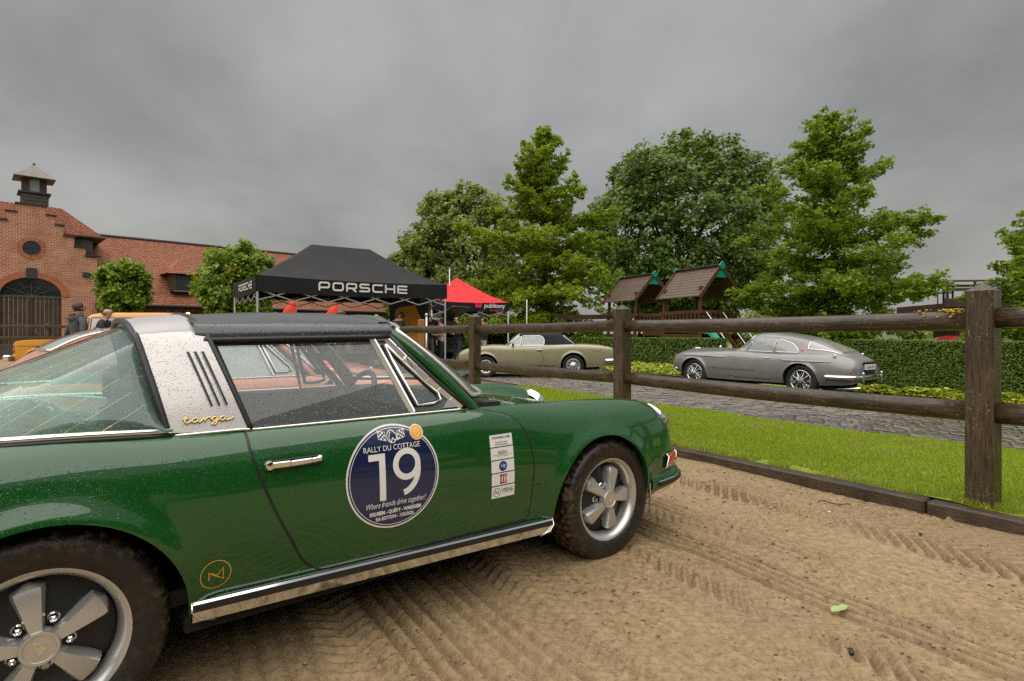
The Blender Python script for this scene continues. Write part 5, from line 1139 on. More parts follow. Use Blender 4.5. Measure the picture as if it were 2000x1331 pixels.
# boxy cars in the background
def boxy(root, pm, T, A, gh, wins, wk, ws=None, rear=None, gm='tintfog'):
    sh = shell_car(root, T, A, pm, [(T['u'][0], T['u'][-1])], flare=.015, bul=(.12, .85)); h = House(gh); b = MB(); b.grid(h.skin(gh[0][0], gh[-1][0], 50)); b.build('roof', pm, root, True)
    L = lambda pts: (lambda z: np.interp(z, [p[0] for p in pts], [p[1] for p in pts]))
    for sg in (-1, 1):
        for a, c, z0, z1 in wins: add_window(root, h.win(L(a), L(c), z0, z1, sg, .005), M[gm], .012, M['black'])
        for cu, cz, r in A: wheel(root, cu, T['vw'][6] - .10, sg, r - .06, .21, 'steel', .22)
    if ws: P = np.array([[h.p(u, t, -1, .006) for t in np.linspace(.30, 1, 8)] + [h.p(u, t, 1, .006) for t in np.linspace(1, .30, 8)[1:]] for u in np.linspace(ws[0], ws[1], 6)]); add_window(root, P, M['fog'], .014, M['black'], 'windscreen')
    return sh, h
TB = dict(u=[-.88, -.86, -.6, 0, .5, 1.0, 1.5, 2.0, 2.54, 2.9, 3.10, 3.16], vw=[.84, .87, .885, .89, .89, .89, .89, .89, .885, .87, .845, .80], zw=[.80] * 12, vh=[.82, .85, .865, .87, .87, .87, .87, .865, .85, .83, .80, .74], zh=[1.02, 1.03, 1.04, 1.05, 1.05, 1.05, 1.05, 1.055, 1.05, 1.04, 1.02, .98], vi=[.6] * 9 + [.58, .55, .5], zi=[1.03, 1.04, 1.05, 1.06, 1.06, 1.06, 1.06, 1.065, 1.07, 1.06, 1.04, .99], zc=[1.03, 1.04, 1.05, 1.06, 1.06, 1.06, 1.06, 1.06, 1.055, 1.045, 1.03, .99], zs=[.50] * 9 + [.50, .52, .55], vs=[.80, .84, .855, .86, .86, .86, .86, .86, .855, .84, .81, .76])
GB = [(-.84, .83, 1.04, .70, 1.20, 1.24), (-.70, .84, 1.05, .68, 1.60, 1.68), (-.55, .845, 1.05, .665, 1.69, 1.765), (.2, .85, 1.05, .66, 1.71, 1.79), (1.2, .85, 1.05, .66, 1.70, 1.785), (1.55, .845, 1.055, .66, 1.66, 1.745), (1.72, .84, 1.06, .69, 1.45, 1.52), (1.95, .83, 1.065, .74, 1.15, 1.18), (2.05, .80, 1.07, .6, 1.08, 1.09)]
def offroader():
    hf = np.array([-12.55, 14.95]); Fd = np.array([-.975, -.222]); O = hf - Fd * 3.16
    root = empty('off_road_car', (O[0], O[1], -.05), math.atan2(Fd[1], Fd[0]), 'yellow boxy off-road car in front of the brick barn', 'car')
    W = [([(1.10, .95), (1.62, .95)], [(1.10, 1.50), (1.62, 1.50)], 1.10, 1.62), ([(1.10, 1.56), (1.6, 1.56)], [(1.10, 1.86), (1.6, 1.62)], 1.11, 1.60), ([(1.10, -.55), (1.62, -.5)], [(1.10, .88), (1.62, .88)], 1.10, 1.62)]
    sh, h = boxy(root, M['yellow'], TB, [(0, .40, .43), (2.54, .40, .43)], GB, W, 'steel', (1.62, 1.98), gm='greyfog')
    for sg in (-1, 1):
        gap(sh, root, [(u, .90) for u in np.linspace(1.95, 3.05, 10)], sg, .012, 'wing_gap'); gap(sh, root, [(1.90, 1.0), (1.90, .6), (.92, .6), (.92, 1.0)], sg, .012)
        b = MB(); b.box((3.09, sg * .79, .82), (.10, .10, .20), bev=.02); b.build('corner_lamp', M['black'], root); b = MB(); b.box((3.13, sg * .81, .80), (.06, .08, .06), bev=.01); b.build('indicator', M['lens_red'], root); b = MB(); b.lathe([(.10, 0), (.09, .03), (.001, .05)], 20, 'x', M=Matrix.Translation((3.15, sg * .60, .83))); b.build('headlamp', M['lens'], root, True)
        b = MB(); b.tube([(2.65, sg * .72, 1.06), (2.67, sg * .76, 1.17)], .01, 6); b.box((2.67, sg * .77, 1.19), (.04, .12, .08), bev=.02); b.build('wing_mirror', M['black'], root)
    b = MB(); b.box((3.28, 0, .60), (.16, 1.78, .16), bev=.03); b.build('front_bumper', M['chrome'], root); b = MB(); b.box((3.17, 0, .83), (.03, 1.0, .24)); b.build('grille', M['black'], root)
offroader()
def suv():
    root = empty('estate_car', (-2.9, 21.0, .0), R(155), 'black estate car with raised tailgate under the black tent', 'car'); W = [([(1.10, .2), (1.55, .2)], [(1.10, 1.75), (1.55, 1.50)], 1.10, 1.58)]
    boxy(root, M['black_paint'], TB, [(0, .40, .43), (2.54, .40, .43)], GB, W, 'steel', (1.62, 1.98)); b = MB(); b.bar((-.62, 0, 1.76), (-1.25, 0, 2.12), 1.25, .09, .03); b.build('tailgate', M['black_paint'], root)
    root = empty('hatchback_car', (-5.6, 20.0, .0), R(150), 'silver hatchback parked behind the black tent', 'car'); W = [([(1.10, -.5), (1.5, -.4)], [(1.10, 1.75), (1.5, 1.50)], 1.08, 1.55)]
    boxy(root, M['silver'], TB, [(0, .40, .43), (2.54, .40, .43)], [(a, b_, c, d, e - .04, f - .06) for a, b_, c, d, e, f in GB], W, 'steel', (1.62, 1.98))
suv()
# ------------------------------------------------------------------ vegetation
def leafcloud(C, size, updir=.5, out=None, outw=0., rng=RNG, wr=.62):
    """diamond leaves at centres C; returns verts, quads"""
    n = len(C); nrm = rng.normal(size=(n, 3)); nrm /= np.linalg.norm(nrm, axis=1)[:, None]; nrm[:, 2] = np.abs(nrm[:, 2]) + updir
    if out is not None: nrm = nrm + out * outw
    nrm /= np.linalg.norm(nrm, axis=1)[:, None]; a = rng.normal(size=(n, 3)); a -= (a * nrm).sum(1)[:, None] * nrm; a /= np.linalg.norm(a, axis=1)[:, None]; b = np.cross(nrm, a)
    l = size * (.65 + .7 * rng.random(n))[:, None]; w = l * wr * .5
    V = np.stack([C - a * l * .5, C + b * w - a * l * .05 + nrm * l * .06, C + a * l * .55, C - b * w - a * l * .05 + nrm * l * .06], 1).reshape(-1, 3)
    return V, np.arange(4 * n).reshape(-1, 4)
def blob(C, r, k, rng=RNG, flat=.6):
    n = len(C); d = rng.normal(size=(n, k, 3)); d /= np.linalg.norm(d, axis=2)[..., None]; rr = rng.random((n, k, 1)) ** .5; r = np.asarray(r).reshape(-1, 1, 1) if np.ndim(r) else r
    d = d * rr * r; d[..., 2] *= flat; return (C[:, None] + d).reshape(-1, 3)
def tree_root(name, x, y, z, label, group): return empty(name, (x, y, z), 0, label, 'tree', group)
def pin_oak(x, y, H, rad, z0, mat, seed, label, nb=110, leafs=.17, per=26, pf=None, zb=0.):
    prof = pchip(*pf) if pf else pchip([0, .2, .45, .7, 1], [.95, 1, .68, .42, .08])
    rng = np.random.default_rng(seed); root = tree_root('oak_tree', x, y, zb, label, 'conical oaks beyond the hedge'); b = MB()
    zz = np.linspace(0, H, 14); sway = np.stack([.12 * np.sin(zz * .9 + seed), .1 * np.cos(zz * .7), zz], 1); b.tube(sway, [.17 * (1 - .93 * t / H) + .008 for t in zz], 8); b.build('trunk', M['bark'], root, True)
    B = MB(); Cs = []; Rs = []
    for i in range(nb):
        t = ((i + rng.random()) / nb) ** 1.25; z = z0 + (H - z0 - .1) * t; L = rad * prof(t) * (.58 + .55 * rng.random()) + .12
        a = i * 2.4 + rng.normal() * .3; el = R(-6 + 46 * t + rng.normal() * 13); d = np.array([math.cos(a) * math.cos(el), math.sin(a) * math.cos(el), math.sin(el)]); p0 = np.array([np.interp(z, zz, sway[:, 0]), np.interp(z, zz, sway[:, 1]), z])
        pts = [p0 + d * L * s + np.array([0, 0, .22 * L * (s - s * s * 1.0) + (-.10 * L * s * s if t < .55 else .05 * L * s)]) for s in np.linspace(0, 1, 6)]; B.tube(pts, [.035 * (1 - t * .6) * (1 - .85 * s) + .004 for s in np.linspace(0, 1, 6)], 5, cap=False)
        m = max(3, int(L * 6)); side = np.array([-d[1], d[0], 0]); side /= np.linalg.norm(side) + 1e-9
        for s in np.linspace(.18, 1.02, m):
            k = s * 5; i0 = min(int(k), 4); q = pts[i0] * (1 - (k - i0)) + pts[i0 + 1] * (k - i0); w = .22 * L * math.sin(math.pi * min(1, .25 + s * .72)) + .05
            for _ in range(2): Cs.append(q + side * rng.uniform(-1, 1) * w + np.array([0, 0, rng.normal() * .15 - .03])); Rs.append(.15 + .17 * rng.random())
    B.build('branches', M['bark'], root); C = np.array(Cs); P = blob(C, np.array(Rs), per, rng, .6); V, F = leafcloud(P, leafs, .4, rng=rng); fastmesh('crown', V, F, mat, root); return root
def linden(name, x, y, H, rx, z0, mat, seed, label, group, ncl=900, leafs=.2, per=45, zb=0., pw=.55, clr=.34, trunk=.22):
    rng = np.random.default_rng(seed); root = tree_root(name, x, y, zb, label, group); b = MB(); b.tube([(0, 0, 0), (.05, .03, z0 * .6 + .2), (-.02, .04, (z0 + H) * .5), (0, 0, H * .9)], [trunk, trunk * .85, trunk * .55, .03], 8)
    cz = (z0 + H) / 2; hz = (H - z0) / 2
    for i in range(14): a = i * 2.4; q = np.array([math.cos(a) * rx * .6, math.sin(a) * rx * .6, cz + hz * rng.uniform(-.4, .6)]); b.tube([(0, 0, z0 + (cz - z0) * rng.uniform(.1, 1)), tuple(q * np.array([.5, .5, .92])), tuple(q)], [trunk * .4, trunk * .25, .015], 5)
    b.build('trunk', M['bark'], root, True)
    d = rng.normal(size=(ncl, 3)); d /= np.linalg.norm(d, axis=1)[:, None]; lump = 1 + .09 * np.sin(d[:, 0] * 5 + seed) * np.cos(d[:, 1] * 4.3) + .10 * np.sin(d[:, 2] * 7 + d[:, 0] * 6); r = (.52 + .48 * rng.random(ncl) ** pw) * lump
    sh = np.where(d[:, 2] > 0, 1., .92); C = d * r[:, None] * np.array([rx, rx, hz]) * sh[:, None]; C[:, 2] = hz * np.sign(C[:, 2]) * np.abs(C[:, 2] / hz) ** .85; C[:, :2] *= (1 - .06 * np.clip(C[:, 2] / hz, -1, 1))[:, None]; C[:, 2] += cz
    P = blob(C, clr * (.7 + .6 * rng.random(ncl)), per, rng, .85); o = (P - np.array([0, 0, cz])); o /= np.linalg.norm(o, axis=1)[:, None] + 1e-6; V, F = leafcloud(P, leafs, .25, o, .7, rng, .75); fastmesh('crown', V, F, mat, root); return root

def Xat(px, Y): return (px - HX) / FPX * Y
pin_oak(Xat(1062, 30), 30, 11.8, 4.35, 1.1, M['leaf_oak'], 3, 'bright green conical oak behind the red tent and convertible', 105, .165, 24, ([0, .16, .38, .55, .68, .84, 1], [1.05, 1.15, 1.05, .72, .42, .30, .05]))
pin_oak(Xat(1622, 20.5), 20.5, 8.95, 3.5, .7, M['leaf_oak2'], 5, 'tall layered conical oak standing behind the grey fastback', 92, .135, 29, ([0, .2, .45, .7, .88, 1], [1.02, 1.06, .80, .54, .30, .05]))
pin_oak(Xat(2075, 17.5), 17.5, 6.3, 2.6, .9, M['leaf_oak2'], 8, 'oak beside the dark steel deck at the hedge end', 70, .15, 24)
linden('linden_tree', Xat(1325, 40), 40, 14.4, 6.7, .8, M['leaf_lime'], 21, 'broad dark green round-crowned linden behind the playhouses', 'round lindens', 2000, .25, 42, clr=.55, trunk=.35, pw=.4)
linden('linden_tree', Xat(905, 44), 44, 12.4, 4.6, 1.2, M['leaf_pale'], 22, 'pale olive green linden rising behind the tents', 'round lindens', 950, .26, 42, clr=.5, trunk=.3)
linden('linden_tree', Xat(815, 46), 46, 8.0, 2.9, .8, M['leaf_pale'], 27, 'low pale shrubby linden at the edge of the black tent', 'round lindens', 420, .25, 42, clr=.45)
linden('young_linden', Xat(238, 25), 25, 4.35, 1.12, 1.95, M['leaf_small'], 23, 'small clipped round tree before the barn dormer', 'young trees before the barn', 260, .17, 26, clr=.26, trunk=.07)
linden('young_linden', Xat(463, 21), 21, 4.45, 1.35, 1.3, M['leaf_small'], 24, 'larger leafy young tree beside the black tent', 'young trees before the barn', 330, .16, 28, clr=.27, trunk=.08)
linden('young_linden', Xat(905, 31), 31, 2.9, 2.4, .1, M['leaf_small'], 25, 'bushy shrub behind the red tent', 'shrubs by the tent', 300, .17, 26, clr=.4, trunk=.05)
linden('background_shrub', Xat(1560, 30), 30, 2.6, 3.4, -.4, M['leaf_oak2'], 26, 'low shrub under the layered oak', 'shrubs by the tent', 320, .17, 24, clr=.45, trunk=.05)
linden('background_shrub', Xat(1990, 34), 34, 1.9, 5.2, -.6, M['leaf_pale'], 28, 'distant pale green shrubs seen below the steel deck', 'shrubs by the tent', 420, .2, 24, clr=.5, trunk=.05)
# trees behind the photographer, seen only as the dark band mirrored in the car's flank
back = linden('linden_tree', 9.5, -14.5, 8.2, 4.4, .2, M['leaf_lime'], 31, 'dark linden of the row facing the green car flank', 'trees facing the car flank', 520, .45, 30, clr=.8, trunk=.3)
for k, (x, y) in enumerate(((16.5, -9.5), (2., -17), (-6, -18.5), (22, -3.5), (-14.5, -18))):
    c = copy_tree(back); c.location = (x, y, 0); c.rotation_euler[2] = k * 1.3

def hedge(label, w0, w1, s0, s1, h, n, size, seed):
    rng = np.random.default_rng(seed); root = empty('clipped_hedge', ws((w0 + w1) / 2, (s0 + s1) / 2, 0), 0, label, 'hedge', 'clipped hedges along the road'); o = Vector(root.location)
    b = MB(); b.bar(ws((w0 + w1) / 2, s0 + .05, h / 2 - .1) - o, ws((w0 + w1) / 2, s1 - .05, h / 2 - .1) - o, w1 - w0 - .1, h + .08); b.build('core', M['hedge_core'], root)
    Ls, Wd = s1 - s0, w1 - w0; areas = np.array([Ls * h, Ls * Wd, Wd * h, Wd * h]); f = rng.choice(4, n, p=areas / areas.sum()); u, v = rng.random(n), rng.random(n)
    j = np.abs(rng.normal(size=n)) * .03; W_ = np.select([f == 0, f == 1, f == 2, f == 3], [w0 + j - .012, w0 + u * Wd, w0 + u * Wd, w0 + u * Wd]); S = np.select([f == 0, f == 1, f == 2, f == 3], [s0 + u * Ls, s0 + v * Ls, s0 + j, s1 - j]); Z = np.select([f == 0, f == 1, f == 2, f == 3], [-.14 + v * (h + .14), h - j + .012, -.14 + v * (h + .14), -.14 + v * (h + .14)])
    bul = .03 * (vnoise(S, Z, 2.2, seed) - .5); W_ = W_ + np.where(f == 0, bul, 0); Z = Z + np.where(f == 1, bul, 0)
    C = np.concatenate([W_[:, None] * NV + S[:, None] * DV, Z[:, None]], 1) - np.array(o); nn = np.select([(f == 0)[:, None], (f == 1)[:, None], (f == 2)[:, None], (f == 3)[:, None]], [np.array([-NV[0], -NV[1], .25]), np.array([0, 0, 1.]), np.array([-DV[0], -DV[1], .2]), np.array([DV[0], DV[1], .2])])
    V, F = leafcloud(C, size, .15, nn, 1.1, rng, .7); fastmesh('foliage', V, F, M['leaf_hedge'], root)
hedge('clipped box hedge behind the tail of the grey fastback', 13.8, 14.5, -.5, 6.84, 1.0, 60000, .045, 41)
hedge('longer clipped hedge in front of the playhouses', 16.3, 17.0, 12.3, 36, 1.0, 60000, .07, 42)
def cover(label, w0, w1, s0, s1, n, size, seed, h=.2):
    rng = np.random.default_rng(seed); w = w0 + (w1 - w0) * rng.random(n); s = s0 + (s1 - s0) * rng.random(n); z = -.12 + h * (.25 + .75 * vnoise(w, s, 3.2, seed)) * rng.random(n) ** .5 * np.clip(np.minimum(w - w0, w1 - w) / .12, .25, 1)
    C = np.concatenate([w[:, None] * NV + s[:, None] * DV, z[:, None]], 1); V, F = leafcloud(C, size, .9, rng=rng, wr=.85); tag(fastmesh('ground_cover', V, F, M['leaf_bed']), label, 'ground cover', kind='stuff')
cover('yellow green leafy ground cover below the hedge behind the fastback', 13.25, 13.82, -.5, 6.7, 7500, .08, 51)
cover('yellow green leafy ground cover between fastback nose and convertible', 13.5, 16.3, 10.6, 28, 16000, .10, 52, .26)
# tufts of weeds at the foot of the fence and on the sleeper edge
# ------------------------------------------------------------------ barn with gatehouse
BD = np.array([.722, .692]); BN = np.array([-.692, .722]); B0 = np.array([-26.4, 35.0])
def barn():
    ang = math.atan2(BD[1], BD[0]); gx = -2.34        # local x along the front, y into the building
    org = B0 + BD * gx
    g = empty('gatehouse', (org[0], org[1], -.05), ang, 'brick gatehouse with stepped gable, round window and arched timber doors', 'building')
    st = [(3.12, 6.0), (2.55, 6.5), (2.0, 7.1), (1.48, 7.72), (1.08, 8.25), (.66, 8.75)]
    # front wall with arched opening
    rw, zs, zt = 1.40, 3.43, 4.50; archp = [(-rw, 0)] + [(-rw * math.cos(t), zs + (zt - zs) * math.sin(t)) for t in np.linspace(0, math.pi, 21)] + [(rw, 0)]
    out = [(3.12, 0)] + [p for i, (x, z) in enumerate(st) for p in (((x, z), (st[i + 1][0], z)) if i < 5 else ((x, z),))]; right = out; left = [(-x, z) for x, z in reversed(out)]
    poly = archp[::-1] + left[::-1] if False else None
    b = MB(); y0, y1 = 0, .5
    # wall built as columns between opening and outline
    xs = sorted(set([round(x, 4) for x, _ in archp] + [round(s * x, 4) for x, _ in st for s in (-1, 1)] + [-3.12, 3.12]))
    topz = lambda x: max([z for a, z in st if abs(x) < a - 1e-6] or [6.0]); lowz = lambda x: (zs + (zt - zs) * math.sqrt(max(0, 1 - (x / rw)**2))) if abs(x) < rw else 0
    for a, c in zip(xs[:-1], xs[1:]):
        m = (a + c) / 2; t = topz(m); la, lc = (lowz(a) if abs(a) <= rw + 1e-6 and abs(m) < rw else 0), (lowz(c) if abs(c) <= rw + 1e-6 and abs(m) < rw else 0)
        b.add([(a, y0, la), (c, y0, lc), (c, y0, t), (a, y0, t), (a, y1, la), (c, y1, lc), (c, y1, t), (a, y1, t)], [(0, 1, 2, 3), (3, 2, 6, 7), (0, 4, 5, 1), (4, 7, 6, 5)])
    for x, z in st:
        for s in (-1, 1): zl = ([q for a, q in st if a > x + .01] or [0])[-1]; b.add([(s * x, y0, zl), (s * x, y1, zl), (s * x, y1, z), (s * x, y0, z)], [(0, 1, 2, 3)])
    b.box((3.0, 2.4, 3.0), (.24, 4.6, 6.0)); b.box((-3.0, 2.4, 3.0), (.24, 4.6, 6.0)); b.build('wall', M['brick'], g)
    for i, (x, z) in enumerate(st):
        for s in (-1, 1):
            w = x - (st[i + 1][0] if i < 5 else 0); bb = MB(); bb.box((s * (x - w / 2 + .02), .22, z + .04), (w + .10, .62, .075)); bb.build('coping', M['slate'], g)
    for k in range(34):       # voussoirs
        t = math.pi * (k + .5) / 34; c = Vector((-(rw + .19) * math.cos(t), -.012, zs + (zt - zs + .19) * math.sin(t))); bb = MB(); bb.box(None, (.36, .06, .115), bev=.008, M=Matrix.Translation(c) @ Matrix.Rotation(-(math.pi - t), 4, 'Y')); bb.build('voussoir', M['brick2'], g)
    for k in range(26):
        t = 2 * math.pi * k / 26; c = Vector((.54 * math.cos(t), -.012, 6.24 + .54 * math.sin(t))); bb = MB(); bb.box(None, (.26, .05, .10), bev=.008, M=Matrix.Translation(c) @ Matrix.Rotation(-t, 4, 'Y')); bb.build('ring_brick', M['brick2'], g)
    bb = MB(); bb.lathe([(.40, -.03), (.001, -.03)], 28, 'y', M=Matrix.Translation((0, 0, 6.24))); w = bb.build('round_window', M['winglass'], g); bb = MB(); bb.bar((-.4, -.045, 6.24), (.4, -.045, 6.24), .03, .04); bb.bar((0, -.045, 5.84), (0, -.045, 6.64), .03, .04); bb.tube([(.40 * math.cos(t), -.04, 6.24 + .40 * math.sin(t)) for t in np.linspace(0, 2 * math.pi, 29)[:-1]], .025, 6, closed=True); bb.build('glazing_bars', M['wire'], w)
    bb = MB(); bb.box((0, -.03, 4.75), (.50, .10, .62), bev=.01); bb.build('keystone', M['slate'], g); bb = MB(); bb.box((2.85, -.02, 4.85), (.9, .12, .30), bev=.01); bb.build('stone_band', M['slate'], g); bb = MB(); bb.box((2.9, -.02, 6.02), (.8, .1, .1)); bb.build('stone_band', M['slate'], g)
    # fanlight
    arcg = [(x, z) for x, z in archp if z > 3.3]; bb = MB(); bb.add([(x, .22, z) for x, z in arcg], [tuple(range(len(arcg)))]); fl = bb.build('fanlight', M['winglass'], g); bb = MB()
    for t in (R(30), R(62), R(90), R(118), R(150)): bb.bar((0, .19, zs), (-rw * math.cos(t), .19, zs + (zt - zs) * math.sin(t)), .04, .04)
    bb.tube([(-.62 * math.cos(t), .19, zs + .55 * math.sin(t)) for t in np.linspace(0, math.pi, 12)], .02, 5); bb.box((0, .18, zs - .03), (2.8, .1, .14)); bb.build('glazing_bars', M['greywood'], fl)
    for k in range(14):
        x = -1.3 + .2 * k; bb = MB(); bb.box((x, .20 + .012 * (k % 2), 1.68), (.19, .06, 3.35)); bb.build('door_plank', M['oldwood'], g)
    bb = MB(); bb.box((0, .155, 1.68), (.09, .05, 3.35)); bb.build('door_batten', M['oldwood'], g)
    # roof behind the gable, side boards, lantern
    bb = MB(); bb.add([(-3.6, .55, 7.30), (3.6, .55, 7.30), (1.5, 1.4, 9.0), (-1.5, 1.4, 9.0), (-3.6, 6, 7.3), (3.6, 6, 7.3), (1.5, 5, 9.0), (-1.5, 5, 9.0)], [(0, 1, 2, 3), (1, 5, 6, 2), (5, 4, 7, 6), (4, 0, 3, 7), (3, 2, 6, 7)]); bb.build('roof', M['tiles'], g)
    bb = MB(); bb.box((0, 3.2, 7.27), (7.3, 5.5, .07)); bb.build('eaves_board', M['slate'], g)
    for s in (-1, 1):
        for k in range(8): bb = MB(); bb.box((s * 2.15, .78 + .01 * (k % 2), 6.05 + .16 * k), (1.7, .12, .15)); bb.build('cladding_board', M['greywood'], g)
    bb = MB(); bb.box((.28, 2.6, 9.05), (1.25, 1.25, 1.5)); base = bb.build('lantern_base', M['greywood'], g)
    for k in range(7): bb = MB(); bb.box((.28, 1.95, 8.45 + .2 * k), (1.32, .05, .17)); bb.build('lantern_board', M['greywood'], base)
    bb = MB(); bb.box((.28, 2.6, 9.86), (1.55, 1.55, .10)); bb.build('lantern_sill', M['slate'], g)
    for sx in (-1, 1):
        for sy in (-1, 1): bb = MB(); bb.box((.28 + sx * .41, 2.6 + sy * .41, 10.36), (.33, .33, .92)); bb.build('lantern_post', M['oldwood'], g)
    bb = MB(); bb.box((.28, 2.20, 10.36), (.50, .03, .86)); bb.build('lantern_window', M['lens'], g); bb = MB(); bb.box((.28, 2.65, 10.36), (.6, .7, .86)); bb.build('lantern_room', M['greywood'], g)
    bb = MB(); e = 1.0; bb.add([(.28 - e, 2.6 - e, 10.76), (.28 + e, 2.6 - e, 10.76), (.28 + e, 2.6 + e, 10.76), (.28 - e, 2.6 + e, 10.76), (.28, 2.6, 11.72)], [(0, 1, 4), (1, 2, 4), (2, 3, 4), (3, 0, 4), (0, 1, 2, 3)]); bb.build('lantern_roof', M['leadroof'], g); bb = MB(); bb.sphere((.28, 2.6, 11.75), .07, 10, 8); bb.build('finial', M['slate'], g)
    # long barn
    o2 = B0 + BD * .9; r = empty('barn', (o2[0], o2[1], -.05), ang, 'long brick barn with steep red tile roof and dormers', 'building'); Ln = 26.; ez, rz_, dp = 3.10, 7.95, 4.2
    bb = MB(); n = 40; bb.grid(np.array([[(x, -.35 + (dp + .35) * t, ez + (rz_ - ez) * t) for t in np.linspace(0, 1, 12)] for x in np.linspace(-.2, Ln, n)])); bb.grid(np.array([[(x, dp + dp * t, rz_ - (rz_ - ez) * t) for t in (0, 1)] for x in (-.2, Ln)])); bb.build('roof', M['tiles'], r)
    bb = MB(); bb.tube([(x, dp, rz_ + .02) for x in np.linspace(-.2, Ln, 12)], .10, 8); bb.build('ridge_tiles', M['slate'], r); bb = MB(); bb.tube([(-.2, -.40, ez - .03), (Ln, -.40, ez - .03)], .08, 8); bb.build('gutter', M['slate'], r)
    bb = MB(); bb.box((Ln / 2, 2.2, 1.5), (Ln, .3, 3.0)); bb.box((-.05, 4.2, 1.5), (.3, 8.2, 3.0)); bb.box((Ln, 4.2, 3.4), (.3, 8, 6.8)); bb.build('wall', M['brick'], r)
    for k in range(9):
        x = .6 + 3.1 * k; bb = MB(); bb.box((x, -.1, 1.5), (.22, .22, 3.0)); p = bb.build('timber_post', M['oldwood'], r); bb = MB(); bb.bar((x, -.1, 2.2), (x + .75, -.1, 2.95), .12, .14); bb.bar((x, -.1, 2.2), (x - .75, -.1, 2.95), .12, .14); bb.build('brace', M['oldwood'], p)
    bb = MB(); bb.bar((-.2, -.1, 2.95), (Ln, -.1, 2.95), .2, .2); bb.build('wall_plate', M['oldwood'], r)
    for xc in (1.95 - .9, 5.6 - .9):
        yf = .15; bb = MB(); z0, z1 = 4.05, 5.30; bb.box((xc, yf + 1.0, (z0 + z1) / 2), (1.45, 2.0, z1 - z0)); dm = bb.build('dormer', M['oldwood'], r)
        bb = MB(); e = 1.08; bb.add([(xc - e, yf - .35, z1), (xc + e, yf - .35, z1), (xc + e, 3.4, z1 + .02), (xc - e, 3.4, z1 + .02), (xc, yf + .65, z1 + 1.05), (xc, 3.4, z1 + 1.05)], [(0, 1, 4), (1, 2, 5, 4), (3, 0, 4, 5), (0, 1, 2, 3)]); bb.build('dormer_roof', M['tiles'], dm)
        bb = MB(); bb.box((xc, yf - .02, 4.7), (.85, .04, .95)); wn = bb.build('dormer_window', M['winglass'], dm); bb = MB()
        for q in (-.14, .14, -.42, .42): bb.box((xc + q, yf - .05, 4.7), (.035, .03, .95))
        for q in (4.25, 4.55, 4.85, 5.15): bb.box((xc, yf - .052, q), (.86, .03, .035))
        bb.build('glazing_bars', M['greywood'], wn)
        for s in (-1, 1): bb = MB(); bb.box((xc + s * .60, yf - .10, 4.7), (.30, .06, 1.1)); bb.build('shutter', M['oldwood'], dm)
        bb = MB(); bb.box((xc, yf - .12, 4.12), (1.2, .16, .07)); bb.build('sill', M['leadroof'], dm)
    m, N, L, bs = new_mat('lit_lamp'); bs.inputs['Emission Color'].default_value = (1, .45, .12, 1); bs.inputs['Emission Strength'].default_value = 6; bs.inputs['Base Color'].default_value = (.8, .5, .2, 1)
    p = B0 + BD * 5.75 - BN * .45; lm = empty('wall_lamp', (p[0], p[1], 2.35), ang, 'small lit orange lamp under the barn eaves', 'lamp'); bb = MB(); bb.sphere((0, 0, .16), .12, 10, 8); bb.build('bulb', m, lm, True); bb = MB(); bb.lathe([(.04, .45), (.05, .34), (.17, .26), (.18, .24)], 12); bb.build('shade', M['black'], lm)
barn()
# paddock fence and low timber wall before the gatehouse
def paddock():
    root = empty('paddock_fence', (-22.5, 25.5, -.05), label='dark two-rail paddock fence before the gatehouse doors', cat='fence'); d = Vector((.97, .24, 0)); a = Vector((-4.5, 0, 0))
    for k in range(4): q = a + d * 2.7 * k; b = MB(); b.box(q + Vector((0, 0, .85)), (.16, .16, 1.7), bev=.02); b.build('post', M['fence'], root)
    for k in range(3):
        for z in (1.55, 1.02): b = MB(); b.bar(a + d * 2.7 * k + Vector((0, -.1, z)), a + d * 2.7 * (k + 1) + Vector((0, -.1, z)), .05, .13, .01); b.build('rail', M['rail'], root)
    root = empty('low_timber_wall', (-22.5, 26.2, -.05), label='low timber board wall behind the paddock fence', cat='wall')
    for k in range(3): b = MB(); b.bar(Vector((-5, 0, .12 + .24 * k)), Vector((-5, 0, .12 + .24 * k)) + d * 9.5, .08, .22, .01); b.build('board', M['greywood'], root)
paddock()

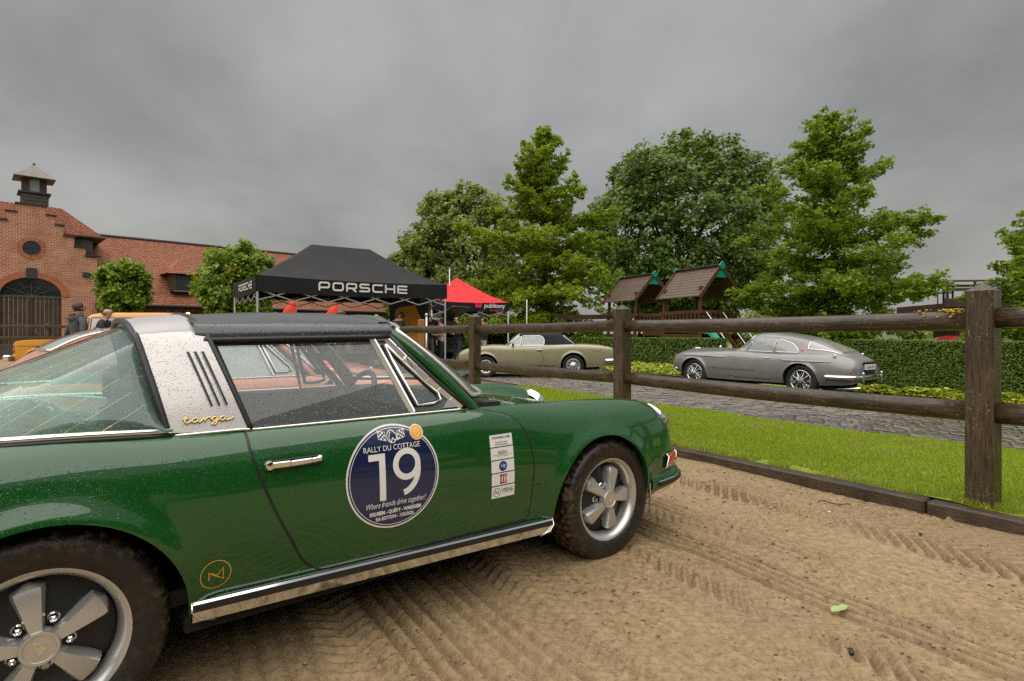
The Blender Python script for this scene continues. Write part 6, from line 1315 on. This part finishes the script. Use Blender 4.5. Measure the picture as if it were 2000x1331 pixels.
# ------------------------------------------------------------------ event tents
def tent(name, label, A, B, C, D, zt, zv, peaks, zp, cm, vm, legmat, zb=.0):
    """A front left, B front right, C back right, D back left; peaks on the centre line"""
    o = Vector(((A[0] + C[0]) / 2, (A[1] + C[1]) / 2, zb)); root = empty(name, o, 0, label, 'tent'); P = [Vector((p[0] - o.x, p[1] - o.y, 0)) for p in (A, B, C, D)]
    pk = [Vector((p[0] - o.x, p[1] - o.y, 0)) for p in peaks]; pl, pr = pk[0], pk[-1]; tops = [pl, pr, pr, pl]; b = MB()
    for i in range(4):
        j = (i + 1) % 4; G = []
        for t in np.linspace(0, 1, 15):
            row = []
            for s in np.linspace(0, 1, 15):
                e = P[i] * (1 - s) + P[j] * s; q = tops[i] * (1 - s) + tops[j] * s; p = e * (1 - t) + q * t; h = t ** 1.28; z = zt + (zp - zt) * h - .05 * math.sin(math.pi * s) * (1 - t) + .012 * math.sin(s * 23 + t * 9) * (1 - t) * t; row.append((p.x, p.y, z))
            G.append(row)
        b.grid(np.array(G))
    b.build('canopy', cm, root, True)
    for i in range(4):
        j = (i + 1) % 4; d = (P[j] - P[i]).normalized(); nn = Vector((d.y, -d.x, 0)); G = np.array([[tuple(P[i] * (1 - s) + P[j] * s + nn * (.012 + .012 * math.sin(s * 31 + i) * (1 - k) * math.sin(math.pi * s)) + Vector((0, 0, zv + (zt - zv) * k - .05 * math.sin(math.pi * s)))) for k in np.linspace(0, 1, 5)] for s in np.linspace(0, 1, 30)]); b = MB(); b.grid(G); b.build('valance', vm, root, True)
    for i in range(4):
        q = P[i] * .985; b = MB(); b.box((q.x, q.y, zt / 2), (.05, .05, zt), bev=.008); lg = b.build('leg', legmat, root); b = MB(); b.box((q.x, q.y, .02), (.14, .14, .03)); b.build('foot', legmat, lg)
    b = MB()
    for i in range(4):
        j = (i + 1) % 4; n = 6 if (P[j] - P[i]).length > 4 else 4
        for k in range(n):
            a, c = P[i] + (P[j] - P[i]) * k / n, P[i] + (P[j] - P[i]) * (k + 1) / n; z0, z1 = zv + .05, zv - .22
            b.bar((a.x * .985, a.y * .985, z0), (c.x * .985, c.y * .985, z1), .02, .03); b.bar((a.x * .985, a.y * .985, z1), (c.x * .985, c.y * .985, z0), .02, .03)
    for q in pk: b.bar((q.x, q.y, zt), (q.x, q.y, zp - .03), .04, .04)
    t = b.build('truss', M['alu'], root); t['kind'] = 'stuff'; return root, P
def on_face(name, d2, A, B, z, x, k, mat, root, off=.045, kz=None):
    d = (B - A).normalized(); n = Vector((d.y, -d.x, 0)); vs = [tuple(A + d * (x + p[0] * k) + n * off + Vector((0, 0, z + p[1] * (kz or k)))) for p in d2.P]; return mesh(name, vs, d2.F, mat, root)
A, B, D = np.array([-6.5, 14.5]), np.array([-2.0, 17.5]), np.array([-8.3, 17.0]); C = B + D - A; mL = (A + D) / 2; dr = (B - A) / np.hypot(*(B - A))
tr, P = tent('black_tent', 'black pop-up event tent with white maker lettering on its valance', A, B, C, D, 2.66, 2.24, [mL + dr * 1.815, mL + dr * 3.587], 3.78, M['canopy'], M['canopy'], M['alu'])
wm = wordmark(); LL = float(np.hypot(*(B - A))); on_face('lettering', wm, P[0], P[1], 2.325, LL * .285, 2.55 / wm.w, M['white'], tr, kz=.24)
on_face('lettering', wm, P[3], P[0], 2.33, 1.05, 1.75 / wm.w, M['white'], tr, kz=.20)
A2, B2 = np.array([-3.04, 21.5]), np.array([-.12, 22.9]); n2 = np.array([-(B2 - A2)[1], (B2 - A2)[0]]); C2, D2_ = B2 + n2, A2 + n2
tr2, P2 = tent('red_tent', 'red pop-up tent with black valance behind the convertible', A2, B2, C2, D2_, 2.42, 2.08, [(A2 + C2) / 2], 3.5, M['redcanopy'], M['canopy'], M['white'])
L2 = float(np.hypot(*(B2 - A2)))
def pub(a, b, x, k):
    on_face('lettering', D2().add(text2('publitony', 1, 0, 0, 'LEFT', bold=.02)), a, b, 2.19, x, k, M['white'], tr2); q = D2()
    for cx in (0, .55): q.add(disc2(cx, .45, .36, .42, 16, 1)); q.add(([(cx - .34, .5), (cx + .34, .5), (cx + .42, 1.0), (cx, .75), (cx - .42, 1.0)], [(0, 1, 2, 3, 4)]))
    on_face('emblem', q, a, b, 2.17, x - k * 1.25, k * .9, M['pink'], tr2); on_face('lettering', D2().add(text2('signs & prints', .45, .9, -.5, 'LEFT')), a, b, 2.19, x, k, M['pink'], tr2)
pub(P2[0], P2[1], L2 * .66, .24); pub(P2[3], P2[0], L2 * .42, .24)

# ------------------------------------------------------------------ playhouses
def playhouse(rx, ry, zr, label, stairs):
    """rx, ry: near end of the ridge; ridge runs away along local +x"""
    dv = Vector((-.43, .90, 0)).normalized(); ang = math.atan2(dv.y, dv.x); root = empty('playhouse', (rx, ry, -.05), ang, label, 'playhouse', 'wooden playhouses'); Ln, hw, ze = 2.3, .97, zr - 1.15
    for s in (-1, 1):
        nb = 10
        for k in range(nb):
            t0, t1 = k / nb, (k + 1.12) / nb; y0, z0 = s * hw * 1.06 * (1 - t0), ze + (zr - ze) * t0 + .012; y1, z1 = s * hw * 1.06 * (1 - min(t1, 1)), ze + (zr - ze) * min(t1, 1) - .006; b = MB()
            b.add([(0, y0, z0), (Ln, y0, z0), (Ln, y1, z1), (0, y1, z1), (0, y0, z0 - .035), (Ln, y0, z0 - .035), (Ln, y1, z1 - .03), (0, y1, z1 - .03)], [(0, 1, 2, 3), (0, 4, 5, 1), (0, 3, 7, 4), (1, 5, 6, 2), (4, 7, 6, 5)]); b.build('roof_board', M['playroof'], root)
        for x in (-.02, Ln + .02): b = MB(); b.bar((x, s * hw * 1.10, ze - .06), (x, s * .02, zr - .04), .05, .13); b.build('barge_board', M['playwood'], root)
    b = MB(); b.box((Ln / 2, 0, zr + .02), (Ln + .06, .26, .03)); b.build('ridge_board', M['playroof'], root)
    for x in (-.06, Ln + .06): b = MB(); b.box(None, (.05, .24, .24), bev=.01, M=Matrix.Translation((x, 0, zr - .02)) @ Matrix.Rotation(R(45), 4, 'X')); b.build('ridge_cap', M['teal'], root); b = MB(); b.prism([(-.36, zr - .45), (.36, zr - .45), (0, zr - .05)], x * .97 + .05, x * .97 + .07, 'x'); b.build('gable_panel', M['teal'], root)
    for x in (.18, Ln - .18):
        for s in (-1, 1): b = MB(); b.bar((x, s * .94, 0), (x, s * .80, zr - .78), .11, .11, .012); b.build('post', M['playwood'], root)
    b = MB(); b.box((Ln / 2, 0, 1.36), (Ln + .1, 1.8, .10)); b.build('deck', M['playwood'], root)
    for s in (-1, 1):
        b = MB(); b.box((Ln / 2, s * .90, 2.02), (Ln, .05, .12)); b.build('handrail', M['playwood'], root); b = MB(); b.box((Ln / 2, s * .93, 1.10), (Ln, .05, .22)); b.build('side_beam', M['playwood'], root)
        for k in range(11): b = MB(); b.box((.16 + k * (Ln - .32) / 10, s * .91, 1.68), (.085, .03, .60)); b.build('slat', M['playwood'], root)
    for x in (.0, Ln):
        b = MB(); b.box((x, 0, 2.02), (.05, 1.8, .12)); b.build('handrail', M['playwood'], root)
        for k in range(7): b = MB(); b.box((x, -.75 + k * .25, 1.68), (.03, .085, .60)); b.build('slat', M['playwood'], root)
    if stairs:
        for y in (-.5, .1): b = MB(); b.bar((-.05, y - .1, 1.45), (-1.3, y - .1, .02), .05, .16); b.build('stringer', M['playwood'], root)
        for k in range(6): b = MB(); b.box((-.2 - .2 * k, -.3, 1.18 - .23 * k), (.20, .56, .04)); b.build('step', M['playwood'], root)
        for y in (-.62, -.05, .75): b = MB(); b.tube([(-.05, y, 2.0), (-1.35, y, .55)], .022, 6); b.build('stair_rail', M['alu'], root)
        b = MB(); b.grid(np.array([[(-.05 - 1.5 * t, .75 + w, 1.40 - 1.28 * t**.8 + abs(w) ** 2 * 3) for w in np.linspace(-.22, .22, 7)] for t in np.linspace(0, 1, 12)])); b.build('slide', M['teal'], root, True)
    return root
playhouse(7.69, 21.0, 3.74, 'larger brown playhouse with green ridge caps and stairs above the hedge', True)
playhouse(6.12, 24.6, 3.80, 'smaller playhouse further along the climbing frame beside the first', False)
def bridge():
    root = empty('play_bridge', (6.35, 23.6, -.05), math.atan2(.9, -.43), 'slatted wooden bridge linking the two playhouses', 'bridge')
    for s in (-.5, .5):
        for z in (1.98, 1.2): b = MB(); b.box((0, s, z), (1.7, .06, .12)); b.build('handrail', M['playwood'], root)
        for k in range(8): b = MB(); b.box((-.75 + .21 * k, s, 1.6), (.08, .03, .7)); b.build('slat', M['playwood'], root)
    b = MB(); b.box((0, 0, 1.3), (1.7, 1, .08)); b.build('deck', M['playwood'], root)
    for x, s in ((-.8, -.45), (.8, -.45), (-.8, .45), (.8, .45)): b = MB(); b.box((x, s, .65), (.11, .11, 1.3)); b.build('post', M['playwood'], root)
bridge()
def swing():
    root = empty('swing_frame', (3.6, 27.5, -.05), 0, 'dark swing frame beam beside the smaller playhouse', 'swing')
    b = MB(); b.bar((-1.6, 0, 2.0), (1.9, 0, 2.05), .14, .22); b.build('beam', M['playwood'], root)
    for x in (-1.5, 1.7):
        for s in (-1, 1): b = MB(); b.bar((x, 0, 2.0), (x, s * .9, 0), .1, .1); b.build('leg', M['playwood'], root)
swing()

# ------------------------------------------------------------------ raised steel deck
M['rust'] = plain('rusted_steel', (.055, .030, .026), .6, 0, .3, 6, .3, 40)
def steel_deck():
    Y = 23.; x0, x1 = Xat(1838, Y), Xat(2180, Y); root = empty('steel_deck', (x0, Y, -.05), R(-8), 'dark rusty steel deck with railings on posts behind the hedge', 'deck'); Lx = x1 - x0
    b = MB(); b.box((Lx / 2, 1.6, 2.28), (Lx, 3.6, .30)); b.build('deck_floor', M['rust'], root); b = MB(); b.box((Lx / 2, -.22, 2.45), (Lx, .10, .34)); b.build('deck_edge', M['rust'], root)
    for z, h in ((3.32, .07), (2.98, .12)): b = MB(); b.box((Lx / 2, -.15, z), (Lx, .06, h)); b.build('handrail', M['rust'], root)
    for k in range(9): b = MB(); b.box((.15 + k * 1.0, -.15, 2.9), (.07, .07, .85)); b.build('baluster', M['rust'], root)
    for x in (.9, 3.0, 5.4, 7.2): b = MB(); b.box((x, .3, 1.1), (.26, .26, 2.2)); b.build('post', M['rust'], root)
    for k in range(6): b = MB(); b.box((.5 + .30 * k, 1.2, 1.1), (.27, .05, 2.2)); b.build('wall_board', M['oldwood'], root)
    t = empty('deck_table', (x0 + 1.3, Y + .55, 2.40), 0, 'slatted table standing on the steel deck', 'table'); b = MB(); b.box((0, 0, .74), (1.5, .7, .05)); b.build('top', M['black'], t)
    for x in (-.6, .6):
        for y in (-.25, .25): b = MB(); b.box((x, y, .37), (.05, .05, .74)); b.build('leg', M['black'], t)
    for k, (x, lab) in enumerate(((.55, 'metal deck chair at the open end of the deck table'), (2.35, 'metal deck chair near the fence post on the steel deck'))):
        c = empty('deck_chair', (x0 + x, Y + .5, 2.40), 0, lab, 'chair', 'chairs on the steel deck'); b = MB(); b.box((0, 0, .44), (.42, .42, .04)); b.build('seat', M['black'], c); b = MB()
        for z in (.6, .72, .84): b.box((.2, 0, z), (.03, .42, .05))
        b.build('backrest', M['black'], c)
        for xx in (-.18, .18):
            for y in (-.18, .18): b = MB(); b.box((xx, y, .22), (.03, .03, .44)); b.build('leg', M['black'], c)
steel_deck()

# ------------------------------------------------------------------ people
SK = plain('skin', (.50, .27, .19), .5, 0, .08)
def person(loc, face, H, top, legs, hair, label, arms='side', lean=0, hood=False, bald=False, skinm=None):
    """continuous skinned body; face = heading of the chest in degrees (0 = +x)"""
    k = H / 1.78; root = empty('person', loc, R(face), label, 'person', 'people around the tents and cars')
    P = []; E = []; Rr = []
    def add(p, r, par=None):
        P.append((p[0] * k, p[1] * k, p[2] * k)); Rr.append((r[0] * k, r[1] * k) if isinstance(r, tuple) else (r * k, r * k)); i = len(P) - 1
        if par is not None: E.append((par, i))
        return i
    L = lambda z: lean * max(0, z - .95)
    pel = add((0, 0, .95), (.15, .12)); wai = add((L(1.12), 0, 1.12), (.145, .115), pel); che = add((L(1.32), 0, 1.32), (.165, .125), wai); nck0 = add((L(1.47), 0, 1.47), (.12, .085), che); nck = add((L(1.53) + .01, 0, 1.53), .055, nck0); hd0 = add((L(1.60) + .02, 0, 1.60), (.072, .078), nck); hd1 = add((L(1.68) + .02, 0, 1.68), (.080, .095), hd0); add((L(1.74) + .015, 0, 1.735), (.066, .076), hd1)
    for s in (-1, 1):
        hp = add((0, s * .09, .90), (.095, .095), pel); kn = add((.02, s * .11, .50), .062, hp); an = add((-.01, s * .115, .10), .045, kn); add((.05, s * .12, .045), (.045, .035), an); add((.15, s * .13, .035), (.042, .026), len(P) - 1)
        shd = add((L(1.43), s * .175, 1.435), .066, nck0)
        if arms == 'side': el, wr, hn = (L(1.15) - .03, s * .255, 1.15), (.06, s * .25, .93), (.10, s * .235, .85)
        elif arms == 'pocket': el, wr, hn = (L(1.15) - .07, s * .29, 1.17), (.05, s * .20, 1.00), (.09, s * .15, .96)
        elif arms == 'fold': el, wr, hn = (L(1.15) + .05, s * .26, 1.16), (.24, s * .10, 1.14), (.27, s * .03, 1.16)
        elif arms == 'rest': el, wr, hn = (L(1.2) + .16, s * .25, 1.22), (.36 + lean * .3, s * .10, 1.30), (.43 + lean * .3, s * .06, 1.33)
        e = add(el, .046, shd); w = add(wr, .033, e); h = add(hn, (.036, .022), w); d = np.array(hn) - np.array(wr); d /= np.linalg.norm(d)
        for q in (-.024, -.008, .008, .024): t = np.array(hn) + d * .05 + np.array([q, 0, 0]) * (1 if abs(d[2]) > .5 else 0) + np.array([0, 0, q]) * (0 if abs(d[2]) > .5 else 1); f1 = add(tuple(t), .009, h); add(tuple(t + d * .035 + np.array([.008, 0, -.006])), .0075, f1)
        f1 = add(tuple(np.array(hn) + np.array([.03, -s * .012, .01])), .010, w); add(tuple(np.array(hn) + d * .035 + np.array([.042, -s * .015, 0])), .008, f1)
    me = bpy.data.meshes.new('body'); me.from_pydata(P, E, []); o = bpy.data.objects.new('body', me); COL.objects.link(o); o.modifiers.new('skin', 'SKIN'); sub = o.modifiers.new('sub', 'SUBSURF'); sub.levels = 1
    if not me.skin_vertices: me.attributes.new('skin', 'FLOAT', 'POINT')
    for i, v in enumerate(me.skin_vertices[0].data): v.radius = Rr[i]; v.use_root = (i == 0)
    dg = bpy.context.evaluated_depsgraph_get(); dg.update(); m2 = bpy.data.meshes.new_from_object(o.evaluated_get(dg)); bpy.data.objects.remove(o); bpy.data.meshes.remove(me)
    m2.materials.clear()
    for mm in (skinm or SK, top, legs, M['black']): m2.materials.append(mm)
    ids = []
    for p in m2.polygons:
        x, y, z = p.center; z /= k; ay = abs(y) / k; hand = arms != 'rest' and arms != 'fold' and (z < .955 and ay > .17 and z > .7)
        if arms in ('rest', 'fold') and x / k > .24 + (lean * .3 if arms == 'rest' else 0) and z > 1.0 and z < 1.45: hand = True
        ids.append(0 if z > 1.52 or hand else 3 if z < .085 else 2 if z < .97 and not (ay > .2) else 1)
    m2.polygons.foreach_set('material_index', np.array(ids, dtype=np.int32)); m2.polygons.foreach_set('use_smooth', np.ones(len(m2.polygons), dtype=bool)); m2.name = 'body'; link(bpy.data.objects.new('body', m2), root)
    hx, hz = (L(1.68) + .015) * k, 1.675 * k; b = MB(); n, m = 16, 10; G = []
    for i in range(m + 1):
        ph = math.pi * .5 - (math.pi * (.80 if not bald else .5)) * i / m; row = []
        for j in range(n + 1):
            th = R(75 if not bald else 100) + R(210 if not bald else 160) * j / n; row.append((hx + .112 * k * math.cos(ph) * math.cos(th), .094 * k * math.cos(ph) * math.sin(th), hz + (.012 if not bald else -.055) * k + .105 * k * math.sin(ph) * (1 if not bald else .7)))
        G.append(row)
    b.grid(np.array(G)); b.build('hair', hair, root, True)
    b = MB(); b.add([(hx + .092 * k, -.012 * k, hz - .03 * k), (hx + .092 * k, .012 * k, hz - .03 * k), (hx + .118 * k, 0, hz - .032 * k), (hx + .094 * k, 0, hz + .02 * k)], [(0, 2, 3), (1, 3, 2), (0, 1, 2)])
    for s in (-1, 1): b.sphere((hx, s * .084 * k, hz - .01 * k), .028 * k, 8, 6, (.7, .3, 1))
    b.build('nose_and_ears', skinm or SK, root, True); b = MB()
    for s in (-1, 1): b.sphere((hx + .088 * k, s * .032 * k, hz + .005 * k), .011 * k, 6, 4)
    b.box((hx + .088 * k, 0, hz - .062 * k), (.012 * k, .04 * k, .008 * k)); b.build('face_features', M['ink'], root)
    if hood: b = MB(); b.lathe([(.085 * k, .05 * k), (.125 * k, .02 * k), (.13 * k, -.03 * k), (.09 * k, -.07 * k)], 16, M=Matrix.Translation(((L(1.5) - .045) * k, 0, 1.50 * k)) @ Matrix.Rotation(R(-22), 4, 'Y')); b.build('hood', top, root, True)
    return root
CL = lambda n, c: plain(n, c, .85, 0, .2, 12, .4, 60)
cg, cdk, cpk, cj, ck, cw, cn = CL('grey_fleece', (.065, .068, .072)), CL('dark_jacket', (.016, .018, .016)), CL('beige_knit', (.42, .30, .24)), CL('denim', (.03, .045, .08)), CL('khaki_trousers', (.22, .19, .15)), CL('light_trousers', (.42, .42, .46)), CL('navy_suit', (.012, .014, .024))
hb, hk, hbl = plain('brown_hair', (.045, .022, .012), .5, 0, .3, 40), plain('black_hair', (.012, .010, .009), .45), plain('blond_hair', (.35, .22, .09), .5)
person((Xat(153, 10.6), 10.6, -.05), 62, 1.80, cg, cj, hb, 'person in grey hooded sweater seen from behind by the yellow car', 'pocket', hood=True)
person((Xat(191, 11.3), 11.3, -.05), 15, 1.74, cdk, cj, hb, 'bearded balding person in dark jacket leaning towards the yellow car', 'rest', .22, bald=True)
person((Xat(784, 17.2), 17.2, .0), 190, 1.80, cn, cn, hk, 'person in dark suit before the orange banner', 'side')
person((Xat(838, 19.4), 19.4, .0), 300, 1.76, cdk, ck, hb, 'person in dark top and khaki trousers by the red tent leg', 'side')
person((Xat(861, 19.0), 19.0, .0), 200, 1.72, cpk, cdk, hb, 'person in beige sweater and black trousers under the tent', 'fold')
person((Xat(893, 19.8), 19.8, .0), 230, 1.78, cdk, cj, hk, 'person in dark clothes and jeans holding a red cup', 'fold')
person((Xat(946, 20.5), 20.5, .0), 180, 1.76, cdk, cw, hk, 'person in dark jacket and light trousers behind the fence post', 'side')
person((Xat(735, 15.6), 15.6, .0), 100, 1.68, cdk, cdk, hbl, 'blond person standing beside the black estate car', 'side')
b = MB(); b.lathe([(.001, 0), (.045, 0), (.05, .13), (.001, .13)], 14); cup = b.build('cup', M['crimson'], smooth=True); cup.location = (Xat(893, 19.8) - .18, 19.58, 1.14); tag(cup, 'red cup held by the person in jeans under the tent', 'cup')

# ------------------------------------------------------------------ flags, banner, posts, litter
def feather(px, Y, h, label):
    x = Xat(px, Y); root = empty('feather_flag', (x, Y, 0), 0, label, 'flag', 'orange-red feather flags'); b = MB(); b.tube([(0, 0, 0), (0, 0, h * .75), (.06, 0, h), (.22, 0, h + .04)], .014, 6); b.build('pole', M['alu'], root)
    b = MB(); b.grid(np.array([[(.0 - .03 * 0 + (-.34 - .12 * math.sin(t * 2.6)) * s * (1 - .75 * max(0, t - .8) / .2 * 1) , .05 * math.sin(t * 5 + s * 3) * s, .6 + (h - .6) * t) for s in np.linspace(0, 1, 5)] for t in np.linspace(0, 1, 14)])); b.build('sail', M['flag'], root, True)
M['flag'] = canvas('orange_red_flag', (.80, .07, .02))
feather(578, 19.5, 2.34, 'orange-red feather flag nearer the young tree'); feather(660, 20.5, 2.26, 'orange-red feather flag behind the silver hatchback')
def banner():
    Y = 18.6; x = Xat(797, Y); root = empty('banner', (x, Y, 0), R(-10), 'black banner with large orange blot at the tent edge', 'banner'); b = MB(); b.box((.02, .04, 1.1), (1.35, .03, 2.2), bev=.01); b.build('panel', M['ink'], root)
    pts = [(-.42, 1.15), (-.38, 1.55), (-.46, 1.85), (-.30, 2.02), (.0, 2.06), (.24, 2.08), (.34, 1.85), (.44, 1.6), (.30, 1.35), (.36, 1.1), (.22, .62), (.05, .40), (-.1, .75)]; c = crom([np.array(p) for p in pts], 4, True); P, F = tri_fill(c); b = MB(); b.add([(p[0], .018, p[1]) for p in P], F); b.build('blot', M['orange'], root)
    for s in (-.62, .66): b = MB(); b.box((s, .06, 1.1), (.04, .04, 2.2)); b.build('upright', M['alu'], root)
banner()
def wood_post():
    M['newwood'] = wood('fresh_larch', (.26, .10, .02), (.50, .23, .06), (6, 6, 1), .5); Y = 13.6; x = Xat(823, Y); root = empty('gate_post', (x, Y, 0), R(20), 'bright new timber gate post with diagonal brace', 'post'); b = MB(); b.box((0, 0, .75), (.14, .14, 1.5), bev=.015); b.build('upright', M['newwood'], root); b = MB(); b.bar((-.07, 0, .95), (-.62, 0, .40), .08, .10); b.build('brace', M['newwood'], root); b = MB(); b.bar((-.07, 0, .40), (-.70, 0, .42), .08, .10); b.build('crossbar', M['newwood'], root)
    m = empty('metal_post', (x + .16, Y - .25, 0), 0, 'thin galvanised post beside the new timber gate post', 'post'); b = MB(); b.tube([(0, 0, 0), (0, 0, 1.58)], .024, 8); b.build('tube', M['alu'], m, True); b = MB(); b.sphere((0, 0, 1.6), .04, 10, 6); b.build('knob', M['alu'], m, True)
    q = empty('fence_post', (Xat(666, 12.), 12., 0), R(30), 'single dark pointed post standing before the black tent', 'post'); o = post(q, 0, 0, 1.66, 0); o.location = (0, 0, 0); f = empty('flag_pole', (Xat(1029, 24), 24, 0), 0, 'thin white pole standing before the bright oak', 'pole'); b = MB(); b.tube([(0, 0, 0), (0, 0, 2.6)], .018, 8); b.build('tube', M['white'], f, True); f = empty('tent_pole', (Xat(878, 23.2), 23.2, 0), 0, 'thin white pole rising behind the red tent peak', 'pole'); b = MB(); b.tube([(0, 0, 0), (0, 0, 3.82)], .018, 8); b.build('tube', M['white'], f, True)
wood_post()
def litter():
    g = gnd(1640, 1196); z = float(max(sand_height(np.array([g.x + dx, ]), np.array([g.y + dy]))[0] for dx in (-.05, -.025, 0, .025, .05) for dy in (-.05, -.025, 0, .025))) + .001; o = empty('fallen_leaf', (g.x, g.y, z), R(20), 'pale green fallen leaf lying on the sand', 'leaf'); pts = [(-.045, 0), (-.03, .018), (-.005, .022), (.01, .014), (.03, .018), (.048, 0), (.025, -.014), (0, -.02), (-.03, -.016)]; P, F = tri_fill(np.array(pts)); b = MB(); b.add([(p[0], p[1], .008 + .25 * abs(p[1]) + .1 * p[0]) for p in P], F); b.build('blade', M['leafpale'], o); b = MB(); b.tube([(-.045, 0, .004), (.048, 0, .013)], .0012, 4); b.build('midrib', M['leafpale'], o)
    for px, py, r, m, lab in ((1663, 1265, .016, 'ink', 'flat black stone chip on the sand below the leaf'), (1620, 1003, .007, 'white', 'tiny white pebble near the sleeper edging'), (1798, 1047, .010, 'ink', 'small dark stone near the big fence post'), (1515, 1277, .008, 'ink', 'small dark crumb on the trodden sand')):
        g = gnd(px, py); z = float(sand_height(np.array([g.x]), np.array([g.y]))[0]); b = MB(); b.sphere((0, 0, 0), r, 9, 6, (1.5, 1, .55)); me = b.build('pebble', M[m], smooth=False); me.location = (g.x, g.y, z + r * .3); me.rotation_euler[2] = px; tag(me, lab, 'stone')
    g0, g1 = gnd(1598, 985), gnd(1660, 990); b = MB(); b.tube([(g0.x + (g1.x - g0.x) * t, g0.y + (g1.y - g0.y) * t + .02 * math.sin(t * 6), .016 + .006 * math.sin(t * 9)) for t in np.linspace(0, 1, 9)], .0035, 5); tag(b.build('twig', M['bark']), 'thin dark twig on the sand near the sleepers', 'twig')
M['leafpale'] = plain('pale_leaf', (.32, .42, .16), .5); litter()
def clods():
    rng = np.random.default_rng(77); n = 9000; X = -2.2 + 6.2 * rng.random(n); Y = 1.3 + 4.6 * rng.random(n); keep = (NV[0] * X + NV[1] * Y < SL - .02) & (vnoise(X, Y, 2.2, 7) > .40); X, Y = X[keep], Y[keep]; Z = sand_height(X, Y); n = len(X); r = .0026 + .0075 * rng.random(n) ** 3
    ico = np.array([(0, 0, 1), (.9, 0, .3), (.28, .85, .35), (-.72, .53, .3), (-.72, -.53, .35), (.28, -.85, .3), (0, 0, -.5)]); Fi = np.array([(0, 1, 2), (0, 2, 3), (0, 3, 4), (0, 4, 5), (0, 5, 1), (6, 2, 1), (6, 3, 2), (6, 4, 3), (6, 5, 4), (6, 1, 5)])
    V = ico[None] * r[:, None, None] * (.55 + .9 * rng.random((n, 7, 1))) * np.array([1.25, 1, .7]); V = V + np.stack([X, Y, Z + r * .35], 1)[:, None]; F = Fi[None] + (np.arange(n) * 7)[:, None, None]; tag(fastmesh('sand_crumbs', V.reshape(-1, 3), F.reshape(-1, 3), M['clod']), 'loose crumbs of damp sand scattered over the arena', 'sand', kind='stuff')
clods()
m = empty('parked_car', (Xat(1860, 21), 21, -.05), R(190), 'red car roof just visible above the hedge', 'car'); b = MB(); b.grid(np.array([[(x, .75 * s, .4 + z * (1 - .25 * abs(s) ** 3)) for s in np.linspace(-1, 1, 9)] for x, z in ((-1.9, .1), (-1.8, .38), (-1.0, .46), (-.6, .70), (.1, .74), (.6, .5), (1.4, .42), (1.75, .3), (1.8, .05))])); b.build('body', M['red_paint'], m, True)
for u in (-1.2, 1.15):
    for sg in (-1, 1): wheel(m, u, .72, sg, .31, .19, 'slot')
